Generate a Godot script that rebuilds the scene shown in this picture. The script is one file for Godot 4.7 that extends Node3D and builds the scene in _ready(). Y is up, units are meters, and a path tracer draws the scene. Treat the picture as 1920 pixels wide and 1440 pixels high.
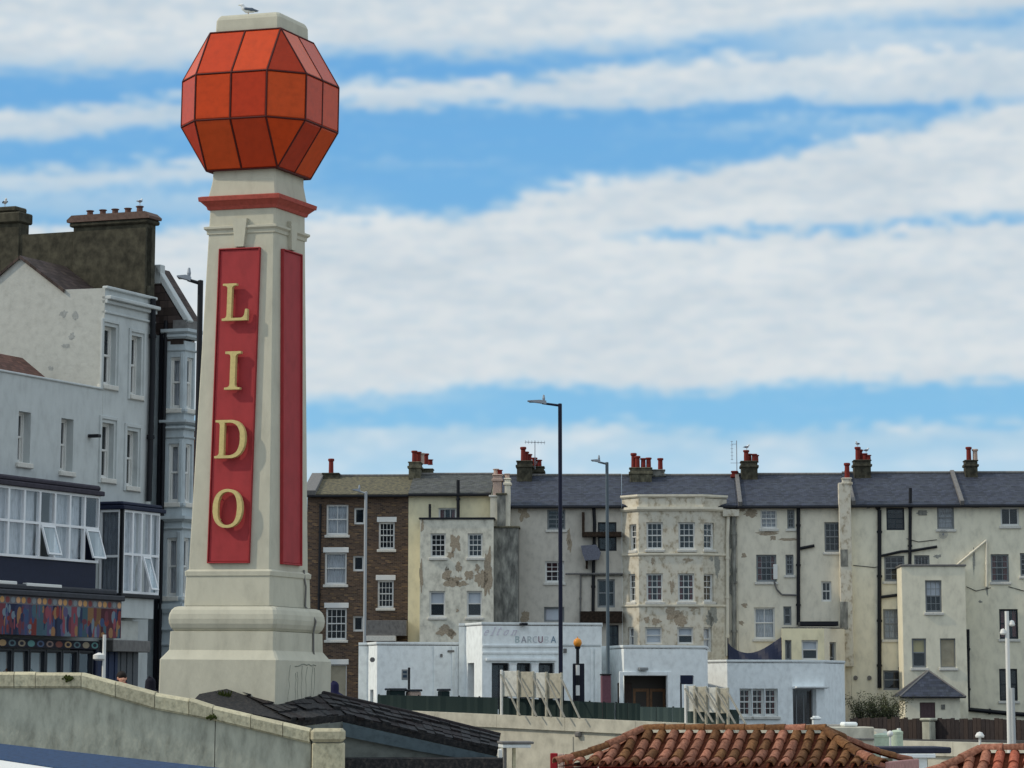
extends Node3D
# A lettered seaside tower with an orange lantern, old houses behind, seen through a long lens.
# Photo measurements (1920 x 1440) are turned into real planes with true sizes: px() meets a measured
# point with a wall's own plane; every thing is then built in metres in the axes of its own wall.

const FL := 6000.0
const CX := 960.0
const CY := 219.0
const EYE := Vector3(0, 1.2, 0)
var PITCH := atan(1091.0 / 6000.0)
var cb: Basis
var M := {}
var T := {}
var rng := RandomNumberGenerator.new()
var taken := {}


class Fr:                      # a wall's own axes inside a thing: x along it, y up, z out of it
	var root: Node3D
	var xf: Transform3D
	var w: Transform3D
	var ln := 0.0
	func _init(r: Node3D, x := Transform3D()) -> void:
		root = r
		xf = x
		w = r.transform * x
	func out(d: float) -> Fr:
		return Fr.new(root, xf * Transform3D(Basis(), Vector3(0, 0, d)))


class MB:                      # collects faces; corners are given anticlockwise as seen from outside
	var v := PackedVector3Array()
	var n := PackedVector3Array()
	var t := PackedVector2Array()
	func tri(a: Vector3, b: Vector3, c: Vector3, uva := Vector2.ZERO, uvb := Vector2.ZERO, uvc := Vector2.ZERO) -> void:
		var nn := (b - a).cross(c - a).normalized()
		v.append_array([a, c, b])
		n.append_array([nn, nn, nn])
		t.append_array([uva, uvc, uvb])
	func quad(a: Vector3, b: Vector3, c: Vector3, d: Vector3, unit := false) -> void:
		var w := 1.0 if unit else (b - a).length()
		var h := 1.0 if unit else (d - a).length()
		var nn := (b - a).cross(d - a)
		if nn.length() < 1e-9:
			nn = (c - b).cross(d - b)
		nn = nn.normalized()
		v.append_array([a, c, b, a, d, c])
		n.append_array([nn, nn, nn, nn, nn, nn])
		t.append_array([Vector2(0, h), Vector2(w, 0), Vector2(w, h), Vector2(0, h), Vector2(0, 0), Vector2(w, 0)])
	func smooth(a: Vector3, b: Vector3, c: Vector3, na: Vector3, nb: Vector3, nc: Vector3) -> void:
		v.append_array([a, c, b])
		n.append_array([na, nc, nb])
		t.append_array([Vector2.ZERO, Vector2.ZERO, Vector2.ZERO])
	func box(a: Vector3, b: Vector3, e := 0.0, x := Transform3D()) -> void:
		# e: bevel
		if e <= 0.0:
			var p := []
			for i in 8:
				p.append(x * Vector3(b.x if i & 1 else a.x, b.y if i & 2 else a.y, b.z if i & 4 else a.z))
			quad(p[4], p[5], p[7], p[6])
			quad(p[1], p[0], p[2], p[3])
			quad(p[5], p[1], p[3], p[7])
			quad(p[0], p[4], p[6], p[2])
			quad(p[6], p[7], p[3], p[2])
			quad(p[0], p[1], p[5], p[4])
			return
		var c := (a + b) / 2.0
		var h := (b - a) / 2.0
		e = minf(e, minf(h.x, minf(h.y, h.z)) * 0.9)
		for ax in 3:
			for s in [-1.0, 1.0]:
				var i1 := (ax + 1) % 3
				var i2 := (ax + 2) % 3
				var q := []
				for k in [[-1, -1], [1, -1], [1, 1], [-1, 1]]:
					var m := Vector3()
					m[ax] = h[ax] * s
					m[i1] = (h[i1] - e) * k[0] * s
					m[i2] = (h[i2] - e) * k[1]
					q.append(x * (c + m))
				quad(q[0], q[1], q[2], q[3])
		for ax in 3:
			var i1 := (ax + 1) % 3
			var i2 := (ax + 2) % 3
			for s1 in [-1.0, 1.0]:
				for s2 in [-1.0, 1.0]:
					var q := []
					for k in [[-1, 0], [1, 0], [1, 1], [-1, 1]]:
						var m := Vector3()
						m[ax] = (h[ax] - e) * k[0] * s1 * s2
						m[i1] = (h[i1] - (0.0 if k[1] == 0 else e)) * s1
						m[i2] = (h[i2] - (e if k[1] == 0 else 0.0)) * s2
						q.append(x * (c + m))
					quad(q[0], q[1], q[2], q[3])
		for i in 8:
			var s := Vector3(1 if i & 1 else -1, 1 if i & 2 else -1, 1 if i & 4 else -1)
			var q := []
			for ax in 3:
				var m := Vector3()
				for j in 3:
					m[j] = (h[j] - (0.0 if j == ax else e)) * s[j]
				q.append(x * (c + m))
			if s.x * s.y * s.z > 0:
				tri(q[0], q[1], q[2])
			else:
				tri(q[0], q[2], q[1])
	func tube(p: Vector3, q: Vector3, r0: float, r1 := -1.0, k := 10, caps := true) -> void:
		if r1 < 0.0:
			r1 = r0
		var d := (q - p).normalized()
		var a := d.cross(Vector3.RIGHT if absf(d.x) < 0.9 else Vector3.UP).normalized()
		var b := d.cross(a)
		for i in k:
			var f := TAU * i / k
			var g := TAU * (i + 1) / k
			var u := a * cos(f) + b * sin(f)
			var w := a * cos(g) + b * sin(g)
			smooth(p + u * r0, p + w * r0, q + w * r1, u, w, w)
			smooth(p + u * r0, q + w * r1, q + u * r1, u, w, u)
			if caps:
				tri(q, q + u * r1, q + w * r1)
				tri(p, p + w * r0, p + u * r0)
	func lathe(prof: Array, c := Vector3.ZERO, k := 16) -> void:   # [radius, height] from the bottom up
		for j in prof.size() - 1:
			var r0: float = prof[j][0]
			var y0: float = prof[j][1]
			var r1: float = prof[j + 1][0]
			var y1: float = prof[j + 1][1]
			var sl := Vector2(y1 - y0, r0 - r1).normalized()
			for i in k:
				var f := TAU * i / k
				var g := TAU * (i + 1) / k
				var u := Vector3(cos(f), 0, sin(f))
				var w := Vector3(cos(g), 0, sin(g))
				var nu := u * sl.x + Vector3.UP * sl.y
				var nw := w * sl.x + Vector3.UP * sl.y
				var a := c + u * r0 + Vector3.UP * y0
				var b := c + w * r0 + Vector3.UP * y0
				var d := c + u * r1 + Vector3.UP * y1
				var e := c + w * r1 + Vector3.UP * y1
				if r0 > 0.0:
					smooth(a, d, b, nu, nu, nw)
				if r1 > 0.0:
					smooth(b, d, e, nw, nu, nw)
	func ball(c: Vector3, r: Vector3, k := 14) -> void:
		for j in k:
			for i in 2 * k:
				var p := []
				for o in [[0, 0], [1, 0], [1, 1], [0, 1]]:
					var th: float = PI * (j + o[1]) / k
					var ph: float = PI * (i + o[0]) / k
					p.append(Vector3(sin(th) * cos(ph), cos(th), -sin(th) * sin(ph)))
				var nn := []
				for x in p:
					nn.append((x / r).normalized())
				smooth(c + p[0] * r, c + p[3] * r, c + p[2] * r, nn[0], nn[3], nn[2])
				smooth(c + p[0] * r, c + p[2] * r, c + p[1] * r, nn[0], nn[2], nn[1])
	func prism(poly: PackedVector2Array, z0: float, z1: float, x := Transform3D()) -> void:   # outline in x,y carried from z0 to z1
		if Geometry2D.is_polygon_clockwise(poly):
			poly.reverse()
		var ix := Geometry2D.triangulate_polygon(poly)
		for i in range(0, ix.size(), 3):
			var a := poly[ix[i]]
			var b := poly[ix[i + 1]]
			var c := poly[ix[i + 2]]
			if (b - a).cross(c - a) < 0:
				var s := b
				b = c
				c = s
			tri(x * Vector3(a.x, a.y, z1), x * Vector3(b.x, b.y, z1), x * Vector3(c.x, c.y, z1), a, b, c)
			tri(x * Vector3(a.x, a.y, z0), x * Vector3(c.x, c.y, z0), x * Vector3(b.x, b.y, z0), a, c, b)
		for i in poly.size():
			var a := poly[i]
			var b := poly[(i + 1) % poly.size()]
			quad(x * Vector3(a.x, a.y, z0), x * Vector3(b.x, b.y, z0), x * Vector3(b.x, b.y, z1), x * Vector3(a.x, a.y, z1))
	func mesh() -> ArrayMesh:
		var m := ArrayMesh.new()
		var a := []
		a.resize(Mesh.ARRAY_MAX)
		a[Mesh.ARRAY_VERTEX] = v
		a[Mesh.ARRAY_NORMAL] = n
		a[Mesh.ARRAY_TEX_UV] = t
		m.add_surface_from_arrays(Mesh.PRIMITIVE_TRIANGLES, a)
		return m


# ---------------------------------------------------------------- measuring
func ray(u: float, v: float) -> Vector3:
	return cb * Vector3((u - CX) / FL, (CY - v) / FL, -1)

func at(u: float, v: float, d: float) -> Vector3:
	var r := ray(u, v)
	return EYE + r * (d / -r.z)

func px(f: Fr, u: float, v: float) -> Vector2:
	var r := ray(u, v)
	var nn := f.w.basis.z
	var p := f.w.affine_inverse() * (EYE + r * ((f.w.origin - EYE).dot(nn) / r.dot(nn)))
	return Vector2(p.x, p.y)

func rc(f: Fr, u0: float, v0: float, u1: float, v1: float) -> Array:   # [x0, y0, x1, y1] on the wall
	var vm := (v0 + v1) / 2
	var um := (u0 + u1) / 2
	return [px(f, u0, vm).x, px(f, um, v1).y, px(f, u1, vm).x, px(f, um, v0).y]


# ---------------------------------------------------------------- naming
func numbered(called: String) -> String:
	taken[called] = taken.get(called, -1) + 1
	return called if taken[called] == 0 else "%s_%03d" % [called, taken[called]]

func tag(o: Node3D, label: String, category: String, group := "") -> Node3D:
	o.set_meta("label", label)
	o.set_meta("category", category)
	if group:
		o.set_meta("group", group)
	return o

func thing(called: String, label: String, category: String, pos := Vector3.ZERO, turn := 0.0, group := "") -> Node3D:
	var o := Node3D.new()
	o.name = numbered(called)
	o.position = pos
	o.rotation.y = turn
	add_child(o)
	return tag(o, label, category, group)

func put(b: MB, called: String, m: Material, parent: Node, x := Transform3D(), label := "") -> MeshInstance3D:
	return put_mesh(b.mesh(), called, m, parent, x, label)

func put_mesh(me: Mesh, called: String, m: Material, parent: Node, x := Transform3D(), label := "") -> MeshInstance3D:
	var o := MeshInstance3D.new()
	o.mesh = me
	o.material_override = m
	o.name = numbered(called) if parent == self else called
	o.transform = x
	parent.add_child(o, true)
	if label:
		o.set_meta("label", label)
	return o

func struct(b: MB, called: String, m: Material) -> MeshInstance3D:
	var o := put(b, called, m, self)
	o.set_meta("kind", "structure")
	return o

func dup(o: Node3D, pos: Vector3, label: String, base_name: String) -> Node3D:
	var c: Node3D = o.duplicate()
	c.name = numbered(base_name)
	add_child(c)
	c.position = pos
	c.set_meta("label", label)
	return c


# ---------------------------------------------------------------- materials
func noise_tex(sd: int, freq: float, stops: Array, size := 512, oct := 5, kind := FastNoiseLite.TYPE_SIMPLEX_SMOOTH) -> NoiseTexture2D:
	var f := FastNoiseLite.new()
	f.seed = sd
	f.noise_type = kind
	f.frequency = freq
	f.fractal_octaves = oct
	f.fractal_gain = 0.6
	var g := Gradient.new()
	var offs := PackedFloat32Array()
	var cols := PackedColorArray()
	for s in stops:
		offs.append(s[0])
		cols.append(s[1] if s[1] is Color else Color(s[1], s[1], s[1]))
	g.offsets = offs
	g.colors = cols
	var t := NoiseTexture2D.new()
	t.width = size
	t.height = size
	t.seamless = true
	t.noise = f
	t.color_ramp = g
	return t

func bump_tex(sd: int, freq: float, oct := 4, strength := 3.0) -> NoiseTexture2D:
	var t := noise_tex(sd, freq, [[0.0, 0.0], [1.0, 1.0]], 512, oct)
	t.color_ramp = null
	t.as_normal_map = true
	t.bump_strength = strength
	return t

func mat(c: Color, rough := 0.85, tex = null, sc := Vector3.ONE, nrm = null, ns := 0.5) -> StandardMaterial3D:
	var m := StandardMaterial3D.new()
	m.albedo_color = c
	m.roughness = rough
	m.metallic_specular = 0.35
	if tex:
		m.albedo_texture = tex
		m.uv1_triplanar = true
		m.uv1_world_triplanar = true
		m.uv1_scale = sc
	if nrm:
		m.normal_enabled = true
		m.normal_texture = nrm
		m.normal_scale = ns
		m.uv1_triplanar = true
		m.uv1_world_triplanar = true
		m.uv1_scale = sc
	return m

func uvmat(c: Color, rough: float, tex: Texture2D, sc := Vector3.ONE) -> StandardMaterial3D:
	var m := StandardMaterial3D.new()
	m.albedo_color = c
	m.albedo_texture = tex
	m.roughness = rough
	m.metallic_specular = 0.35
	m.uv1_scale = sc
	return m

func C(r: int, g: int, b: int) -> Color:
	return Color(r / 255.0, g / 255.0, b / 255.0)

func brick_image() -> ImageTexture:
	var im := Image.create(512, 512, false, Image.FORMAT_RGB8)
	im.fill(C(104, 92, 80))
	var r := RandomNumberGenerator.new()
	r.seed = 5
	var h := 512.0 / 26
	var w := 512.0 / 9
	for j in 26:
		for i in 10:
			var k := r.randf()
			var c := C(102, 82, 66).lerp(C(80, 66, 58), k)
			if r.randf() < 0.12:
				c = C(66, 55, 52)
			elif r.randf() < 0.12:
				c = C(124, 100, 74)
			c = c * r.randf_range(0.85, 1.1)
			var x := int(i * w - (w / 2 if j % 2 else 0.0))
			im.fill_rect(Rect2i(x + 2, int(j * h) + 2, int(w) - 4, int(h) - 4), c)
	return ImageTexture.create_from_image(im)

func slate_image() -> ImageTexture:
	var im := Image.create(512, 512, false, Image.FORMAT_RGB8)
	var r := RandomNumberGenerator.new()
	r.seed = 9
	im.fill(Color(0.42, 0.42, 0.42))
	for j in 12:
		for i in 11:
			var k := r.randf_range(0.74, 1.0)
			if r.randf() < 0.06:
				k *= 0.82
			var x := int(i * 51.2 - (25 if j % 2 else 0))
			im.fill_rect(Rect2i(x + 1, int(j * 42.67), 50, 40), Color(k, k, k * r.randf_range(0.97, 1.03)))
	return ImageTexture.create_from_image(im)

func make_materials() -> void:
	T.soft = noise_tex(1, 0.016, [[0.2, 0.91], [0.5, 0.97], [0.8, 1.0]])
	T.stain = noise_tex(2, 0.02, [[0.0, 0.74], [0.25, 0.86], [0.5, 0.95], [0.75, 1.0]], 512, 6)
	T.wash = noise_tex(31, 0.02, [[0.0, 0.88], [0.25, 0.94], [0.45, 0.975], [0.7, 1.0]], 512, 6)
	T.drip = noise_tex(32, 0.03, [[0.0, 0.42], [0.3, 0.6], [0.37, 0.93], [1.0, 1.0]], 512, 5)
	T.streak = noise_tex(3, 0.02, [[0.1, 0.72], [0.4, 0.93], [0.7, 1.0]], 512, 5)
	T.speck = noise_tex(4, 0.06, [[0.0, 0.7], [0.35, 0.92], [0.7, 1.0], [1.0, 1.08]], 512, 4)
	T.peel = noise_tex(6, 0.016, [[0.0, C(120, 104, 88)], [0.33, C(146, 132, 114)], [0.355, C(208, 202, 184)], [0.6, C(222, 218, 204)], [1.0, C(226, 222, 208)]], 512, 6)
	T.peel2 = noise_tex(7, 0.02, [[0.0, C(150, 138, 118)], [0.28, C(176, 166, 146)], [0.34, C(196, 188, 170)], [0.55, C(210, 204, 188)], [1.0, C(212, 208, 194)]], 512, 6)
	T.cement = noise_tex(8, 0.016, [[0.15, C(92, 92, 88)], [0.45, C(122, 122, 116)], [0.62, C(138, 137, 130)], [0.85, C(160, 160, 150)]], 512, 5)
	T.moss = noise_tex(10, 0.02, [[0.2, C(70, 68, 62)], [0.5, C(94, 90, 74)], [0.75, C(112, 106, 82)]], 512, 5)
	T.bump = bump_tex(11, 0.03, 5, 4.0)
	T.brick = brick_image()
	T.slate = slate_image()
	T.pan = noise_tex(12, 0.02, [[0.1, C(116, 88, 74)], [0.4, C(166, 120, 100)], [0.6, C(186, 140, 118)], [0.9, C(214, 174, 152)]], 512, 5)
	T.tar = noise_tex(13, 0.02, [[0.1, C(26, 28, 30)], [0.5, C(46, 46, 48)], [0.75, C(66, 62, 60)], [0.95, C(92, 88, 80)]], 512, 6)
	var V1 := Vector3(0.2, 0.2, 0.2)
	M.stone = mat(C(184, 184, 168), 0.9, T.stain, Vector3(0.35, 0.12, 0.35), T.bump, 0.25)
	M.tower = mat(C(194, 191, 174), 0.85, T.wash, Vector3(0.25, 0.09, 0.25), T.bump, 0.15)
	M.tower_red = mat(C(164, 54, 58), 0.6, T.soft, Vector3(0.4, 0.2, 0.4))
	M.cornice_red = mat(C(178, 84, 72), 0.7, T.stain, Vector3(0.8, 0.8, 0.8))
	M.letter = mat(C(206, 188, 128), 0.6, T.soft, Vector3(1, 1, 1))
	M.frame_red = mat(C(78, 26, 22), 0.6)
	M.render_w = mat(C(196, 201, 200), 0.9, T.wash, Vector3(0.22, 0.1, 0.22), T.bump, 0.1)
	M.gable = mat(C(190, 192, 186), 0.95, T.wash, Vector3(0.3, 0.25, 0.3), T.bump, 0.2)
	M.cream = mat(C(232, 226, 204), 0.9, T.wash, Vector3(0.16, 0.09, 0.16))
	M.cream2 = mat(C(228, 221, 202), 0.9, T.wash, Vector3(0.17, 0.09, 0.17))
	M.cream3 = mat(C(204, 198, 186), 0.9, T.wash, Vector3(0.2, 0.14, 0.2))
	M.cream_y = mat(C(236, 227, 192), 0.9, T.wash, Vector3(0.12, 0.07, 0.12))
	M.peel = mat(Color.WHITE, 0.9, T.peel, V1)
	M.peel2 = mat(Color.WHITE, 0.9, T.peel2, Vector3(0.22, 0.16, 0.22))
	M.cement = mat(Color.WHITE, 0.95, T.cement, Vector3(0.3, 0.1, 0.3))
	M.cement_d = mat(C(196, 190, 170), 0.95, T.cement, Vector3(0.4, 0.2, 0.4))
	M.chim_d = mat(C(146, 142, 128), 0.95, T.cement, Vector3(0.35, 0.25, 0.35))
	M.brick = mat(Color.WHITE, 0.95, T.brick, Vector3(0.5, 0.5, 0.5))
	M.brick_red = mat(C(255, 205, 190), 0.95, T.brick, Vector3(0.5, 0.5, 0.5))
	M.slate_g = uvmat(C(92, 94, 92), 0.85, T.slate, Vector3(0.4, 0.4, 1))
	M.slate = uvmat(C(66, 72, 86), 0.7, T.slate, Vector3(0.4, 0.4, 1))
	M.slate_b = uvmat(C(84, 72, 68), 0.8, T.slate, Vector3(0.35, 0.35, 1))
	M.moss = uvmat(Color.WHITE, 0.95, T.moss, Vector3(0.3, 0.3, 1))
	M.white = mat(C(240, 245, 245), 0.75, T.soft, Vector3(0.3, 0.2, 0.3))
	M.upvc = mat(C(232, 234, 236), 0.4)
	M.fr_w = mat(C(222, 222, 218), 0.55)
	M.fr_g = mat(C(138, 142, 144), 0.6)
	M.fr_d = mat(C(52, 56, 62), 0.5)
	M.sill = mat(C(214, 212, 204), 0.8, T.soft, Vector3(0.8, 0.8, 0.8))
	M.glass = StandardMaterial3D.new()
	M.glass.albedo_color = Color(0.4, 0.5, 0.6, 0.06)
	M.glass.transparency = BaseMaterial3D.TRANSPARENCY_ALPHA
	M.glass.roughness = 0.04
	M.net = mat(C(196, 202, 208), 0.95, T.streak, Vector3(1.5, 0.2, 1.5))
	M.blind = mat(C(206, 212, 220), 0.9)
	M.blind_y = mat(C(196, 184, 132), 0.9)
	M.board = mat(C(168, 160, 140), 0.9, T.soft, V1)
	M.curt_r = mat(C(120, 66, 62), 0.9)
	M.navy = mat(C(26, 34, 58), 0.6, T.soft, Vector3(0.5, 0.5, 0.5))
	M.black = mat(C(24, 26, 32), 0.5)
	M.pipe_g = mat(C(168, 172, 174), 0.5)
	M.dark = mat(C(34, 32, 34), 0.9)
	M.room = mat(C(70, 66, 62), 0.95)  # dark colour standing in for the dimness of rooms behind glass
	M.lead = mat(C(120, 118, 116), 0.7, T.stain, Vector3(0.5, 0.3, 0.5))
	M.pot = mat(C(128, 50, 44), 0.85, T.stain, Vector3(1.5, 1.5, 1.5))
	M.pot_b = mat(C(196, 172, 158), 0.85, T.stain, Vector3(1.5, 1.5, 1.5))
	M.metal = mat(C(150, 156, 164), 0.45)
	M.metal.metallic = 0.6
	M.asphalt = mat(C(72, 72, 74), 0.9, T.speck, Vector3(0.6, 0.6, 0.6))
	M.paving = mat(C(150, 146, 138), 0.9, T.stain, Vector3(0.3, 0.3, 0.3))


# ---------------------------------------------------------------- walls and windows
func wall(b: MB, x0: float, y0: float, x1: float, y1: float, z: float, holes: Array, rec: float) -> void:
	var xs := [x0, x1]
	var ys := [y0, y1]
	var hs := []
	for h in holes:
		var g := [clampf(h[0], x0, x1), clampf(h[1], y0, y1), clampf(h[2], x0, x1), clampf(h[3], y0, y1)]
		hs.append(g)
		xs.append_array([g[0], g[2]])
		ys.append_array([g[1], g[3]])
	xs.sort()
	ys.sort()
	for j in ys.size() - 1:
		if ys[j + 1] - ys[j] < 1e-5:
			continue
		var yc: float = (ys[j] + ys[j + 1]) / 2
		var from := -1.0e9
		for i in xs.size() - 1:
			if xs[i + 1] - xs[i] < 1e-5:
				continue
			var xc: float = (xs[i] + xs[i + 1]) / 2
			var hole := false
			for g in hs:
				hole = hole or (xc > g[0] and xc < g[2] and yc > g[1] and yc < g[3])
			if not hole:
				b.quad(Vector3(xs[i], ys[j], z), Vector3(xs[i + 1], ys[j], z), Vector3(xs[i + 1], ys[j + 1], z), Vector3(xs[i], ys[j + 1], z))
	for g in hs:
		var a := Vector3(g[0], g[1], z)
		var c := Vector3(g[2], g[3], z)
		var q := Vector3(0, 0, -rec)
		b.quad(a, Vector3(c.x, a.y, z), Vector3(c.x, a.y, z) + q, a + q)
		b.quad(c, Vector3(a.x, c.y, z), Vector3(a.x, c.y, z) + q, c + q)
		b.quad(Vector3(a.x, c.y, z), a, a + q, Vector3(a.x, c.y, z) + q)
		b.quad(Vector3(c.x, a.y, z), c, c + q, Vector3(c.x, a.y, z) + q)

func window(f: Fr, r: Array, cols := 2, rows := 1, fl := "", rec := 0.16, called := "window") -> MeshInstance3D:
	# flags: s sill, l lintel, n net curtain, b blind, h half blind, y half yellow blind, c red curtain, x boarded; frame: d dark, g grey, default white; 1 one sash only
	var x0: float = r[0]
	var y0: float = r[1]
	var x1: float = r[2]
	var y1: float = r[3]
	var fm: Material = M.fr_d if "d" in fl else M.fr_g if "g" in fl else M.fr_w
	var b := MB.new()
	var z := -rec
	var fw := 0.055
	b.box(Vector3(x0, y0, z - 0.05), Vector3(x0 + fw, y1, z + 0.05))
	b.box(Vector3(x1 - fw, y0, z - 0.05), Vector3(x1, y1, z + 0.05))
	b.box(Vector3(x0 + fw, y0, z - 0.05), Vector3(x1 - fw, y0 + fw, z + 0.05))
	b.box(Vector3(x0 + fw, y1 - fw, z - 0.05), Vector3(x1 - fw, y1, z + 0.05))
	var sash := 1 if "1" in fl else 2
	var ym := (y0 + y1) / 2
	var wn := put(b, called, fm, f.root, f.xf)
	if "x" in fl:
		var k := MB.new()
		k.box(Vector3(x0 + fw, y0 + fw, z - 0.03), Vector3(x1 - fw, y1 - fw, z))
		put(k, "board", M.board, wn)
	else:
		for s in sash:
			var a := (y0 + fw if s == 0 else ym) if sash == 2 else y0 + fw
			var e := (ym + 0.03 if s == 0 else y1 - fw) if sash == 2 else y1 - fw
			var zz := z - 0.035 if s == 0 else z - 0.005
			var k := MB.new()
			var sw := 0.04
			var xa := x0 + fw
			var xb := x1 - fw
			k.box(Vector3(xa, a, zz - 0.02), Vector3(xa + sw, e, zz + 0.02))
			k.box(Vector3(xb - sw, a, zz - 0.02), Vector3(xb, e, zz + 0.02))
			k.box(Vector3(xa + sw, a, zz - 0.02), Vector3(xb - sw, a + sw * 1.4, zz + 0.02))
			k.box(Vector3(xa + sw, e - sw, zz - 0.02), Vector3(xb - sw, e, zz + 0.02))
			for i in range(1, cols):
				var xc: float = lerpf(xa, xb, float(i) / cols)
				k.box(Vector3(xc - 0.014, a + sw * 1.4, zz - 0.015), Vector3(xc + 0.014, e - sw, zz + 0.015))
			for i in range(1, rows):
				var yc: float = lerpf(a, e, float(i) / rows)
				k.box(Vector3(xa + sw, yc - 0.014, zz - 0.012), Vector3(xb - sw, yc + 0.014, zz + 0.012))
			put(k, "sash", fm, wn)
			var g := MB.new()
			g.quad(Vector3(xa + sw, a + sw, zz), Vector3(xb - sw, a + sw, zz), Vector3(xb - sw, e - sw, zz), Vector3(xa + sw, e - sw, zz))
			put(g, "pane", M.glass, wn)
	var zc := z - 0.14
	if "n" in fl or "c" in fl:
		var k := MB.new()
		var spans := [[x0, x1]] if "n" in fl else [[x0, x0 + (x1 - x0) * 0.28], [x1 - (x1 - x0) * 0.28, x1]]
		for sp in spans:
			var nn := int((sp[1] - sp[0]) / 0.05) + 2
			for i in nn:
				var xa: float = lerpf(sp[0], sp[1], float(i) / nn)
				var xb: float = lerpf(sp[0], sp[1], float(i + 1) / nn)
				var za := zc + (0.025 if i % 2 else -0.025)
				var zb := zc + (-0.025 if i % 2 else 0.025)
				k.quad(Vector3(xa, y0, za), Vector3(xb, y0, zb), Vector3(xb, y1, zb), Vector3(xa, y1, za))
		put(k, "curtain", M.net if "n" in fl else M.curt_r, wn)
	if "b" in fl or "h" in fl or "y" in fl:
		var k := MB.new()
		var low := y0 + (y1 - y0) * (0.12 if "b" in fl else 0.52)
		k.box(Vector3(x0, low, zc - 0.01), Vector3(x1, y1, zc + 0.01))
		put(k, "blind", M.blind_y if "y" in fl else M.blind, wn)
	if "s" in fl:
		var k := MB.new()
		k.box(Vector3(x0 - 0.09, y0 - 0.15, -rec + 0.05), Vector3(x1 + 0.09, y0 - 0.002, 0.09), 0.02)
		put(k, "sill", M.sill, wn)
	if "l" in fl:
		var k := MB.new()
		k.box(Vector3(x0 - 0.1, y1 + 0.002, -0.1), Vector3(x1 + 0.1, y1 + 0.28, 0.035), 0.01)
		put(k, "lintel", M.fr_w, wn)
	return wn

func windows(f: Fr, list: Array, rec := 0.16) -> Array:   # measured windows -> holes; the windows themselves are built
	var holes := []
	for w in list:
		var r := rc(f, w[0], w[1], w[2], w[3])
		holes.append(r)
		if "H" in w[6]:
			continue
		window(f, r, w[4], w[5], w[6], rec)
	return holes

func room(b: MB, x0: float, y0: float, x1: float, y1: float, z0: float, z1: float) -> void:   # back, ends and floor of a shell, open in front
	b.quad(Vector3(x1, y0, z0), Vector3(x0, y0, z0), Vector3(x0, y1, z0), Vector3(x1, y1, z0))
	b.quad(Vector3(x0, y0, z0), Vector3(x0, y0, z1), Vector3(x0, y1, z1), Vector3(x0, y1, z0))
	b.quad(Vector3(x1, y0, z1), Vector3(x1, y0, z0), Vector3(x1, y1, z0), Vector3(x1, y1, z1))

func chain(base: Fr, verts: Array, vref: float, y0: float, y1: float, m: Array, wins: Dictionary, closed_top = null, rec := 0.16, called := "wall") -> Array:
	# a run of wall faces through measured corners [px, distance out of the base wall]; one part per face
	var pts := []
	for v in verts:
		var q := px(base.out(v[1]), v[0], vref)
		pts.append(Vector3(q.x, 0, v[1]))
	var fs := []
	for i in pts.size() - 1:
		var a: Vector3 = pts[i]
		var d: Vector3 = (pts[i + 1] - a)
		var ax := d.normalized()
		var f := Fr.new(base.root, base.xf * Transform3D(Basis(ax, Vector3.UP, ax.cross(Vector3.UP)), a))
		f.ln = d.length()
		fs.append(f)
		var b := MB.new()
		var holes := windows(f, wins.get(i, []), rec)
		wall(b, 0, y0, d.length(), y1, 0, holes, rec)
		put(b, called, m[i % m.size()], base.root, f.xf)
	if closed_top:
		var bk := MB.new()
		bk.box(Vector3(pts[0].x + 2.4, y0, minf(pts[0].z, pts[-1].z) - 5.0), Vector3(pts[-1].x - 0.6, y1 - 0.1, minf(pts[0].z, pts[-1].z) - 0.25))
		put(bk, "dark_back_box", M.room, base.root, base.xf)  # unseen dark box added to keep light out of the open back
		var zm := -99.0
		for p in pts:
			zm = maxf(zm, p.z)
		var iw := MB.new()
		var xa := 1.0e9
		var xb := -1.0e9
		for p in pts:
			if p.z > zm - 0.9:
				xa = minf(xa, p.x)
				xb = maxf(xb, p.x)
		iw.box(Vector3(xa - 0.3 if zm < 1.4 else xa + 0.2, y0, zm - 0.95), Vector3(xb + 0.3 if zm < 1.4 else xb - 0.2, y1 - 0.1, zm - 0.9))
		put(iw, "dark_inner_wall", M.room, base.root, base.xf)  # dark backing added so the windows in front look unlit
		var poly := PackedVector2Array()
		for p in pts:
			poly.append(Vector2(p.x, -p.z))
		var b := MB.new()
		b.prism(poly, y1 - 0.06, y1 - 0.004, base.xf * Transform3D(Basis(Vector3.RIGHT, Vector3(0, 0, -1), Vector3.UP), Vector3.ZERO))
		put(b, "flat_roof", closed_top, base.root)
	return fs

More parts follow.
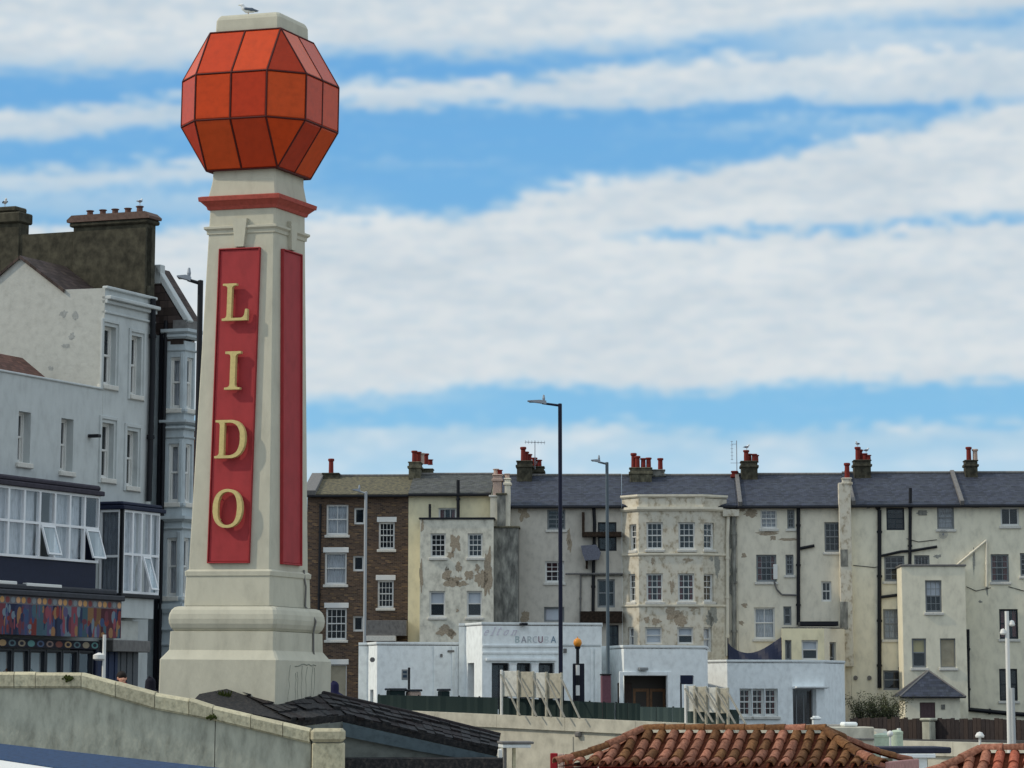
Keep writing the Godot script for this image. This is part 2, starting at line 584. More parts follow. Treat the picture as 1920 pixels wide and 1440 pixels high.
func band(fs: Array, y0: float, y1: float, proud: float, m: Material, called := "string_course") -> void:
	# a moulding that follows a run of wall faces
	if fs.is_empty():
		return
	var root: Node3D = fs[0].root
	var b := MB.new()
	var n := fs.size()
	var pts := []
	for i in n:
		pts.append(fs[i].xf.origin)
	pts.append(fs[n - 1].xf.origin + fs[n - 1].xf.basis.x * fs[n - 1].ln)
	var off := []
	for i in n + 1:
		var na: Vector3 = fs[maxi(i - 1, 0)].xf.basis.z
		var nb: Vector3 = fs[mini(i, n - 1)].xf.basis.z
		var mm := (na + nb).normalized()
		off.append(mm * (proud / maxf(0.3, mm.dot(na))))
	for i in n:
		var p0: Vector3 = pts[i] - off[i] * 0.15
		var p1: Vector3 = pts[i + 1] - off[i + 1] * 0.15
		var q0: Vector3 = pts[i] + off[i]
		var q1: Vector3 = pts[i + 1] + off[i + 1]
		var lo := Vector3.UP * y0
		var hi := Vector3.UP * y1
		var mid := Vector3.UP * lerpf(y0, y1, 0.45)
		var h0: Vector3 = pts[i] + off[i] * 0.45
		var h1: Vector3 = pts[i + 1] + off[i + 1] * 0.45
		b.quad(q0 + mid, q1 + mid, q1 + hi, q0 + hi)
		b.quad(h0 + lo, h1 + lo, q1 + mid, q0 + mid)
		b.quad(p0 + hi, q0 + hi, q1 + hi, p1 + hi)
		b.quad(p0 + lo, p1 + lo, h1 + lo, h0 + lo)
		if i == 0:
			b.quad(p0 + lo, h0 + lo, q0 + mid, p0 + mid)
			b.quad(p0 + mid, q0 + mid, q0 + hi, p0 + hi)
		if i == n - 1:
			b.quad(h1 + lo, p1 + lo, p1 + mid, q1 + mid)
			b.quad(q1 + mid, p1 + mid, p1 + hi, q1 + hi)
	put(b, called, m, root)

func pot(parent: Node, p: Vector3, h: float, r: float, m: Material) -> void:
	var b := MB.new()
	b.lathe([[r * 0.95, 0.0], [r * 0.86, h * 0.12], [r * 0.8, h * 0.8], [r * 1.08, h * 0.86], [r * 1.12, h * 0.95], [r * 0.95, h], [r * 0.7, h], [r * 0.66, h * 0.8], [0.0, h * 0.75]], p, 12)
	put(b, "chimney_pot", m, parent)

func stack(f: Fr, u0: float, u1: float, vtop: float, vbot: float, deep: float, zc: float, m: Material, pots: Array, cap := true) -> MeshInstance3D:
	# chimney stack seen between px u0..u1; pots: [px, top px, kind]
	var g := f.out(zc)
	var a := px(g, u0, vtop)
	var c := px(g, u1, vbot)
	var b := MB.new()
	b.box(Vector3(a.x, c.y, -deep / 2), Vector3(c.x, a.y, deep / 2), 0.015)
	if cap:
		b.box(Vector3(a.x - 0.07, a.y - 0.3, -deep / 2 - 0.07), Vector3(c.x + 0.07, a.y - 0.16, deep / 2 + 0.07), 0.02)
		b.box(Vector3(a.x - 0.05, a.y + 0.003, -deep / 2 - 0.05), Vector3(c.x + 0.05, a.y + 0.08, deep / 2 + 0.05), 0.03)
	var s := put(b, "chimney", m, f.root, g.xf)
	for p in pots:
		var q := px(g, p[0], p[1])
		var zz: float = p[3] if p.size() > 3 else 0.0
		pot(s, Vector3(q.x, a.y + 0.05, zz), q.y - a.y - 0.05, 0.16, M.pot if p[2] == 0 else M.pot_b)
	return s

func pipe(f: Fr, pts: Array, r: float, m: Material, z := 0.1, called := "drain_pipe") -> void:   # px points on the wall, with a collar every two metres
	var b := MB.new()
	var last = null
	for p in pts:
		var q := px(f.out(z), p[0], p[1])
		var w := Vector3(q.x, q.y, z)
		if last != null:
			b.tube(last, w, r, r, 8)
			var n := int((w - last).length() / 2.0)
			for i in n:
				var c: Vector3 = last.lerp(w, (i + 0.5) / n)
				var d: Vector3 = (w - last).normalized() * 0.06
				b.tube(c - d, c + d, r * 1.35, r * 1.35, 8)
		last = w
	put(b, called, m, f.root, f.xf)


# ---------------------------------------------------------------- soft bodies: tapered bones joined by a smooth minimum, meshed as surface nets
func sdf_mesh(bones: Array, cell: float, k: float) -> ArrayMesh:
	var lo := Vector3.ONE * 1e9
	var hi := -lo
	for b in bones:
		for e in 2:
			var r: float = b[2 + e] + cell * 2 + k
			lo = lo.min(b[e] - Vector3.ONE * r)
			hi = hi.max(b[e] + Vector3.ONE * r)
	var nx := int((hi.x - lo.x) / cell) + 2
	var ny := int((hi.y - lo.y) / cell) + 2
	var nz := int((hi.z - lo.z) / cell) + 2
	var fld := PackedFloat32Array()
	fld.resize(nx * ny * nz)
	fld.fill(9.0)
	for b in bones:
		var a: Vector3 = b[0]
		var d: Vector3 = b[1] - a
		var dd := maxf(d.length_squared(), 1e-9)
		var r0: float = b[2]
		var r1: float = b[3]
		var R := maxf(r0, r1) + k + cell * 2
		var bl: Vector3 = ((a.min(b[1]) - Vector3.ONE * R - lo) / cell).floor()
		var bh: Vector3 = ((a.max(b[1]) + Vector3.ONE * R - lo) / cell).ceil()
		for iz in range(maxi(0, int(bl.z)), mini(nz, int(bh.z) + 1)):
			for iy in range(maxi(0, int(bl.y)), mini(ny, int(bh.y) + 1)):
				for ix in range(maxi(0, int(bl.x)), mini(nx, int(bh.x) + 1)):
					var p := lo + Vector3(ix, iy, iz) * cell - a
					var t := clampf(p.dot(d) / dd, 0, 1)
					var s := (p - d * t).length() - lerpf(r0, r1, t)
					var i := (iz * ny + iy) * nx + ix
					var o := fld[i]
					var h := maxf(k - absf(o - s), 0.0) / k
					fld[i] = minf(o, s) - h * h * k * 0.25
	var ids := {}
	var vs := PackedVector3Array()
	var ns := PackedVector3Array()
	for iz in nz - 1:
		for iy in ny - 1:
			for ix in nx - 1:
				var i0 := (iz * ny + iy) * nx + ix
				var c := []
				var neg := 0
				for j in 8:
					var val := fld[i0 + (j & 1) + ((j >> 1) & 1) * nx + ((j >> 2) & 1) * nx * ny]
					c.append(val)
					if val < 0:
						neg += 1
				if neg == 0 or neg == 8:
					continue
				var sum := Vector3.ZERO
				var cnt := 0
				for e in [[0, 1], [2, 3], [4, 5], [6, 7], [0, 2], [1, 3], [4, 6], [5, 7], [0, 4], [1, 5], [2, 6], [3, 7]]:
					var p: float = c[e[0]]
					var q: float = c[e[1]]
					if (p < 0) != (q < 0):
						var t := p / (p - q)
						var pa := Vector3(e[0] & 1, (e[0] >> 1) & 1, (e[0] >> 2) & 1)
						var pb := Vector3(e[1] & 1, (e[1] >> 1) & 1, (e[1] >> 2) & 1)
						sum += pa.lerp(pb, t)
						cnt += 1
				ids[i0] = vs.size()
				vs.append(lo + (Vector3(ix, iy, iz) + sum / cnt) * cell)
				ns.append(Vector3(c[1] + c[3] + c[5] + c[7] - c[0] - c[2] - c[4] - c[6], c[2] + c[3] + c[6] + c[7] - c[0] - c[1] - c[4] - c[5], c[4] + c[5] + c[6] + c[7] - c[0] - c[1] - c[2] - c[3]).normalized())
	var mb := MB.new()
	var step := [1, nx, nx * ny]
	for i0 in ids:
		for ax in 3:
			var f0 := fld[i0]
			var f1 := fld[i0 + step[ax]]
			if (f0 < 0) == (f1 < 0):
				continue
			var s1: int = step[(ax + 1) % 3]
			var s2: int = step[(ax + 2) % 3]
			if not (ids.has(i0 - s1) and ids.has(i0 - s2) and ids.has(i0 - s1 - s2)):
				continue
			var a: int = ids[i0]
			var b: int = ids[i0 - s1]
			var c: int = ids[i0 - s1 - s2]
			var d: int = ids[i0 - s2]
			if f0 > f1:
				mb.smooth(vs[a], vs[d], vs[c], ns[a], ns[d], ns[c])
				mb.smooth(vs[a], vs[c], vs[b], ns[a], ns[c], ns[b])
			else:
				mb.smooth(vs[a], vs[b], vs[c], ns[a], ns[b], ns[c])
				mb.smooth(vs[a], vs[c], vs[d], ns[a], ns[c], ns[d])
	return mb.mesh()


# ---------------------------------------------------------------- sky: bands of high cloud over blue, as one panorama
var n1 := FastNoiseLite.new()
var n2 := FastNoiseLite.new()
var n3 := FastNoiseLite.new()

func lin(x: float, pts: Array) -> float:
	if x <= pts[0][0]:
		return pts[0][1]
	for i in pts.size() - 1:
		if x < pts[i + 1][0]:
			return lerpf(pts[i][1], pts[i + 1][1], (x - pts[i][0]) / (pts[i + 1][0] - pts[i][0]))
	return pts[-1][1]

func strip(v: float, c: float, half: float, soft: float) -> float:
	return 1.0 - smoothstep(half - soft, half + soft, absf(v - c))

func sky_color(az: float, el: float) -> Color:
	# U, V: the same angles in units of 1/6098 rad, V downwards from the horizon at 1310
	var U := 960.0 + 6098.0 * az
	var V := 1310.0 - 6098.0 * el
	if el < -0.01:
		return C(150, 156, 158)
	var big := n1.get_noise_2d(U * 0.30, V * 1.1)
	var mid := n2.get_noise_2d(U * 0.30 + V * 0.20, V * 1.25)
	var fine := n3.get_noise_2d(U * 0.42 + V * 0.3, V * 1.7)
	var w := V + 12.0 * big + 16.0 * mid + 22.0 * fine
	var c := 0.0
	var up := maxf(0.0, -V)          # above the frame
	# upper veil
	var e1 := lin(U, [[-300, 150], [340, 126], [640, 96], [1250, 92], [1500, 62], [1920, 30], [2500, 30]])
	c = maxf(c, 0.94 * (1.0 - smoothstep(e1 - 34, e1 + 22, w)))
	c = maxf(c, 0.68 * strip(w, lin(U, [[1300, 70], [1920, 85]]), 44, 40) * smoothstep(1250, 1600, U))
	# strip left of the lantern
	c = maxf(c, 0.86 * strip(w, lin(U, [[-300, 262], [0, 240], [340, 200], [640, 172]]), lin(U, [[0, 28], [340, 22], [640, 20]]), 15))
	# strip right of it
	c = maxf(c, 0.9 * strip(w, lin(U, [[500, 185], [640, 172], [1000, 153], [1300, 138], [1920, 138]]), lin(U, [[640, 20], [1000, 24], [1400, 36], [1920, 52]]), 18) * smoothstep(420, 600, U))
	c = maxf(c, 0.8 * strip(w, lin(U, [[0, 346], [390, 322]]), 24, 18) * (1.0 - smoothstep(420, 640, U)))
	c = maxf(c, 0.5 * strip(w, 385, 26, 30) * (1.0 - smoothstep(480, 800, U)))
	c = maxf(c, 0.45 * strip(w, lin(U, [[1000, 250], [1700, 232]]), 10, 14) * smoothstep(1100, 1500, U))
	c = maxf(c, 0.2 * strip(w, 305, 8, 10) * smoothstep(600, 700, U) * (1.0 - smoothstep(850, 1000, U)))
	# the great bank
	var top := lin(U, [[-200, 430], [300, 425], [590, 408], [900, 390], [1000, 354], [1100, 338], [1500, 276], [1920, 190], [2400, 120]])
	var bot := lin(U, [[-200, 800], [300, 790], [570, 756], [800, 740], [950, 722], [1300, 732], [1920, 716]])
	var bank := smoothstep(top - 14, top + 24, w) * (1.0 - smoothstep(bot - 16, bot + 16, w - 8.0 * mid))
	bank *= 1.0 - 0.85 * strip(w, lin(U, [[1150, 446], [1500, 434], [1920, 414]]), 7, 9) * smoothstep(1080, 1300, U)
	c = maxf(c, 0.97 * bank)
	c = maxf(c, 0.45 * strip(w, 758, 10, 12) * (1.0 - smoothstep(700, 980, U)))
	# low haze
	c = maxf(c, smoothstep(785, 815, w) * (0.62 + 0.3 * mid))
	# outside the view the veil is thickened to raise the ambient light
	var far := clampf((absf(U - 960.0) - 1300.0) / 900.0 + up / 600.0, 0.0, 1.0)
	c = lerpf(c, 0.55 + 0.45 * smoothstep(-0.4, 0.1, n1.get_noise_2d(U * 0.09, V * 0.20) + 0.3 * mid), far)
	c = clampf(c * (1.0 + 0.12 * fine) + 0.12 * maxf(0.0, mid + fine * 0.7 - 0.1), 0.0, 1.0)
	var g := clampf((V - 100.0) / 1100.0, 0.0, 1.0)
	var blue := C(104, 163, 213).lerp(C(148, 200, 226), pow(g, 1.2))
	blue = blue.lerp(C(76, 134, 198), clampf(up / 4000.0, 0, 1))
	var light := clampf(0.6 + 0.5 * mid + 0.32 * fine + 0.4 * big, 0.0, 1.0)
	light = lerpf(light, 0.85, 0.35 * smoothstep(560, 720, V) * (1.0 - smoothstep(730, 800, V)))
	var cl := C(188, 200, 209).lerp(C(212, 218, 221), light)
	cl = cl.lerp(C(228, 236, 242).lerp(C(240, 244, 246), light), smoothstep(0.35, 0.75, el))       # unseen cloud overhead is made whiter to lift the ambient light
	cl = cl.lerp(C(200, 216, 228), smoothstep(780, 900, V) * 0.7)
	return blue.lerp(cl, c)

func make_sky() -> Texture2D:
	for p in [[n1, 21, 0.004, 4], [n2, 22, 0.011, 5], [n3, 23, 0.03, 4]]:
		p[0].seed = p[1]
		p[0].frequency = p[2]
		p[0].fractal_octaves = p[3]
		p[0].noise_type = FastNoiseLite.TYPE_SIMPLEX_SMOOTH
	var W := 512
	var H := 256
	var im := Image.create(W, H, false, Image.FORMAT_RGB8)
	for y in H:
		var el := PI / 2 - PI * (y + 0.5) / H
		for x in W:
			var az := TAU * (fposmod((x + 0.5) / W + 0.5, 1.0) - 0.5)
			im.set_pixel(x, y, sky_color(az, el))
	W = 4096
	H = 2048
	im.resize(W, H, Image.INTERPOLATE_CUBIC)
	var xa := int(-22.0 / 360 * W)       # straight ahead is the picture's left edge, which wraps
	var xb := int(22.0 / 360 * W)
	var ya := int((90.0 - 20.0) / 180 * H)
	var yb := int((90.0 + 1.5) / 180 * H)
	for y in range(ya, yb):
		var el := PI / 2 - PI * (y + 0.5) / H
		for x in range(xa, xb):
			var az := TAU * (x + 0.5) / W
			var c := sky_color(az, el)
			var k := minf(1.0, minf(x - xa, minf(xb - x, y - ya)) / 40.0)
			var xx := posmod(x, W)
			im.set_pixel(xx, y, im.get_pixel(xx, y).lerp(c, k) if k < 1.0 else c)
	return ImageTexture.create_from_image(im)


# ---------------------------------------------------------------- the tower
func sq(b: MB, prof: Array, ch := 0.02) -> void:    # square lathe: [half width, height] upwards, with a small chamfer at the corners
	for j in prof.size() - 1:
		var h0: float = prof[j][0]
		var y0: float = prof[j][1]
		var h1: float = prof[j + 1][0]
		var y1: float = prof[j + 1][1]
		for s in 4:
			var r := Basis(Vector3.UP, PI / 2 * s)
			b.quad(r * Vector3(-h0 + ch, y0, h0), r * Vector3(h0 - ch, y0, h0), r * Vector3(h1 - ch, y1, h1), r * Vector3(-h1 + ch, y1, h1))
			b.quad(r * Vector3(h0 - ch, y0, h0), r * Vector3(h0, y0, h0 - ch), r * Vector3(h1, y1, h1 - ch), r * Vector3(h1 - ch, y1, h1))

func lantern_panel(parent: Node, q: Array, m: Material) -> void:     # one glazed panel, set a little inside its bars; q: corners anticlockwise, last two may meet
	var c := Vector3.ZERO
	for p in q:
		c += p / q.size()
	var nn: Vector3 = (q[1] - q[0]).cross(q[2] - q[0]).normalized()
	var b := MB.new()
	var o := []
	var i := []
	for p in q:
		var d: Vector3 = (c - p)
		o.append(p + d.normalized() * 0.012 - nn * 0.012)
		i.append(p + d.normalized() * 0.05 + nn * 0.006)
	var k: int = q.size()
	if k == 4:
		b.quad(i[0], i[1], i[2], i[3])
		b.quad(o[1], o[0], o[3], o[2])
	else:
		b.tri(i[0], i[1], i[2])
		b.tri(o[1], o[0], o[2])
	for j in k:
		b.quad(o[j], o[(j + 1) % k], i[(j + 1) % k], i[j])
	put(b, "lantern_panel", m, parent)

func build_tower() -> void:
	var turn := -deg_to_rad(21.0)
	var base := at(459, 1310, 63.0)
	base.y = 0
	var t := thing("lettered_tower", "tall cream tapering tower with red panels lettered LIDO and an orange faceted lantern", "tower", base, turn)
	# heights are read on the near corner, about 1.3 m in front of the axis
	var f := Fr.new(t)
	var Y := func(v: float, half: float) -> float:     # height of a photo row on the front face
		return px(Fr.new(t, Transform3D(Basis(), Vector3(0, 0, half))), 462, v).y
	var h: float = 1.28
	var pl := MB.new()
	var y1: float = Y.call(1237, 1.3)
	var y2: float = Y.call(1219, 1.2)
	var y3: float = Y.call(1184, 1.16)
	sq(pl, [[1.29, -2.5], [1.28, y1], [1.15, y2], [1.14, y3], [1.06, y3 + 0.015]], 0.04)
	put(pl, "plinth", M.tower, t)
	var to := MB.new()
	var ym: float = Y.call(1160, 1.2)
	var yt: float = Y.call(1137, 1.1)
	var prof := []
	for i in 9:
		var a := -PI / 2 + PI * i / 8
		prof.append([1.04 + 0.14 * cos(a), ym + (ym - y3) * sin(a)])
	prof.append([0.98, yt - 0.04])
	prof.append([0.95, yt])
	prof.append([0.92, yt + 0.03])
	sq(to, prof, 0.06)
	put(to, "torus_moulding", M.tower, t)
	var dd := MB.new()
	var y5: float = Y.call(1080, 0.93)
	var y6: float = Y.call(1070, 0.9)
	sq(dd, [[0.945, yt + 0.02], [0.925, y5], [0.945, y5 + 0.01], [0.95, y6 - 0.01], [0.90, y6 + 0.03]], 0.03)
	put(dd, "pedestal", M.tower, t)
	var y7: float = Y.call(385, 0.74)
	var sh := MB.new()
	var half := func(y: float) -> float: return lerpf(0.895, 0.725, (y - y6) / (y7 - y6))
	sq(sh, [[0.895, y6 - 0.02], [0.725, y7]], 0.03)
	put(sh, "shaft", M.tower, t)
	# cornice and neck
	var co := MB.new()
	var yc0: float = Y.call(386, 0.75)
	var yc1: float = Y.call(363, 0.9)
	sq(co, [[0.72, yc0 - 0.05], [0.76, yc0 - 0.04], [0.78, yc0 + 0.02], [0.88, yc1 - 0.1], [0.90, yc1 - 0.1], [0.91, yc1 - 0.02], [0.86, yc1], [0.6, yc1 + 0.03]], 0.01)
	put(co, "cornice", M.cornice_red, t)
	var ne := MB.new()
	var yn: float = Y.call(334, 0.7)
	var yn2: float = Y.call(310, 0.7)
	sq(ne, [[0.76, yc1 - 0.005], [0.735, yc1 + 0.13], [0.70, yn], [0.69, yn2 + 0.1]], 0.03)
	put(ne, "neck", M.tower, t)
	# string moulding with a keystone on each face
	var ys: float = Y.call(428, 0.75)
	var sm := MB.new()
	var hw: float = half.call(ys)
	sq(sm, [[hw - 0.01, ys - 0.09], [hw + 0.025, ys - 0.085], [hw + 0.03, ys - 0.02], [hw + 0.075, ys + 0.02], [hw + 0.075, ys + 0.06], [hw - 0.02, ys + 0.085]], 0.01)
	put(sm, "string_moulding", M.tower, t)
	var yp1: float = Y.call(467, 0.75)
	var yp0: float = Y.call(1053, 0.9)
	var tilt := atan((0.895 - 0.725) / (y7 - y6))
	for s in 4:
		var r := Basis(Vector3.UP, PI / 2 * s)
		var k := MB.new()
		var a: float = Y.call(462, 0.75)
		var c: float = Y.call(409, 0.75)
		var poly := PackedVector2Array([Vector2(-0.10, a), Vector2(0.10, a), Vector2(0.155, c), Vector2(-0.155, c)])
		k.prism(poly, 0.70, 0.83, Transform3D(r, Vector3.ZERO))
		put(k, "keystone", M.tower, t)
		# the red panel: a framed board lying on the battered face
		var lean := Transform3D(r, Vector3.ZERO) * Transform3D(Basis(Vector3.RIGHT, -tilt), Vector3(0, y6, 0.895))
		var h0: float = yp0 - y6
		var h1: float = yp1 - y6
		var pb := MB.new()
		pb.box(Vector3(-0.43, h0, -0.05), Vector3(0.43, h1, 0.045), 0.012, lean)
		var rp := put(pb, "red_panel", M.tower_red, t)
		var fr := MB.new()
		fr.box(Vector3(-0.455, h0 - 0.03, -0.05), Vector3(-0.432, h1 + 0.03, 0.075), 0.006, lean)
		fr.box(Vector3(0.432, h0 - 0.03, -0.05), Vector3(0.455, h1 + 0.03, 0.075), 0.006, lean)
		fr.box(Vector3(-0.43, h1 + 0.003, -0.05), Vector3(0.43, h1 + 0.03, 0.075), 0.006, lean)
		fr.box(Vector3(-0.43, h0 - 0.03, -0.05), Vector3(0.43, h0 - 0.003, 0.075), 0.006, lean)
		put(fr, "panel_edging", M.tower_red, rp)
		if s == 0:
			var font := SystemFont.new()
			font.font_names = PackedStringArray(["Droid Serif"])
			var rows := [["L", 530, 600], ["I", 658, 730], ["D", 787, 859], ["O", 917, 990]]
			for w in rows:
				var tm := TextMesh.new()
				tm.text = w[0]
				tm.font = font
				tm.font_size = 128
				tm.pixel_size = 0.01
				tm.depth = 0.09
				tm.curve_step = 0.6
				var ab := tm.get_aabb()
				var b0: float = Y.call(w[2], 0.95)
				var b1: float = Y.call(w[1], 0.95)
				var sc: float = (b1 - b0) / ab.size.y
				var wide := 1.0 if w[0] != "I" else 1.12
				var x := lean * Transform3D(Basis.from_scale(Vector3(sc * wide, sc, 1)), Vector3(-ab.get_center().x * sc * wide + 0.01, b0 - y6 - ab.position.y * sc, 0.15))
				put_mesh(tm, "letter", M.letter, t, x, "raised gold letter %s" % w[0])
				for sx in [-0.09, 0.09]:
					var pin := MB.new()
					if w[0] == "I" and sx > 0:
						continue
					var xx: float = 0.0 if w[0] == "I" else (-ab.size.x * 0.3 * sc)
					pin.tube(Vector3(xx, b0 - y6 + (b1 - b0) * (0.5 + sx * 3), 0.03), Vector3(xx, b0 - y6 + (b1 - b0) * (0.5 + sx * 3), 0.12), 0.012, 0.012, 6)
					put(pin, "letter_pin", M.letter, t, lean)
	# a cable that runs down the right face and over the mouldings
	var cab := MB.new()
	var last = null
	for p in [[0.915, yp0 - 0.1], [0.93, y6 - 0.1], [0.965, y5 - 0.15], [0.96, yt + 0.05], [1.12, yt - 0.12], [1.2, ym], [1.15, y3 + 0.02], [1.16, y2 + 0.04], [1.17, y2 - 0.05]]:
		var q := Vector3(p[0] + 0.008, p[1], -0.62)
		if last != null:
			cab.tube(last, q, 0.02, 0.02, 6)
		last = q
	put(cab, "cable", M.lead, t)
	# weather cracks in the render of the plinth's right face
	var wob := RandomNumberGenerator.new()
	wob.seed = 4
	for k in 7:
		var cr := MB.new()
		var z := -0.5 + k * 0.2 + wob.randf_range(-0.08, 0.08)
		var y := y1 - wob.randf_range(0.05, 0.3)
		var p := Vector3(1.281, y, z)
		for m in 7:
			var q := p + Vector3(0.0006, -wob.randf_range(0.06, 0.16), wob.randf_range(-0.05, 0.05))
			cr.tube(p, q, 0.008 - m * 0.001, 0.007 - m * 0.001, 5, false)
			p = q
		put(cr, "crack", M.crack, t)
	var lp := MB.new()
	var pp := Vector3(1.281, y1 - 0.08, -0.5)
	for m in 9:
		var q := pp + Vector3(0, wob.randf_range(-0.03, 0.035), 0.11)
		lp.tube(pp, q, 0.011, 0.01, 5, false)
		pp = q
	put(lp, "crack", M.crack, t)
	# the lantern: a faceted drum of orange panels in dark red bars
	var lan := MB.new()
	var R := 1.385
	var a := 0.79
	var z0: float = Y.call(316, 0.78)
	var z1: float = Y.call(219, 1.38)
	var z2: float = Y.call(132, 1.38)
	var z3: float = Y.call(56, 0.79)
	var P := func(x: float, y: float, z: float) -> Vector3: return Vector3(x, y, z)
	var edges := []
	var glz := []
	for s in 4:
		var r := Basis(Vector3.UP, PI / 2 * s)
		for e in 2:
			var xa := -a if e == 0 else 0.0
			var xb := 0.0 if e == 0 else a
			glz.append([r * Vector3(xa, z1, R), r * Vector3(xb, z1, R), r * Vector3(xb, z2, R), r * Vector3(xa, z2, R)])
			glz.append([r * Vector3(xa, z2, R), r * Vector3(xb, z2, R), r * Vector3(xb, z3, a), r * Vector3(xa, z3, a)])
			glz.append([r * Vector3(xa, z0, a), r * Vector3(xb, z0, a), r * Vector3(xb, z1, R), r * Vector3(xa, z1, R)])
		glz.append([r * Vector3(a, z1, R), r * Vector3(R, z1, a), r * Vector3(R, z2, a), r * Vector3(a, z2, R)])
		glz.append([r * Vector3(a, z2, R), r * Vector3(R, z2, a), r * Vector3(a, z3, a)])
		glz.append([r * Vector3(a, z0, a), r * Vector3(R, z1, a), r * Vector3(a, z1, R)])
	var i := 0
	for q in glz:
		for j in q.size():
			edges.append([q[j], q[(j + 1) % q.size()]])
		lantern_panel(t, q, M.lantern[i % M.lantern.size()])
		i += 5
	var done := {}
	for e in edges:
		var k1 := "%.2f %.2f %.2f" % [e[0].x + e[1].x, e[0].y + e[1].y, e[0].z + e[1].z]
		if done.has(k1):
			continue
		done[k1] = true
		lan.tube(e[0], e[1], 0.019, 0.019, 6)
	put(lan, "lantern_bars", M.frame_red, t)
	var lid := MB.new()
	lid.box(Vector3(-a, z3 - 0.03, -a), Vector3(a, z3 + 0.005, a))
	lid.box(Vector3(-a, z0 - 0.004, -a), Vector3(a, z0 + 0.03, a))
	put(lid, "lantern_plate", M.frame_red, t)
	var cap := MB.new()
	var zt: float = Y.call(24, 0.72)
	sq(cap, [[0.725, z3 + 0.006], [0.715, zt - 0.1], [0.69, zt - 0.04], [0.66, zt], [0.0, zt + 0.02]], 0.05)
	put(cap, "cap_block", M.tower, t)
	# the old tower stands a little out of plumb
	t.basis = Basis(Vector3(0, 0, 1), -0.0108) * t.basis * Basis.from_scale(Vector3(0.98, 1, 0.98))
	tower_top = t.transform * Vector3(-0.18, zt, 0.3)

var tower_top := Vector3.ZERO


# ---------------------------------------------------------------- the long terrace behind
var terr: Node3D

func on_plane(ref: Node3D, u: float, out := 0.0) -> Vector3:
	var f := Fr.new(ref).out(out)
	var s := px(f, u, 1310)
	var p := f.w * Vector3(s.x, 0, 0)
	p.y = 0
	return p

func roof_slab(b: MB, x0: float, x1: float, ye: float, ze: float, yr: float, zr: float, th := 0.12) -> void:
	var e0 := Vector3(x0, ye, ze)
	var e1 := Vector3(x1, ye, ze)
	var r0 := Vector3(x0, yr, zr)
	var r1 := Vector3(x1, yr, zr)
	var d := Vector3(0, -th, 0)
	if ze > zr:
		b.quad(e0, e1, r1, r0)
		b.quad(e1 + d, e0 + d, r0 + d, r1 + d)
		b.quad(e0 + d, e1 + d, e1, e0)
		b.quad(r0 + d, e0 + d, e0, r0)
		b.quad(e1 + d, r1 + d, r1, e1)
	else:
		b.quad(e1, e0, r0, r1)
		b.quad(e0 + d, e1 + d, r1 + d, r0 + d)
		b.quad(e1 + d, e0 + d, e0, e1)

func house(called: String, label: String, cat: String, ref: Node3D, u0: float, u1: float, ve: float, vr: float, wm: Material, rm: Material, wins: Array, group := "", rec := 0.16) -> Fr:
	var t := thing(called, label, cat, on_plane(ref, u0), ref.rotation.y, group)
	var f := Fr.new(t)
	var ye := px(f, (u0 + u1) / 2, ve).y
	var x1 := px(f, u1, 1310).x - 0.012
	var zr := -4.6
	var yr := px(f.out(zr), (u0 + u1) / 2, vr).y
	var b := MB.new()
	wall(b, 0, 0, x1, ye - 0.16, 0, windows(f, wins, rec), rec)
	room(b, 0, 0, x1, ye - 0.16, -9.2, 0)
	for x in [0.0, x1]:
		b.tri(Vector3(x, ye - 0.16, 0), Vector3(x, ye - 0.16, -9.2), Vector3(x, yr - 0.14, zr))
	put(b, "wall", wm, t)
	var r := MB.new()
	roof_slab(r, 0, x1, ye - 0.02, 0.3, yr, zr)
	roof_slab(r, 0, x1, ye - 0.02, -9.5, yr, zr)
	put(r, "roof", rm, t)
	var g := MB.new()
	g.tube(Vector3(0, yr + 0.02, zr), Vector3(x1, yr + 0.02, zr), 0.09, 0.09, 8)
	put(g, "ridge_tiles", M.lead, t)
	var k := MB.new()
	k.box(Vector3(0.004, ye - 0.2, 0.24), Vector3(x1 - 0.004, ye - 0.07, 0.40), 0.03)
	put(k, "gutter", M.black, t)
	# rooms behind the windows: partition and floors, coloured dark so panes look unlit
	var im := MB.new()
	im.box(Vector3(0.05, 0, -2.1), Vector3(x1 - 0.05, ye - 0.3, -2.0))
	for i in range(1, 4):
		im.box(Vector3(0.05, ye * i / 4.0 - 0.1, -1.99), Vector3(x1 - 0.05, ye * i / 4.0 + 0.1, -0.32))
	put(im, "dark_inner_wall", M.room, t)
	f.ln = x1
	return f

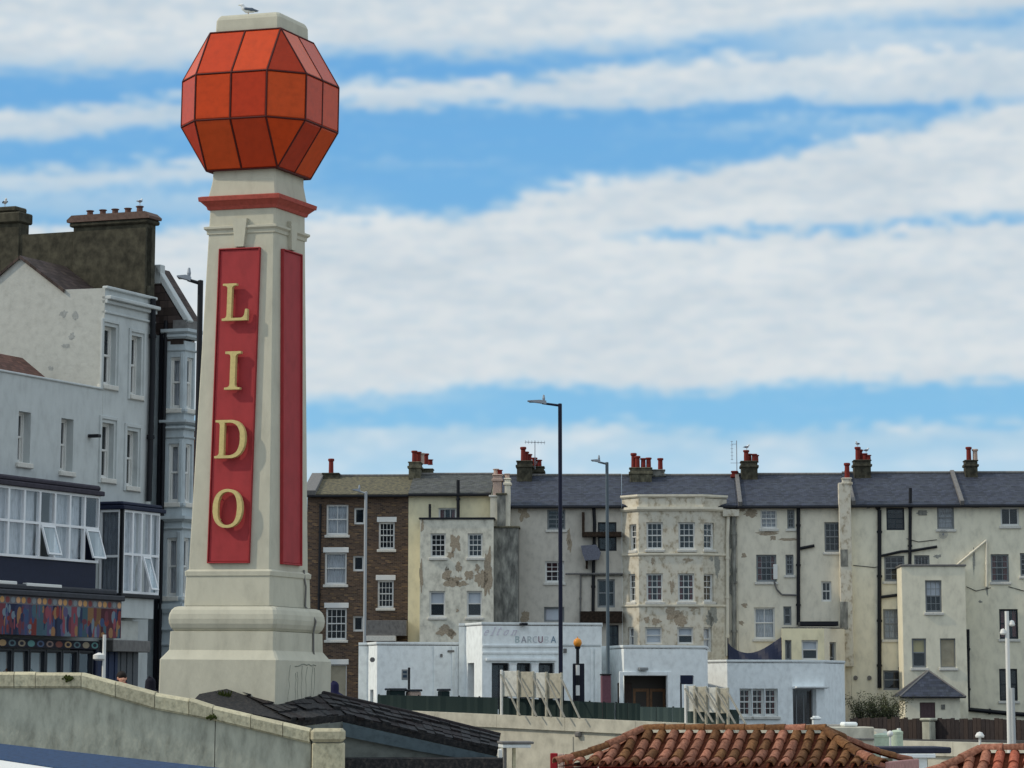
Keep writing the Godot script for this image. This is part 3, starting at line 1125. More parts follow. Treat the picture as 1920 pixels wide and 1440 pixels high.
func wing(base: Fr, u0: float, u1: float, vt: float, out: float, m: Material, wins: Array, cop: Material, depth := 0.0, vb := -1.0) -> Fr:
	# a projecting wing with walls, flat roof and coping
	var g := base.out(out)
	var vm := (vt + 1310) / 2
	var x0 := px(g, u0, vm).x
	var x1 := px(g, u1, vm).x
	var f := Fr.new(base.root, g.xf * Transform3D(Basis(), Vector3(x0, 0, 0)))
	f.ln = x1 - x0
	var y1 := px(f, (u0 + u1) / 2, vt).y
	var y0 := 0.0 if vb < 0 else px(f, (u0 + u1) / 2, vb).y
	var dz: float = depth if depth > 0.0 else out
	var b := MB.new()
	wall(b, 0, y0, f.ln, y1, 0, windows(f, wins), 0.16)
	b.quad(Vector3(0, y0, -dz), Vector3(0, y0, 0), Vector3(0, y1, 0), Vector3(0, y1, -dz))
	b.quad(Vector3(f.ln, y0, 0), Vector3(f.ln, y0, -dz), Vector3(f.ln, y1, -dz), Vector3(f.ln, y1, 0))
	b.quad(Vector3(0, y1, 0), Vector3(f.ln, y1, 0), Vector3(f.ln, y1, -dz), Vector3(0, y1, -dz))
	put(b, "wing_wall", m, base.root, f.xf)
	if not wins.is_empty():
		var im := MB.new()
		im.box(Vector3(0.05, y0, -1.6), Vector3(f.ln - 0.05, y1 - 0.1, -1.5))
		put(im, "dark_inner_wall", M.room, base.root, f.xf)
	if cop:
		var k := MB.new()
		k.box(Vector3(-0.07, y1 + 0.003, -dz + 0.01), Vector3(f.ln + 0.07, y1 + 0.11, 0.08), 0.02)
		put(k, "coping", cop, base.root, f.xf)
	return f

func slab(f: Fr, u0: float, v0: float, u1: float, v1: float, z0: float, z1: float, m: Material, called: String, e := 0.01, label := "") -> MeshInstance3D:
	var r := rc(f.out(z1), u0, v0, u1, v1)
	var b := MB.new()
	b.box(Vector3(r[0], r[1], z0), Vector3(r[2], r[3], z1), e)
	return put(b, called, m, f.root, f.xf, label)

func build_terrace() -> void:
	terr = Node3D.new()
	terr.position = at(1280, 1310, 175)
	terr.position.y = 0
	terr.rotation.y = deg_to_rad(-2.0)
	var G := "houses of the long terrace"
	# 1 brown brick
	var f := house("brick_house", "dark brown brick terrace house with white lintels and mossy roof, right of the tower", "house", terr, 572, 764, 926, 893, M.brick, M.moss, [
		[612, 946, 653, 1003, 2, 1, "sn"], [609, 1036, 650, 1096, 1, 1, "sln"], [611, 1140, 650, 1200, 4, 2, "sl"], [616, 1246, 650, 1310, 1, 1, "lx1"],
		[664, 952, 684, 983, 1, 1, "1"], [662, 1042, 682, 1071, 1, 1, "1"], [662, 1155, 681, 1184, 1, 1, "1"],
		[710, 979, 740, 1030, 4, 2, "sl"], [708, 1088, 738, 1140, 4, 2, "sl"]], G)
	verge(f, 580, 926, 893, 0.35)
	stack(f, 606, 636, 890, 905, 0.8, -4.4, M.chim_d, [[621, 860, 0]])
	pipe(f, [[601, 945], [599, 1050], [597, 1180], [597, 1300]], 0.07, M.black)
	slab(f, 688, 1163, 762, 1192, 0.0, 0.9, M.lead, "lean_to_roof")
	slab(f, 684, 1192, 742, 1202, 0.0, 1.0, M.sill, "ledge")
	slab(f, 690, 1202, 760, 1330, 0.0, 0.86, M.brick, "lean_to_wall")
	# 2 cream with a peeling wing
	f = house("cream_house", "cream terrace house whose projecting wing is peeling to bare brick", "house", terr, 764, 921, 924, 890, M.cream_y, M.slate_g, [
		[822, 952, 856, 974, 3, 1, "1c"]], G)
	var pw := wing(f, 787, 925, 974, 2.0, M.peel_w, [
		[807, 1000, 836, 1045, 3, 2, "s"], [877, 1000, 905, 1045, 3, 2, "s"], [805, 1108, 835, 1157, 1, 1, "sh"], [875, 1108, 904, 1157, 1, 1, "sh"]], M.black)
	bare(pw, [[853, 1018, 9, 14], [845, 1040, 7, 6], [860, 1064, 6, 10], [838, 1078, 7, 12], [846, 1092, 12, 8], [857, 1086, 8, 6], [880, 1078, 8, 8], [902, 1085, 10, 16], [915, 1080, 8, 40], [868, 1095, 9, 5], [895, 1066, 5, 8], [790, 1080, 3, 26], [836, 1182, 14, 10], [846, 1188, 7, 8], [858, 1145, 3, 3], [792, 985, 3, 12]], M.bare_brown)
	bare(pw, [[880, 1090, 5, 6], [838, 1066, 5, 5], [850, 1078, 5, 5]], M.peel_w)
	pipe(f, [[859, 900], [859, 972]], 0.09, M.black, 0.3, "soil_pipe")
	pipe(f, [[806, 945], [806, 972]], 0.07, M.black, 0.3, "flue")
	stack(f, 768, 790, 870, 905, 1.6, -4.4, M.cement_d, [[777, 845, 0], [784, 846, 0, -0.4], [790, 848, 1, -0.5], [797, 848, 0, -0.9], [804, 858, 0, -1.4]])
	stack(f, 786, 812, 882, 900, 0.9, -5.6, M.cement_d, [])
	# 3 dark slate, the recess
	f = house("grey_house", "grey rendered terrace house with pipes and a rusty ledge, left of the bay house", "house", terr, 921, 1168, 947, 892, M.cream3, M.slate, [
		[1026, 955, 1060, 993, 2, 2, "sg"], [1022, 1052, 1058, 1092, 3, 2, "s"], [1020, 1138, 1058, 1166, 1, 1, "g1b"],
		[1121, 979, 1156, 1033, 2, 2, "d"], [1120, 1086, 1153, 1139, 2, 1, "g"], [1137, 1172, 1160, 1212, 2, 1, "d"]], G)
	var w := wing(f, 924, 972, 990, 1.4, M.cement, [], M.cement_d)
	wing(f, 919, 940, 932, 0.9, M.cream2, [], M.sill)
	wing(f, 932, 948, 928, 1.1, M.cement, [], M.cement_d)
	bare(f, [[982, 962, 9, 12], [1066, 1008, 4, 12], [1068, 1022, 5, 10], [983, 1158, 8, 12]], M.bare_brown)
	stack(f, 925, 941, 893, 940, 0.9, 0.4, M.pot_b, [[930, 879, 1], [937, 881, 0]])
	stack(f, 947, 957, 900, 995, 0.9, 0.5, M.cream2, [[951, 888, 1]])
	stack(f, 970, 998, 868, 905, 1.6, -4.4, M.chim_d, [[981, 838, 0], [986, 846, 0, -0.3], [992, 850, 0, -0.5]])
	stack(f, 998, 1020, 878, 900, 1.2, -5.4, M.chim_d, [[1002, 858, 0], [1011, 862, 0]])
	slab(f, 1091, 997, 1166, 1006, 0.0, 0.7, M.rust, "ledge")
	slab(f, 1091, 960, 1096, 1000, 0.0, 0.6, M.rust, "bracket")
	slab(f, 1088, 1074, 1167, 1080, 0.0, 0.12, M.cement, "string_course")
	slab(f, 1088, 1146, 1167, 1168, 0.0, 0.5, M.rust, "balcony")
	pipe(f, [[1113, 946], [1115, 985], [1113, 1060], [1112, 1140], [1113, 1160]], 0.09, M.black)
	pipe(f, [[1060, 1076], [1168, 1076]], 0.05, M.lead, 0.2)
	pipe(f, [[1089, 1075], [1088, 1170]], 0.05, M.lead)
	var sb := MB.new()
	var pq := PackedVector2Array()
	for e in [[1089, 1023], [1118, 1021], [1127, 1036], [1123, 1049], [1097, 1051], [1092, 1038]]:
		pq.append(px(f.out(0.8), e[0], e[1]))
	sb.prism(pq, 0.25, 0.8)
	put(sb, "cistern_box", M.hopper, f.root, f.xf)
	slab(f, 1098, 1051, 1102, 1066, 0, 0.4, M.rust, "bracket")
	for u in [1006.0, 1015.0]:
		slab(f.out(-1.0), u - 2, 936, u + 2, 941, 0, 0.3, M.fr_w, "roof_vent")
	antenna(f.out(-4.4), 1003, 826, 880, 18, true)
	# 4 the bay house
	f = house("bay_house", "stained cream terrace house with a tall three-sided bay topped by a heavy cornice", "house", terr, 1168, 1386, 947, 892, M.cream2, M.slate, [], G)
	var yt := px(f.out(1.1), 1258, 932).y
	var fs := chain(f, [[1167, 0.0], [1198, 1.15], [1318, 1.15], [1364, 0.0]], 1080, 0, yt, [M.peel2], {
		0: [[1180, 983, 1193, 1032, 2, 2, "s"], [1178, 1076, 1191, 1129, 2, 2, "s"], [1177, 1176, 1188, 1212, 1, 1, "n"]],
		1: [[1212, 979, 1243, 1030, 3, 2, "s"], [1272, 979, 1303, 1030, 3, 2, "s"], [1212, 1075, 1243, 1128, 3, 2, "sc"], [1271, 1075, 1302, 1128, 3, 2, "sc"], [1210, 1176, 1241, 1208, 1, 1, "b"], [1270, 1176, 1300, 1208, 1, 1, "h"]],
		2: [[1320, 980, 1339, 1030, 2, 2, "s"], [1320, 1076, 1338, 1128, 2, 2, "s"], [1318, 1176, 1335, 1222, 1, 1, "b"]]}, M.lead)
	var Yb := func(v: float) -> float: return px(f.out(1.15), 1258, v).y
	band(fs, Yb.call(958), Yb.call(950), 0.16, M.cream2, "cornice")
	band(fs, Yb.call(933), Yb.call(927), 0.12, M.cream2, "parapet_coping")
	band(fs, Yb.call(1042), Yb.call(1037), 0.08, M.cream2)
	band(fs, Yb.call(1138), Yb.call(1133), 0.08, M.cream2)
	bare(fs[1], [[1225, 1052, 4, 6], [1290, 1050, 8, 4], [1260, 1150, 12, 14], [1275, 1162, 9, 12], [1230, 1165, 8, 6], [1212, 1162, 5, 5], [1300, 1140, 8, 4], [1260, 1100, 4, 12]], M.bare_brown)
	bare(fs[2], [[1336, 1150, 12, 18], [1330, 1160, 8, 12], [1345, 1060, 6, 20], [1334, 1048, 5, 5]], M.bare_grey)
	bare(f, [[1372, 1000, 8, 30], [1374, 1080, 7, 40]], M.bare_grey)
	for u in [1206.0, 1258.0, 1312.0]:
		slab(f.out(1.15), u - 9, 930, u + 9, 951, -0.05, 0.05, M.peel2, "parapet_block")
	stack(f, 1181, 1222, 880, 925, 0.9, -4.0, M.cement_d, [[1188, 849, 0, -0.2], [1195, 855, 0], [1206, 859, 0], [1216, 858, 0]])
	stack(f, 1222, 1246, 884, 920, 1.2, -5.0, M.cement, [[1238, 859, 0]])
	pipe(f, [[1366, 960], [1364, 1010], [1364, 1230]], 0.10, M.cream2, 0.14)
	pipe(f, [[1376, 955], [1377, 1230]], 0.13, M.cement, 0.14)
	slab(f, 1355, 955, 1386, 968, 0, 0.35, M.peel2, "corbel")
	antenna(f.out(-4.4), 1381, 826, 890, 10, false)
	stack(f, 1372, 1382, 886, 895, 0.5, -4.4, M.pot, [])
	# 5
	f = house("cream_house", "cream terrace house with one black drain pipe, between the bay house and the tall flue", "house", terr, 1386, 1597, 947, 890, M.cream2, M.slate, [
		[1426, 955, 1457, 991, 3, 2, "sn"], [1476, 955, 1490, 991, 2, 2, "gs"], [1546, 979, 1576, 1035, 3, 2, "gs"], [1418, 1040, 1456, 1091, 4, 2, "gsc"],
		[1473, 1040, 1488, 1078, 2, 2, "gs"], [1540, 1090, 1559, 1128, 2, 1, ""], [1414, 1139, 1453, 1198, 2, 1, "sn"], [1469, 1137, 1484, 1172, 1, 1, "g"]], G)
	bare(f, [[1408, 963, 13, 7], [1392, 955, 4, 4], [1449, 1009, 6, 4], [1480, 1011, 20, 2], [1395, 1042, 5, 4], [1396, 1135, 5, 4], [1390, 1168, 4, 4], [1440, 1000, 20, 3]], M.bare_brown)
	slab(f, 1450, 1058, 1458, 1086, -0.02, 0.12, M.fr_w, "vent_duct", 0.01)
	pipe(f, [[1497, 948], [1497, 1172]], 0.10, M.black)
	pipe(f, [[1497, 1029], [1527, 1023]], 0.08, M.black)
	pipe(f, [[1452, 1090], [1456, 1105], [1466, 1115], [1497, 1116]], 0.05, M.lead)
	verge(f, 1388, 947, 890)
	stack(f, 1389, 1420, 868, 905, 1.2, -4.4, M.chim_d, [[1399, 844, 0], [1405, 850, 0, -0.3], [1414, 851, 0], [1418, 852, 0, -0.4]])
	# wing low down in front of 5, with a canted end
	var y1 := px(f.out(3.0), 1520, 1176).y
	chain(f, [[1466, 0.0], [1466.5, 3.0], [1546, 3.0], [1584, 1.2], [1584.5, 0.0]], 1230, 0, y1, [M.cream_y, M.cream_y, M.cream2, M.cream2], {
		1: [[1472, 1200, 1484, 1238, 1, 1, "g1"], [1503, 1200, 1534, 1238, 1, 1, "h"]], 2: [[1556, 1204, 1568, 1264, 1, 1, "g"]]}, M.lead)
	slab(f.out(0.6), 1500, 1165, 1572, 1173, 0, 2.0, M.black, "gutter")
	# the flue that climbs the joint of 5 and 6
	slab(f, 1575, 905, 1598, 1250, -0.02, 0.5, M.peel2, "flue_stack", 0.03)
	slab(f, 1576, 1030, 1590, 1062, 0.3, 0.53, M.cement, "bare_patch")
	slab(f, 1575, 1128, 1590, 1180, 0.3, 0.53, M.cement, "bare_patch")
	stack(f, 1579, 1596, 899, 925, 0.5, 0.2, M.peel2, [[1588, 868, 0]])
	# 6 the long house at the right
	f = house("long_house", "long cream house at the right end with black drain pipes and a square rear wing", "house", terr, 1597, 2010, 945, 887, M.cream, M.slate, [
		[1662, 952, 1696, 994, 2, 2, "d"], [1757, 950, 1789, 992, 2, 2, "gsn"], [1876, 951, 1911, 986, 2, 1, "1s"], [1658, 1042, 1696, 1090, 3, 2, "gs"], [1714, 1041, 1743, 1062, 4, 1, "g1"],
		[1656, 1142, 1691, 1199, 3, 2, "gsn"], [1656, 1257, 1691, 1294, 1, 1, "g"], [1858, 1039, 1892, 1091, 3, 2, "gsc"], [1913, 1037, 1945, 1080, 3, 2, "gs"],
		[1874, 1142, 1909, 1198, 2, 1, "dsc"], [1874, 1254, 1908, 1314, 2, 1, "ds"]], G)
	verge(f, 1600, 945, 887)
	verge(f, 1804, 945, 887)
	stack(f, 1600, 1632, 866, 905, 1.2, -4.4, M.chim_d, [[1608, 838, 0], [1613, 842, 0, -0.3], [1621, 850, 0], [1628, 853, 0]])
	stack(f, 1808, 1832, 866, 905, 1.0, -4.4, M.chim_d, [[1816, 838, 0], [1828, 842, 1]])
	pipe(f, [[1640, 946], [1649, 956], [1649, 1290]], 0.11, M.black)
	pipe(f, [[1707, 915], [1706, 1060], [1689, 1063], [1688, 1292]], 0.09, M.black)
	pipe(f, [[1649, 1043], [1690, 1034], [1707, 1033], [1757, 1025]], 0.07, M.black)
	pipe(f, [[1649, 1120], [1688, 1115]], 0.08, M.black)
	pipe(f, [[1790, 1063], [1850, 1013], [1850, 1100]], 0.06, M.cream2, 0.12, "waste_pipe")
	bare(f, [[1730, 962, 8, 3], [1758, 1043, 7, 3], [1628, 952, 3, 2], [1826, 1050, 2, 20], [1850, 1095, 2, 25], [1838, 1128, 3, 2]], M.bare_grey)
	slab(f, 1722, 957, 1738, 966, 0, 0.05, M.cement, "vent")
	slab(f, 1822, 945, 1836, 952, 0, 0.05, M.cement, "vent")
	w = wing(f, 1693, 1812, 1062, 3.2, M.cream, [
		[1735, 1088, 1766, 1148, 3, 2, "gsh"], [1710, 1197, 1737, 1252, 1, 1, "sgy"], [1763, 1197, 1792, 1252, 1, 1, "sxg"]], M.lead)
	pipe(f, [[1814, 1180], [1815, 1330], [1896, 1338], [1960, 1342]], 0.11, M.black)
	for u in [1604.0, 1630.0]:
		var vb := MB.new()
		var p := px(f, u, 1271)
		vb.tube(Vector3(p.x, p.y, -0.02), Vector3(p.x, p.y, 0.08), 0.12, 0.12, 12)
		put(vb, "vent", M.lead, f.root, f.xf)
	# round white fan grille under the small top window
	var p2 := px(f, 1768, 1002)
	var gr := MB.new()
	for i in 4:
		for j in 16:
			var a0 := TAU * j / 16.0
			var a1 := TAU * (j + 1) / 16.0
			var ra := 0.06 + 0.055 * i
			gr.tube(Vector3(p2.x + cos(a0) * ra, p2.y + sin(a0) * ra, 0.2), Vector3(p2.x + cos(a1) * ra, p2.y + sin(a1) * ra, 0.2), 0.012, 0.012, 5, false)
	gr.tube(Vector3(p2.x, p2.y, 0), Vector3(p2.x, p2.y, 0.2), 0.05, 0.05, 8)
	put(gr, "satellite_dish", M.fr_g, f.root, f.xf)
	# slack cables clipped along the backs
	for e in [[[1600, 1060], [1640, 1064], [1649, 1062]], [[1812, 1100], [1830, 1108], [1858, 1102]], [[1891, 1100], [1920, 1108], [1960, 1106]], [[1700, 1010], [1722, 1016], [1757, 1012]]]:
		pipe(f, e, 0.018, M.black, 0.03, "cable")
	build_lodge()

func verge(f: Fr, u: float, ve: float, vr: float, wide := 0.11) -> void:   # raised coping that follows the roof slope
	var e := px(f.out(0.3), u, ve)
	var r := px(f.out(-4.6), u, vr)
	var b := MB.new()
	var x := e.x
	for s in [[0.34, e.y, -4.7, r.y], [-4.7, r.y, -9.4, e.y]]:
		var p := Vector3(x, s[1] - 0.1, s[0])
		var q := Vector3(x, s[3] - 0.1, s[2])
		var d := q - p
		b.box(Vector3(-wide, 0, -d.length()), Vector3(wide, 0.3, 0), 0.02, Transform3D(Basis.looking_at(d.normalized(), Vector3.UP), p))
	put(b, "verge", M.lead, f.root, f.xf)

func bare(f: Fr, list: Array, m: Material) -> void:     # places where the render has come off: ragged patches, [px, row, half width, half height]
	for e in list:
		var c := px(f, e[0], e[1])
		var k: float = 1.0 / 34.0
		var poly := PackedVector2Array()
		var n := 44
		for i in n:
			var a := TAU * i / n
			var r: float = 1.0 + 0.7 * n2.get_noise_2d(e[0] * 3.0 + cos(a) * 60.0, e[1] * 3.0 + sin(a) * 60.0) + 0.5 * n3.get_noise_2d(e[0] * 7.0 + cos(a) * 50.0, e[1] * 7.0 + sin(a) * 50.0) + rng.randf_range(-0.06, 0.06)
			r = maxf(r, 0.15)
			poly.append(c + Vector2(cos(a) * e[2] * k, sin(a) * e[3] * k) * r)
		var b := MB.new()
		b.prism(poly, 0.001, 0.006)
		put(b, "bare_patch", m, f.root, f.xf)

func antenna(f: Fr, u: float, v0: float, v1: float, w: float, flat: bool) -> void:
	var b := MB.new()
	var p := px(f, u, v0)
	var q := px(f, u, v1)
	var s: float = w / 34.0
	b.tube(Vector3(p.x, q.y, 0), Vector3(p.x, p.y, 0), 0.025, 0.025, 6)
	if flat:
		b.tube(Vector3(p.x - s, p.y - 0.1, 0.2), Vector3(p.x + s, p.y - 0.1, -0.2), 0.018, 0.018, 6)
		for i in 7:
			var k := lerpf(-1, 1, i / 6.0)
			b.tube(Vector3(p.x + s * k - 0.05, p.y - 0.1, 0.2 * -k - 0.25), Vector3(p.x + s * k + 0.05, p.y - 0.1, 0.2 * -k + 0.25), 0.01, 0.01, 5)
			b.tube(Vector3(p.x + s * k, p.y - 0.2, -0.2 * k), Vector3(p.x + s * k, p.y, -0.2 * k), 0.01, 0.01, 5)
	else:
		b.tube(Vector3(p.x - s * 0.9, p.y - 0.02, 0), Vector3(p.x - s * 0.9, p.y - 1.1, 0), 0.015, 0.015, 6)
		for i in 6:
			var yy := p.y - 0.05 - i * 0.2
			b.tube(Vector3(p.x - s * 1.15, yy, 0), Vector3(p.x - s * 0.65, yy, 0), 0.01, 0.01, 5)
		b.tube(Vector3(p.x - s * 0.9, p.y - 0.2, 0), Vector3(p.x, p.y - 0.2, 0), 0.012, 0.012, 5)
		b.tube(Vector3(p.x - s * 1.2, p.y - 1.25, 0), Vector3(p.x + s * 0.5, p.y - 1.25, 0), 0.012, 0.012, 5)
	put(b, "aerial", M.metal, f.root, f.xf)

func build_lodge() -> void:
	var t := thing("small_lodge", "little cream outhouse with a hipped slate roof in front of the long house", "outhouse", on_plane(terr, 1697, 7.0), terr.rotation.y)
	var f := Fr.new(t)
	var x1 := px(f, 1800, 1320).x
	var ye := px(f, 1750, 1304).y
	var ya := px(f.out(-1.9), 1750, 1258).y
	var b := MB.new()
	wall(b, 0, -0.6, x1, ye, 0, [rc(f, 1725, 1317, 1754, 1372)], 0.14)
	room(b, 0, -0.6, x1, ye, -3.8, 0)
	put(b, "wall", M.cream, t)
	var d := rc(f, 1725, 1317, 1754, 1372)
	var k := MB.new()
	k.box(Vector3(d[0], d[1], -0.12), Vector3(d[2], d[3], -0.06), 0.01)
	for i in 4:
		k.box(Vector3(lerpf(d[0], d[2], (i + 0.1) / 4.0), d[1] + 0.1, -0.06), Vector3(lerpf(d[0], d[2], (i + 0.9) / 4.0), d[3] - 0.1, -0.045), 0.01)
	put(k, "door", M.dark_red, t)
	var r := MB.new()
	var o := 0.28
	var A := Vector3(-o, ye - 0.05, o)
	var B := Vector3(x1 + o, ye - 0.05, o)
	var Cc := Vector3(x1 + o, ye - 0.05, -3.8 - o)
	var D := Vector3(-o, ye - 0.05, -3.8 - o)
	var P := Vector3(x1 / 2, ya, -1.6)
	var Q := Vector3(x1 / 2, ya, -2.4)
	r.tri(A, B, P, Vector2(0, 2), Vector2(3.5, 2), Vector2(1.75, 0))
	r.tri(Cc, D, Q, Vector2(0, 2), Vector2(3.5, 2), Vector2(1.75, 0))
	r.quad(B, Cc, Q, P)
	r.quad(D, A, P, Q)
	r.quad(D, Cc, B, A)
	put(r, "roof", M.slate, t)
	var hp := MB.new()
	for e in [[A, P], [B, P], [P, Q], [Cc, Q], [D, Q]]:
		hp.tube(e[0], e[1], 0.05, 0.05, 6)
	put(hp, "hip_tiles", M.lead, t)
	var g := MB.new()
	g.box(Vector3(-o, ye - 0.14, o - 0.02), Vector3(x1 + o, ye - 0.055, o + 0.08), 0.02)
	put(g, "gutter", M.black, t)
	slab(f, 1765, 1321, 1772, 1330, 0, 0.06, M.cement, "vent")

func build_fence() -> void:
	var t := thing("board_fence", "dark brown board fence below the cream houses at the right", "fence", on_plane(swr, 1592, -1.2), swr.rotation.y)
	var f := Fr.new(t)
	var x1 := px(f, 1990, 1360).x
	var yt := px(f, 1700, 1347).y
	var b := MB.new()
	b.box(Vector3(0, 0.02, -0.1), Vector3(x1, 0.1, -0.04))
	b.box(Vector3(0, yt - 0.2, -0.1), Vector3(x1, yt - 0.12, -0.04))
	put(b, "rail", M.wood_d, t)
	var n := int(x1 / 0.155)
	var me := []
	for i in 5:
		var k := MB.new()
		k.box(Vector3(0, -0.5, -0.04), Vector3(0.147, yt + [0.0, 0.02, -0.02, 0.03, -0.01][i], -0.015), 0.004)
		me.append(k.mesh())
	for i in n:
		put_mesh(me[rng.randi() % 5], "board", [M.wood_d, M.wood_d2, M.wood_d3][rng.randi() % 3], t, Transform3D(Basis(Vector3.UP, rng.randf_range(-0.02, 0.02)), Vector3(i * 0.155, rng.randf_range(-0.02, 0.02), rng.randf_range(-0.006, 0.006))))
	var pst := MB.new()
	var q := rc(f.out(0.3), 1730, 1352, 1746, 1392)
	pst.box(Vector3(q[0], q[1] - 0.3, 0.05), Vector3(q[2], q[3], 0.35), 0.03)
	pst.box(Vector3(q[0] - 0.05, q[3] + 0.003, 0.0), Vector3(q[2] + 0.05, q[3] + 0.09, 0.4), 0.03)
	put(pst, "gate_pier", M.stone, t)


# ---------------------------------------------------------------- the street of houses at the left, seen along their fronts
func build_left() -> void:
	var th := deg_to_rad(68.0)
	var ref := Node3D.new()
	ref.position = at(180, 1310, 95)
	ref.position.y = 0
	ref.rotation.y = th
	# --- corner block: front, gable and chimneys
	var t := thing("corner_house", "tall white rendered corner house with a dark gable chimney wall and four narrow windows", "house", ref.position, th)
	var f := Fr.new(t)
	var x1 := px(f, 287, 700).x
	var yc := px(f, 184, 562).y         # underside of the cornice
	var yp := px(f, 184, 537).y         # parapet top
	var b := MB.new()
	var holes := windows(f, [[195, 612, 217, 722, 1, 1, "s"], [246, 630, 265, 741, 1, 1, "s"], [191, 793, 213, 897, 1, 1, "s"], [238, 808, 258, 912, 1, 1, "s"]], 0.22)
	wall(b, 0, 0, x1, yp, 0, holes, 0.22)
	b.quad(Vector3(x1, 0, 0), Vector3(x1, 0, -9), Vector3(x1, yp, -9), Vector3(x1, yp, 0))
	b.quad(Vector3(0, 0, -9), Vector3(0, 0, -0.001), Vector3(0, yp, -0.001), Vector3(0, yp, -9))
	b.quad(Vector3(x1, 0, -9), Vector3(0, 0, -9), Vector3(0, yp, -9), Vector3(x1, yp, -9))
	put(b, "front_wall", M.render_w, t)
	var im := MB.new()
	im.box(Vector3(0.05, 0, -2.1), Vector3(x1 - 0.05, yp - 0.3, -2.0))
	put(im, "dark_inner_wall", M.room, t)
	# window surrounds: thin raised frames
	for h in holes:
		var s := MB.new()
		for e in [[h[0] - 0.2, h[1] - 0.16, h[0] - 0.1, h[3] + 0.2], [h[2] + 0.1, h[1] - 0.16, h[2] + 0.2, h[3] + 0.2], [h[0] - 0.1, h[3] + 0.1, h[2] + 0.1, h[3] + 0.2]]:
			s.box(Vector3(e[0], e[1], -0.02), Vector3(e[2], e[3], 0.05), 0.01)
		put(s, "window_surround", M.render_w, t)
	# cornice on the front
	var c := MB.new()
	for e in [[yc - 0.35, yc - 0.27, 0.06], [yc - 0.06, yc + 0.06, 0.1], [yc + 0.06, yc + 0.17, 0.22], [yp - 0.02, yp + 0.07, 0.1]]:
		c.box(Vector3(-0.02, e[0], -0.1), Vector3(x1 + 0.03, e[1], e[2]), 0.02)
	put(c, "cornice", M.render_w, t)
	# the gable wall looks towards us: its x runs back from the front
	var g := Fr.new(t, Transform3D(Basis(Vector3(0, 0, 1), Vector3.UP, Vector3(-1, 0, 0)), Vector3(0, 0, 0)))
	var ga := px(g, 40, 483)
	var gl := px(g, 116, 534)
	var gb := MB.new()
	var wgab := -2.0 * ga.x
	gb.prism(PackedVector2Array([Vector2(0.0, 0.0), Vector2(0.0, yp), Vector2(gl.x, yp + 0.02), Vector2(ga.x, ga.y), Vector2(2 * ga.x - gl.x, yp), Vector2(-9.0, yp), Vector2(-9.0, 0.0)]), 0.003, 0.02)
	put(gb, "gable_wall", M.gable, t, g.xf)
	bare(g.out(0.02), [[118, 588, 4, 3], [141, 592, 3, 5], [135, 630, 3, 4], [124, 648, 4, 2], [95, 690, 3, 2]], M.gable_patch)
	var rb := MB.new()                   # slate roof running back from the gable to the chimney wall
	var xe := x1 - 0.3
	var gx := g.xf
	for s in [-1, 1]:
		var e0 := gx * Vector3(gl.x + 0.15 if s > 0 else 2 * ga.x - gl.x - 0.15, yp + 0.0, 0.1)
		var e1 := e0 + Vector3(xe, 0, 0)
		var r0 := gx * Vector3(ga.x, ga.y + 0.06, 0.1)
		var r1 := r0 + Vector3(xe, 0, 0)
		if s > 0:
			rb.quad(e0, e1, r1, r0)
			rb.quad(e0 + Vector3(0, -0.1, 0), e0, r0, r0 + Vector3(0, -0.1, 0))
		else:
			rb.quad(e1, e0, r0, r1)
			rb.quad(r0 + Vector3(0, -0.1, 0), r0, e0, e0 + Vector3(0, -0.1, 0))
	rb.quad(Vector3(0.02, yp - 0.1, -0.1), Vector3(xe, yp - 0.1, -0.1), Vector3(xe, yp - 0.1, -8.9), Vector3(0.02, yp - 0.1, -8.9))
	put(rb, "roof", M.slate_b, t)
	# chimney wall behind: a dark rendered party wall with two stacks
	var p := Fr.new(t, Transform3D(g.xf.basis, Vector3(x1 - 0.35, 0, 0)))
	var wl := px(p, 42, 440)
	var s0 := px(p, 139, 440)
	var s1 := px(p, 276, 440)
	var st0 := px(p, 139, 420)
	var pw := MB.new()
	pw.box(Vector3(-9, 0.1, -0.3), Vector3(minf(s1.x, -0.05), wl.y, 0.0))
	pw.box(Vector3(s1.x - 0.02, 0.1, -0.32), Vector3(-0.03, px(p, 283, 535).y, -0.02))
	put(pw, "party_wall", M.chim_d, t, p.xf)
	var big := MB.new()
	big.box(Vector3(s0.x, wl.y - 3.5, -0.55), Vector3(s1.x, st0.y, 0.06), 0.02)
	var yk := px(p, 200, 408).y
	big.box(Vector3(s0.x - 0.10, st0.y - 0.12, -0.65), Vector3(s1.x + 0.10, st0.y + 0.02, 0.16), 0.04)
	var bs := put(big, "chimney", M.chim_d, t, p.xf)
	var capm := MB.new()
	var yt := px(p, 200, 402).y
	capm.prism(PackedVector2Array([Vector2(s0.x - 0.16, st0.y + 0.022), Vector2(s1.x + 0.16, st0.y + 0.022), Vector2(s1.x + 0.17, st0.y + 0.1), Vector2(s1.x - 0.0, yt), Vector2(s0.x + 0.0, yt), Vector2(s0.x - 0.17, st0.y + 0.1)]), -0.62, 0.2)
	put(capm, "chimney_cap", M.cap_brown, bs)
	for u in [163.0, 187.0, 210.0, 234.0, 256.0]:
		var q := px(p, u, 398)
		pot(bs, Vector3(q.x, yt - 0.03, -0.2), 0.22 if u < 250 else 0.26, 0.115, M.pot_d)
	var lb := MB.new()
	var l1 := px(p, 43, 395)
	lb.box(Vector3(l1.x - 2.2, wl.y - 3.5, -0.55), Vector3(px(p, 38, 420).x, px(p, 30, 408).y, 0.06), 0.02)
	lb.box(Vector3(l1.x - 2.3, px(p, 30, 418).y, -0.65), Vector3(px(p, 42, 420).x, px(p, 30, 398).y, 0.16), 0.04)
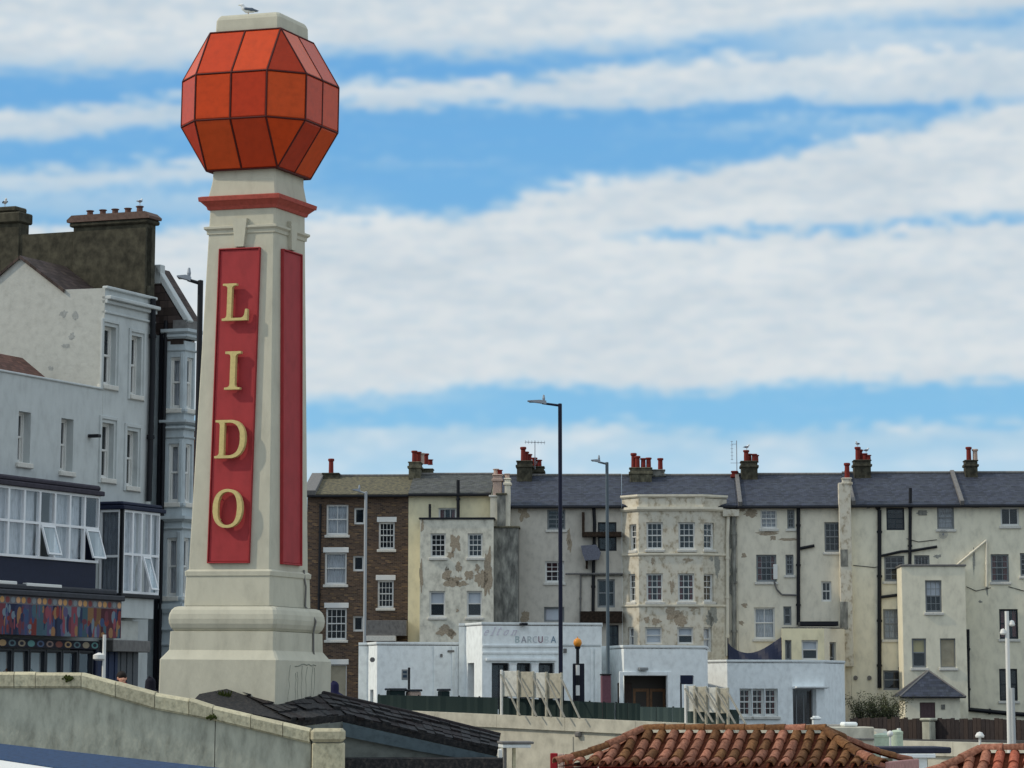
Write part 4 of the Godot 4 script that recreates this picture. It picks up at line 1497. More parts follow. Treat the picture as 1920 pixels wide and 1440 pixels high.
	lb.box(Vector3(l1.x - 2.2, px(p, 20, 397).y, -0.6), Vector3(px(p, 32, 420).x, px(p, 10, 388).y, 0.1), 0.04)
	put(lb, "chimney", M.chim_d, t, p.xf)
	gull_spots.append([p.w * Vector3(px(p, 256, 392).x, yt + 0.26, -0.2), 2.6, 0.8])
	gull_spots.append([p.w * Vector3(px(p, 3, 388).x, px(p, 10, 386).y, -0.2), 0.4, 1.0])
	# oriel on the first floor of the corner block
	var o := f.out(0.75)
	var xo0 := px(o, 228, 1030).x
	var xo1 := px(o, 297, 1030).x
	var yo1 := px(o, 229, 955).y
	var yo0 := px(o, 229, 1112).y
	oriel(f, xo0, xo1, yo0, yo1, 0.75)
	var wp := MB.new()
	wp.box(Vector3(xo0 + 0.05, px(o, 229, 1158).y, 0.0), Vector3(xo1 - 0.1, yo0 - 0.12, 0.68), 0.01)
	put(wp, "white_panel", M.render_w, t)
	var lp := MB.new()
	lp.box(Vector3(xo0 + 0.1, px(o, 235, 1200).y, -0.02), Vector3(px(o, 273, 1180).x, px(o, 235, 1163).y, 0.5), 0.01)
	put(lp, "side_panel", M.gable, t)
	# shop shutters below
	var sh := MB.new()
	var ysb := px(o, 230, 1222).y
	var yst := px(o, 230, 1200).y
	sh.box(Vector3(px(o, 214, 1210).x, ysb, 0.3), Vector3(px(o, 284, 1215).x, yst, 0.72), 0.02)
	put(sh, "shutter_box", M.lead, t)
	var x0s := px(o, 202, 1240).x
	var x1s := px(o, 282, 1240).x
	var nsl := 14
	for i in nsl:
		var k := MB.new()
		var xa: float = lerpf(x0s, x1s, i / float(nsl))
		k.box(Vector3(xa, 0.05, 0.3), Vector3(xa + (x1s - x0s) / nsl - 0.02, ysb, 0.36 if i % 2 else 0.38), 0.01)
		put(k, "shutter_slat", M.shutter_blue if i < 7 else M.shutter_grey, t)
	pipe(f, [[287, 560], [286, 700], [279, 940]], 0.09, M.black, 0.12)
	slab(f.out(0.0), 184, 814, 190, 820, 0.0, 0.35, M.black, "lamp_bracket")

	# --- white shop house, nearer, lower
	build_shop(ref)
	build_bays(ref)

func glazing(f: Fr, x0: float, x1: float, y0: float, y1: float, ytr: float, n: int, open: Array, m: Material, cur: bool) -> void:
	# a glazed run on the plane of f: n bays with a transom, some lower lights swung out
	var w := (x1 - x0) / n
	for i in n:
		var b := MB.new()
		var xa := x0 + w * i
		var xb := xa + w
		b.box(Vector3(xa, y0, -0.06), Vector3(xa + 0.045, y1, 0.04))
		b.box(Vector3(xb - 0.045, y0, -0.06), Vector3(xb, y1, 0.04))
		b.box(Vector3(xa + 0.045, y0, -0.06), Vector3(xb - 0.045, y0 + 0.07, 0.04))
		b.box(Vector3(xa + 0.045, y1 - 0.07, -0.06), Vector3(xb - 0.045, y1, 0.04))
		b.box(Vector3(xa + 0.045, ytr - 0.035, -0.06), Vector3(xb - 0.045, ytr + 0.035, 0.045))
		var wn := put(b, "window", m, f.root, f.xf)
		var g := MB.new()
		g.quad(Vector3(xa + 0.045, ytr + 0.035, 0), Vector3(xb - 0.045, ytr + 0.035, 0), Vector3(xb - 0.045, y1 - 0.07, 0), Vector3(xa + 0.045, y1 - 0.07, 0))
		put(g, "pane", M.glass, wn)
		var sw := Transform3D()
		if i in open:
			sw = Transform3D(Basis(Vector3.RIGHT, -0.3), Vector3(0, ytr - 0.04, 0.05)) * Transform3D(Basis(), Vector3(0, -(ytr - 0.04), 0))
			var fr := MB.new()
			var zz := 0.0
			fr.box(Vector3(xa + 0.05, y0 + 0.08, zz - 0.025), Vector3(xa + 0.10, ytr - 0.05, zz + 0.025))
			fr.box(Vector3(xb - 0.10, y0 + 0.08, zz - 0.025), Vector3(xb - 0.05, ytr - 0.05, zz + 0.025))
			fr.box(Vector3(xa + 0.10, y0 + 0.08, zz - 0.025), Vector3(xb - 0.10, y0 + 0.13, zz + 0.025))
			fr.box(Vector3(xa + 0.10, ytr - 0.10, zz - 0.025), Vector3(xb - 0.10, ytr - 0.05, zz + 0.025))
			put(fr, "open_sash", m, wn, sw)
		g = MB.new()
		g.quad(Vector3(xa + 0.06, y0 + 0.07, 0), Vector3(xb - 0.06, y0 + 0.07, 0), Vector3(xb - 0.06, ytr - 0.06, 0), Vector3(xa + 0.06, ytr - 0.06, 0))
		put(g, "pane", M.glass_pale if i in open else M.glass, wn, sw)
		if cur and not i in open:
			var k := MB.new()
			for j in 8:
				var p0: float = lerpf(xa, xb, j / 8.0)
				var p1: float = lerpf(xa, xb, (j + 1) / 8.0)
				k.quad(Vector3(p0, y0, -0.16 + 0.03 * (j % 2)), Vector3(p1, y0, -0.16 + 0.03 * ((j + 1) % 2)), Vector3(p1, y1, -0.16 + 0.03 * ((j + 1) % 2)), Vector3(p0, y1, -0.16 + 0.03 * (j % 2)))
			put(k, "curtain", M.net, wn)

func oriel(f: Fr, x0: float, x1: float, y0: float, y1: float, out: float) -> void:
	var t := f.root
	var fl := MB.new()
	fl.box(Vector3(x0 - 0.06, y0 - 0.12, -0.02), Vector3(x1 + 0.06, y0 - 0.003, out + 0.06), 0.02)
	put(fl, "oriel_floor", M.black, t, f.xf)
	var rf := MB.new()
	rf.box(Vector3(x0 - 0.12, y1 + 0.003, -0.02), Vector3(x1 + 0.25, y1 + 0.12, out + 0.12), 0.02)
	rf.box(Vector3(x0 - 0.06, y1 + 0.12, -0.02), Vector3(x1 + 0.15, y1 + 0.24, out + 0.04), 0.04)
	put(rf, "oriel_roof", M.navy, t, f.xf)
	var bk := MB.new()
	bk.box(Vector3(x0 + 0.1, y0, -0.02), Vector3(x1 - 0.1, y1, 0.02))
	put(bk, "oriel_back", M.room, t, f.xf)
	var ytr := lerpf(y0, y1, 0.47)
	glazing(Fr.new(t, f.xf * Transform3D(Basis(), Vector3(0, 0, out))), x0 + 0.06, x1, y0, y1, ytr, 4, [2], M.upvc, true)
	# the end that faces us
	var e := Fr.new(t, f.xf * Transform3D(Basis(Vector3(0, 0, 1), Vector3.UP, Vector3(-1, 0, 0)), Vector3(x0, 0, 0)))
	glazing(e, 0.03, out - 0.06, y0, y1, lerpf(y0, y1, 0.44), 1, [], M.upvc, false)
	var k := MB.new()
	for j in 10:
		var p0: float = lerpf(0.03, out, j / 10.0)
		var p1: float = lerpf(0.03, out, (j + 1) / 10.0)
		k.quad(Vector3(p0, y0, -0.14 + 0.03 * (j % 2)), Vector3(p1, y0, -0.14 + 0.03 * ((j + 1) % 2)), Vector3(p1, y1, -0.14 + 0.03 * ((j + 1) % 2)), Vector3(p0, y1, -0.14 + 0.03 * (j % 2)))
	put(k, "curtain", M.net_d, t, e.xf)
	var po := MB.new()
	po.box(Vector3(x0 - 0.03, y0, out - 0.06), Vector3(x0 + 0.06, y1, out + 0.04))
	put(po, "corner_post", M.black, t, f.xf)

func build_shop(ref: Node3D) -> void:
	var th := ref.rotation.y
	var o := Fr.new(ref)
	var L := 12.0
	var t := thing("shop_house", "white two-storey shop house with a long glazed bay over a colourful painted shopfront", "house", ref.transform * Vector3(-L, 0, 0), th)
	var f := Fr.new(t)
	var yp := px(f, 105, 716).y
	var b := MB.new()
	var xe := L - 0.02
	var holes := windows(f, [[34, 772, 57, 868, 1, 1, "s"], [114, 785, 137, 884, 1, 1, "s"]], 0.28)
	wall(b, 0, 0, xe, yp, 0, holes, 0.28)
	room(b, 0, 0, xe, yp, -7.0, 0)
	put(b, "wall", M.render_w, t)
	var c := MB.new()
	c.box(Vector3(0, yp + 0.003, -0.2), Vector3(xe, yp + 0.07, 0.05), 0.02)
	put(c, "parapet_coping", M.render_w, t)
	# brown hipped roof behind the parapet
	var xr := px(f.out(-0.3), 105, 716).x
	var yr := px(f.out(-2.3), 42, 671)
	var r := MB.new()
	var e0 := Vector3(0, yp - 0.1, -0.25)
	var e1 := Vector3(xr, yp - 0.1, -0.25)
	var h1 := Vector3(yr.x, yr.y, -2.3)
	var h0 := Vector3(0, yr.y, -2.3)
	r.quad(e0, e1, h1, h0)
	r.tri(e1, Vector3(xr, yp - 0.1, -4.4), h1, Vector2(0, 0), Vector2(4, 0), Vector2(2, 2))
	r.quad(Vector3(xr, yp - 0.1, -4.4), Vector3(0, yp - 0.1, -4.4), h0, h1)
	put(r, "roof", M.tile_brown, t)
	var fl := MB.new()
	fl.quad(Vector3(0, yp - 0.12, 0), Vector3(xe, yp - 0.12, 0), Vector3(xe, yp - 0.12, -7), Vector3(0, yp - 0.12, -7))
	put(fl, "flat_roof", M.lead, t)
	# the glazed bay
	var out := 0.85
	var g := Fr.new(t, Transform3D(Basis(), Vector3(0, 0, out)))
	var x1 := px(g, 184, 990).x
	var y1 := px(g, 180, 930).y
	var y0 := px(g, 178, 1056).y
	var ytr := px(g, 0, 974).y
	var xa := px(g, 14, 980).x
	var w: float = (x1 - xa) / 6.0
	glazing(Fr.new(t, g.xf), x1 - w * 12, x1, y0, y1, ytr, 12, [8, 11], M.upvc, true)
	var rf := MB.new()
	rf.box(Vector3(0, y1 + 0.003, -0.02), Vector3(x1 + 0.12, y1 + 0.14, out + 0.14), 0.02)
	rf.box(Vector3(0, y1 + 0.14, -0.02), Vector3(x1 + 0.05, y1 + 0.30, out + 0.05), 0.05)
	put(rf, "bay_roof", M.bay_roof, t)
	var bs := MB.new()
	var yb := px(g, 178, 1108).y
	bs.box(Vector3(0, yb, -0.02), Vector3(x1 - 0.03, y0 - 0.003, out - 0.02), 0.01)
	put(bs, "bay_apron", M.navy, t)
	var en := MB.new()
	en.box(Vector3(x1 - 0.02, y0, -0.02), Vector3(x1 + 0.04, y1, out + 0.02))
	put(en, "bay_end", M.navy, t)
	var wf := MB.new()
	wf.box(Vector3(px(g, -30, 1086).x, yb + 0.02, out), Vector3(px(g, 24, 1090).x, yb + 0.12, out + 0.15), 0.02)
	wf.box(Vector3(px(g, 42, 1092).x, yb + 0.0, out), Vector3(px(g, 108, 1100).x, yb + 0.10, out + 0.15), 0.02)
	put(wf, "awning_arm", M.fr_w, t)
	# painted fascia with a dark cornice
	var m := f.out(1.15)
	var xm := px(m, 228, 1150).x
	var ymt := px(m, 228, 1128).y
	var ymb := px(m, 228, 1197).y
	var k := MB.new()
	k.box(Vector3(0, ymt + 0.003, -0.02), Vector3(xm + 0.06, ymt + 0.16, 1.24), 0.03)
	k.box(Vector3(0, ymt + 0.16, -0.02), Vector3(xm + 0.02, ymt + 0.34, 1.0), 0.05)
	put(k, "shop_cornice", M.lead_d, t)
	var bd := MB.new()
	bd.box(Vector3(0, ymb, 0.9), Vector3(xm, ymt, 1.138), 0.0)
	put(bd, "fascia_box", M.lead_d, t)
	var mu := MB.new()
	mu.quad(Vector3(0, ymb, 1.142), Vector3(xm, ymb, 1.142), Vector3(xm, ymt, 1.142), Vector3(0, ymt, 1.142), true)
	put(mu, "painted_fascia", M.mural, t)
	var fs := f.out(0.95)
	var xl := px(fs, 186, 1200).x
	var ylt := ymb - 0.1
	var ylb := px(fs, 180, 1218).y
	var lt := MB.new()
	lt.box(Vector3(0, ylb, 0.7), Vector3(xl, ylt, 0.945))
	put(lt, "name_board", M.black, t)
	var lw := MB.new()
	lw.quad(Vector3(0, ylb, 0.949), Vector3(xl, ylb, 0.949), Vector3(xl, ylt, 0.949), Vector3(0, ylt, 0.949), true)
	put(lw, "name_board_print", M.letters, t)
	# shop window with goods
	var sw := Fr.new(t, Transform3D(Basis(), Vector3(0, 0, 0.8)))
	var n := 9
	for i in n:
		var xw: float = xl - 0.9 * (i + 1)
		window(sw, [xw, 0.5, xw + 0.86, ylb - 0.03, ], 1, 1, "d1", 0.05, "shop_window")
		var pv := MB.new()
		var hh := rng.randf_range(0.6, 1.3)
		pv.lathe([[0.18, 0.0], [0.2, hh * 0.5], [0.12, hh * 0.8], [0.14, hh * 0.9], [0.0, hh]], Vector3(xw + rng.randf_range(0.25, 0.6), 0.85, 0.45), 8)
		put(pv, "window_display", M.goods[i % M.goods.size()], t)
	var rs := MB.new()
	rs.box(Vector3(0, 0, 0.5), Vector3(xl, 0.5, 0.82), 0.02)
	rs.box(Vector3(xl, 0, -0.02), Vector3(xl + 0.12, ylt, 0.86), 0.02)
	put(rs, "stall_riser", M.navy, t)

func build_bays(ref: Node3D) -> void:
	# the next house along: stacked bays whose end looks towards us, and a steep roof
	var th := ref.rotation.y
	var f0 := Fr.new(ref)
	var s0 := 3.66
	var t := thing("bay_front_house", "pale blue-grey house with stacked bay windows, between corner house and tower", "house", ref.transform * Vector3(s0, 0, 0), th)
	var f := Fr.new(t)
	var Y := func(v: float) -> float: return px(Fr.new(t, Transform3D(Basis(Vector3(0, 0, 1), Vector3.UP, Vector3(-1, 0, 0)), Vector3.ZERO)), 312, v).y
	var yt: float = Y.call(628)
	var x1 := 1.2
	var b := MB.new()
	wall(b, 0, 0, x1, yt, 0, [], 0.1)
	room(b, 0, 0, x1, yt, -8, 0)
	put(b, "wall", M.render_b, t)
	var z := 0.75
	var fs := chain_m(f, [Vector3(0.03, 0, 0), Vector3(0.06, 0, z), Vector3(0.72, 0, z + 0.02), Vector3(1.1, 0, 0)], 0.0, Y.call(640), M.render_b, {
		0: [[0.25, Y.call(766), 0.62, Y.call(670)], [0.25, Y.call(942), 0.62, Y.call(832)], [0.25, Y.call(1118), 0.62, Y.call(1008)]],
		1: [[0.16, Y.call(766), 0.56, Y.call(670)], [0.16, Y.call(942), 0.56, Y.call(832)], [0.16, Y.call(1118), 0.56, Y.call(1008)]]})
	for e in [[618, 628, 0.20], [628, 636, 0.14], [655, 659, 0.05], [768, 776, 0.08], [788, 796, 0.18], [800, 806, 0.12], [818, 822, 0.05], [944, 952, 0.08], [968, 978, 0.2], [988, 993, 0.08], [1120, 1128, 0.08], [1132, 1150, 0.14], [1176, 1184, 0.12], [1205, 1212, 0.1]]:
		band(fs, Y.call(e[1]), Y.call(e[0]), e[2], M.render_b, "bay_cornice")
	# pilaster strips that frame the end window
	for xx in [0.08, 0.68]:
		for e in [[662, 770], [824, 946], [996, 1122]]:
			var ps := MB.new()
			ps.box(Vector3(xx - 0.06, Y.call(e[1]), -0.01), Vector3(xx + 0.06, Y.call(e[0]), 0.05), 0.015)
			put(ps, "pilaster", M.render_b, t, fs[0].xf)
	var cap := MB.new()
	cap.prism(PackedVector2Array([Vector2(0.0, -0.35), Vector2(0.0, -z - 0.1), Vector2(0.8, -z - 0.12), Vector2(0.95, -0.35)]), Y.call(622), Y.call(601), Transform3D(Basis(Vector3.RIGHT, Vector3(0, 0, -1), Vector3.UP), Vector3.ZERO))
	put(cap, "bay_parapet", M.lead, t)
	# steep slate roof with a pale verge that looks towards us
	var ye: float = Y.call(602)
	var yr: float = Y.call(498)
	var r := MB.new()
	roof_slab(r, 0.24, 1.2, ye, 0.72, yr, -0.45, 0.15)
	r.quad(Vector3(0.24, yr, -0.45), Vector3(1.2, yr, -0.45), Vector3(1.2, yr, -6), Vector3(0.24, yr, -6))
	put(r, "roof", M.slate_b, t)
	var v := MB.new()
	var d := Vector3(0, yr - ye, -1.17)
	v.box(Vector3(0.0, -0.02, -d.length()), Vector3(0.3, 0.15, 0.1), 0.02, Transform3D(Basis.looking_at(d.normalized(), Vector3.UP), Vector3(0, ye - 0.02, 0.74)))
	v.box(Vector3(0.0, yr - 0.55, -0.5), Vector3(0.3, yr + 0.05, -0.12), 0.02)
	put(v, "verge", M.render_w, t)
	var sd := MB.new()
	sd.prism(PackedVector2Array([Vector2(-0.7, yt - 0.3), Vector2(1.9, yt - 0.3), Vector2(1.9, yr - 0.1), Vector2(0.42, yr - 0.1), Vector2(-0.7, ye - 0.08)]), 0.02, 0.2, Transform3D(Basis(Vector3(0, 0, -1), Vector3.UP, Vector3(1, 0, 0) * -1.0), Vector3(0.24, 0, 0)))
	put(sd, "gable_end", M.slate_b, t)
	var ep := MB.new()
	ep.tube(Vector3(-0.08, 0, 0.14), Vector3(-0.08, ye, 0.14), 0.06, 0.06, 8)
	ep.box(Vector3(-0.12, 0, -0.05), Vector3(-0.01, yt + 0.1, 0.08))
	put(ep, "drain_pipe", M.black, t)
	# a brick house farther down the street: only its projecting cornice and lower bay show past the bays
	var p := at(340, 1310, 114)
	var far := thing("far_brick_house", "narrow strip of red brick house seen between the bay windows and the tower", "house", Vector3(p.x, 0, p.z), deg_to_rad(8.0))
	var ff := Fr.new(far)
	for e in [["wall", 318, 648, 340, 1400, -4.0, 0.0, M.brick_red], ["cornice", 318, 627, 365, 655, -1.0, 0.3, M.cap_brown], ["corbel", 318, 655, 359, 667, -0.9, 0.2, M.cornice_red], ["bay", 318, 800, 366, 884, -1.2, 0.35, M.brick_red], ["lower_bay", 318, 884, 361, 1400, -1.2, 0.3, M.brick_red], ["bay_cornice", 318, 796, 368, 802, -1.25, 0.4, M.lead]]:
		slab(ff, e[1], e[2], e[3], e[4], e[5], e[6], e[7], e[0])
	var wp := MB.new()
	var q := px(ff.out(0.36), 347, 1000)
	wp.tube(Vector3(q.x, 0, 0.4), Vector3(q.x, px(ff.out(0.4), 347, 990).y, 0.4), 0.05, 0.05, 8)
	put(wp, "drain_pipe", M.fr_w, far)

func chain_m(base: Fr, pts: Array, y0: float, y1: float, m: Material, wins: Dictionary) -> Array:
	var fs := []
	for i in pts.size() - 1:
		var a: Vector3 = pts[i]
		var d: Vector3 = pts[i + 1] - a
		var ax := d.normalized()
		var f := Fr.new(base.root, base.xf * Transform3D(Basis(ax, Vector3.UP, ax.cross(Vector3.UP)), a))
		f.ln = d.length()
		fs.append(f)
		var b := MB.new()
		var holes: Array = wins.get(i, [])
		wall(b, 0, y0, f.ln, y1, 0, holes, 0.14)
		put(b, "bay_wall", m, base.root, f.xf)
		for h in holes:
			window(f, h, 1, 1, "sn", 0.12)
	return fs


# ---------------------------------------------------------------- white seaside buildings across the road
func build_white() -> void:
	var ref := Node3D.new()
	ref.position = at(900, 1310, 146)
	ref.position.y = 0
	ref.rotation.y = deg_to_rad(16.0)
	var t := thing("white_parade", "low white art deco building with a raised centre, dark shopfronts and a garage opening", "building", on_plane(ref, 672), ref.rotation.y)
	var f := Fr.new(t)
	var Yt := func(u: float, v: float, o: float) -> float: return px(f.out(o), u, v).y
	# left block
	var y1: float = Yt.call(780, 1208, 2.0)
	var fs := chain(f, [[672, 0.0], [690, 0.0], [707, 2.0], [814, 2.0], [868, 2.0], [868.5, 0.0]], 1260, 0, y1, [M.white], {1: [[694, 1293, 700, 1330, 1, 1, "g1"]]}, M.lead)
	band(fs, y1 - 0.02, y1 + 0.1, 0.05, M.white, "parapet_coping")
	for u in [815.0, 849.0, 858.0, 866.0]:
		slab(f.out(2.0), u - 2, 1212, u + 1, 1330, -0.02, 0.06, M.white, "pilaster")
	var rl := MB.new()
	var p := px(fs[2], 698, 1237)
	rl.tube(Vector3(p.x, p.y, -0.02), Vector3(p.x, p.y, 0.06), 0.11, 0.11, 12)
	put(rl, "vent", M.lead, t, fs[2].xf)
	# centre
	var y2: float = Yt.call(1000, 1171, 4.6)
	fs = chain(f, [[860, 2.1], [873, 2.1], [904, 4.6], [1049, 4.6], [1128, 4.6], [1128.5, 1.0]], 1250, 0, y2, [M.white], {
		1: [[877, 1243, 889, 1330, 1, 2, "d1"]],
		2: [[922, 1243, 956, 1330, 2, 2, "d1"], [965, 1243, 997, 1330, 2, 2, "d1"], [1006, 1243, 1040, 1330, 2, 2, "d1"]]}, M.lead, 0.35)
	band(fs, y2 - 0.02, y2 + 0.09, 0.05, M.white, "parapet_coping")
	var c: Fr = fs[2]
	for v in [1209.0, 1222.0]:
		slab(c, 905, v, 1048, v + 4, -0.02, 0.07, M.white, "moulding")
		slab(fs[3], 1052, 1209, 1127, 1212, -0.02, 0.03, M.white, "moulding")
	slab(c, 912, 1234, 1044, 1239, -0.02, 0.14, M.white, "canopy")
	for u in [1108.0, 1116.0]:
		slab(fs[3], u, 1216, u + 4, 1330, -0.02, 0.08, M.white, "pilaster")
	for e in [[846, 1219, 6, 4], [1060, 1216, 3, 8], [828, 1226, 2, 6]]:
		slab(f.out(2.0) if e[0] < 900 else fs[3], e[0] - e[2], e[1], e[0] + e[2], e[1] + e[3], 0, 0.08, M.lead, "vent")
	# round columns in the shopfront
	for u in [960.5, 1001.5]:
		var col := MB.new()
		var q := px(c.out(0.0), u, 1243)
		col.lathe([[0.2, 0.0], [0.17, 0.2], [0.17, q.y - 0.1], [0.2, q.y]], Vector3(q.x, 0, 0.1), 14)
		put(col, "column", M.white, t, c.xf)
	# lettering: seven painted capitals and a faded script
	var font := SystemFont.new()
	font.font_names = PackedStringArray(["Droid Sans"])
	var word := "BARCUBA"
	var tones := [C(170, 188, 190), C(156, 156, 164), C(184, 194, 196), C(186, 192, 198), C(134, 100, 116), C(212, 220, 222), C(116, 140, 158)]
	var ub := [970.0, 982.0, 993.0, 1003.0, 1013.5, 1025.0, 1037.5]
	for i in 7:
		letter(c, word[i], font, ub[i], 1193, 1205, mat(tones[i], 0.8), "letter", Basis())
	var sf := SystemFont.new()
	sf.font_names = PackedStringArray(["Droid Serif"])
	var us := [913.0, 925.0, 936.0, 950.0, 965.0]
	for i in 5:
		letter(c, "elton"[i], sf, us[i], 1176 if i in [1, 2] else 1181, 1191, mat(C(208, 204, 214), 0.9), "script_letter", Basis(Vector3(1, 0, 0), Vector3(0.55, 1, 0), Vector3(0, 0, 1)))
	var spot := MB.new()
	var sp := px(c, 980, 1170)
	spot.box(Vector3(sp.x - 0.16, sp.y - 0.06, 0.0), Vector3(sp.x + 0.16, sp.y + 0.05, 0.3), 0.03)
	put(spot, "spotlight", M.black, t, c.xf)
	# low link and right block with the garage
	var y3: float = Yt.call(1137, 1211, 3.0)
	chain(f, [[1127, 2.6], [1148, 2.6]], 1260, 0, y3, [M.white], {}, null)
	var y4: float = Yt.call(1220, 1214, 5.4)
	fs = chain(f, [[1141, 2.6], [1170, 5.4], [1268, 5.4], [1323, 4.6], [1327, 1.0]], 1260, 0, y4, [M.white], {
		1: [[1168, 1267, 1251, 1352, 1, 1, "H"]], 2: [[1278, 1267, 1301, 1283, 2, 1, "d1"]]}, M.lead)
	band(fs, y4 - 0.02, y4 + 0.1, 0.05, M.white, "parapet_coping")
	# garage: a real opening with part-glazed brown doors set back inside
	var g: Fr = fs[1]
	var r := rc(g, 1168, 1267, 1251, 1352)
	var fr := MB.new()
	fr.box(Vector3(r[0] - 0.18, 0, 0.003), Vector3(r[0] - 0.002, r[3] + 0.18, 0.08), 0.02)
	fr.box(Vector3(r[2] + 0.002, 0, 0.003), Vector3(r[2] + 0.18, r[3] + 0.18, 0.08), 0.02)
	fr.box(Vector3(r[0], r[3] + 0.002, 0.003), Vector3(r[2], r[3] + 0.18, 0.08), 0.02)
	put(fr, "garage_surround", M.white, t, g.xf)
	var d0 := rc(g.out(-0.9), 1187, 1291, 1249, 1352)
	for i in 2:
		var xa: float = lerpf(d0[0], d0[2], i / 2.0)
		var xb: float = lerpf(d0[0], d0[2], (i + 1) / 2.0) - 0.03
		var dd := MB.new()
		dd.box(Vector3(xa, 0.02, -0.95), Vector3(xb, d0[3], -0.92), 0.01)
		dd.box(Vector3(xa, 0.02, -0.92), Vector3(xa + 0.12, d0[3], -0.88), 0.01)
		dd.box(Vector3(xb - 0.12, 0.02, -0.92), Vector3(xb, d0[3], -0.88), 0.01)
		dd.box(Vector3(xa + 0.12, d0[3] - 0.14, -0.92), Vector3(xb - 0.12, d0[3], -0.88), 0.01)
		put(dd, "garage_door", M.door_brown, t, g.xf)
	var sd := MB.new()
	sd.box(Vector3(r[0] + 0.05, 0.02, -0.95), Vector3(d0[0] - 0.06, r[3] - 0.3, -0.88), 0.02)
	put(sd, "side_door", M.wood_d3, t, g.xf)
	slab(g, 1199, 1251, 1216, 1257, 0, 0.25, M.fr_g, "wall_lamp", 0.03)

	# second white building
	ref.position = at(1450, 1310, 152)
	ref.position.y = 0
	ref.rotation.y = deg_to_rad(10.0)
	t = thing("white_corner_building", "low white flat-roofed building with a three-light window and recessed doorway, right of the garage", "building", on_plane(ref, 1322), ref.rotation.y)
	f = Fr.new(t)
	var y5: float = px(f.out(1.8), 1424, 1241).y
	fs = chain(f, [[1322, -1.5], [1327, 0.0], [1364, 1.8], [1485, 1.8], [1546, 0.9], [1583, -1.2], [1584, -4.0]], 1290, 0, y5, [M.white], {
		2: [[1387, 1291, 1410, 1343, 2, 2, "sc"], [1411, 1291, 1434, 1343, 2, 2, "sc"], [1435, 1291, 1459, 1343, 2, 2, "sc"]],
		3: [[1487, 1292, 1531, 1375, 3, 1, "g1"]]}, M.lead, 0.3)
	band(fs, y5 - 0.02, y5 + 0.1, 0.05, M.white, "parapet_coping")
	band(fs.slice(3, 4), px(fs[3], 1510, 1291).y, px(fs[3], 1510, 1287).y, 0.35, M.white, "canopy")
	# navy sheet hung over the yard behind it
	var n := thing("navy_tarpaulin", "sagging navy blue tarpaulin behind the white building, below a net-curtained window", "tarpaulin", on_plane(terr, 1367, 6.0), terr.rotation.y)
	var nf := Fr.new(n)
	var b := MB.new()
	var nx := 16
	var xr := px(nf, 1466, 1220).x
	for i in nx:
		for j in 6:
			var q := []
			for o in [[0, 0], [1, 0], [1, 1], [0, 1]]:
				var a: float = float(i + o[0]) / nx
				var e: float = float(j + o[1]) / 6.0
				var vtop := 1204.0 + 24.0 * sin(PI * pow(a, 0.8)) - 10.0 * a
				var y := lerpf(px(nf, 1416, 1246).y, px(nf, 1416, vtop).y, e)
				q.append(Vector3(xr * a, y, -0.7 * e + 0.12 * sin(a * 17.0 + e * 3.0)))
			b.quad(q[0], q[1], q[2], q[3])
	put(b, "sheet", M.navy, n)
	for x in [0.0, xr]:
		var po := MB.new()
		po.tube(Vector3(x, 0, -0.75), Vector3(x, px(nf, 1367, 1196).y, -0.75), 0.04, 0.04, 6)
		put(po, "pole", M.black, n)

func letter(c: Fr, ch: String, font: Font, u: float, v0: float, v1: float, m: Material, called: String, sh: Basis) -> void:
	var tm := TextMesh.new()
	tm.text = ch
	tm.font = font
	tm.font_size = 96
	tm.pixel_size = 0.01
	tm.depth = 0.02
	var ab := tm.get_aabb()
	var p := px(c, u, v1)
	var s := (px(c, u, v0).y - p.y) / ab.size.y
	put_mesh(tm, called, m, c.root, c.xf * Transform3D(Basis.from_scale(Vector3(s, s, 1)) * sh, Vector3(p.x - ab.get_center().x * s, p.y - ab.position.y * s, 0.012)))


# ---------------------------------------------------------------- sea wall, hoardings and railings on it
var swr: Node3D

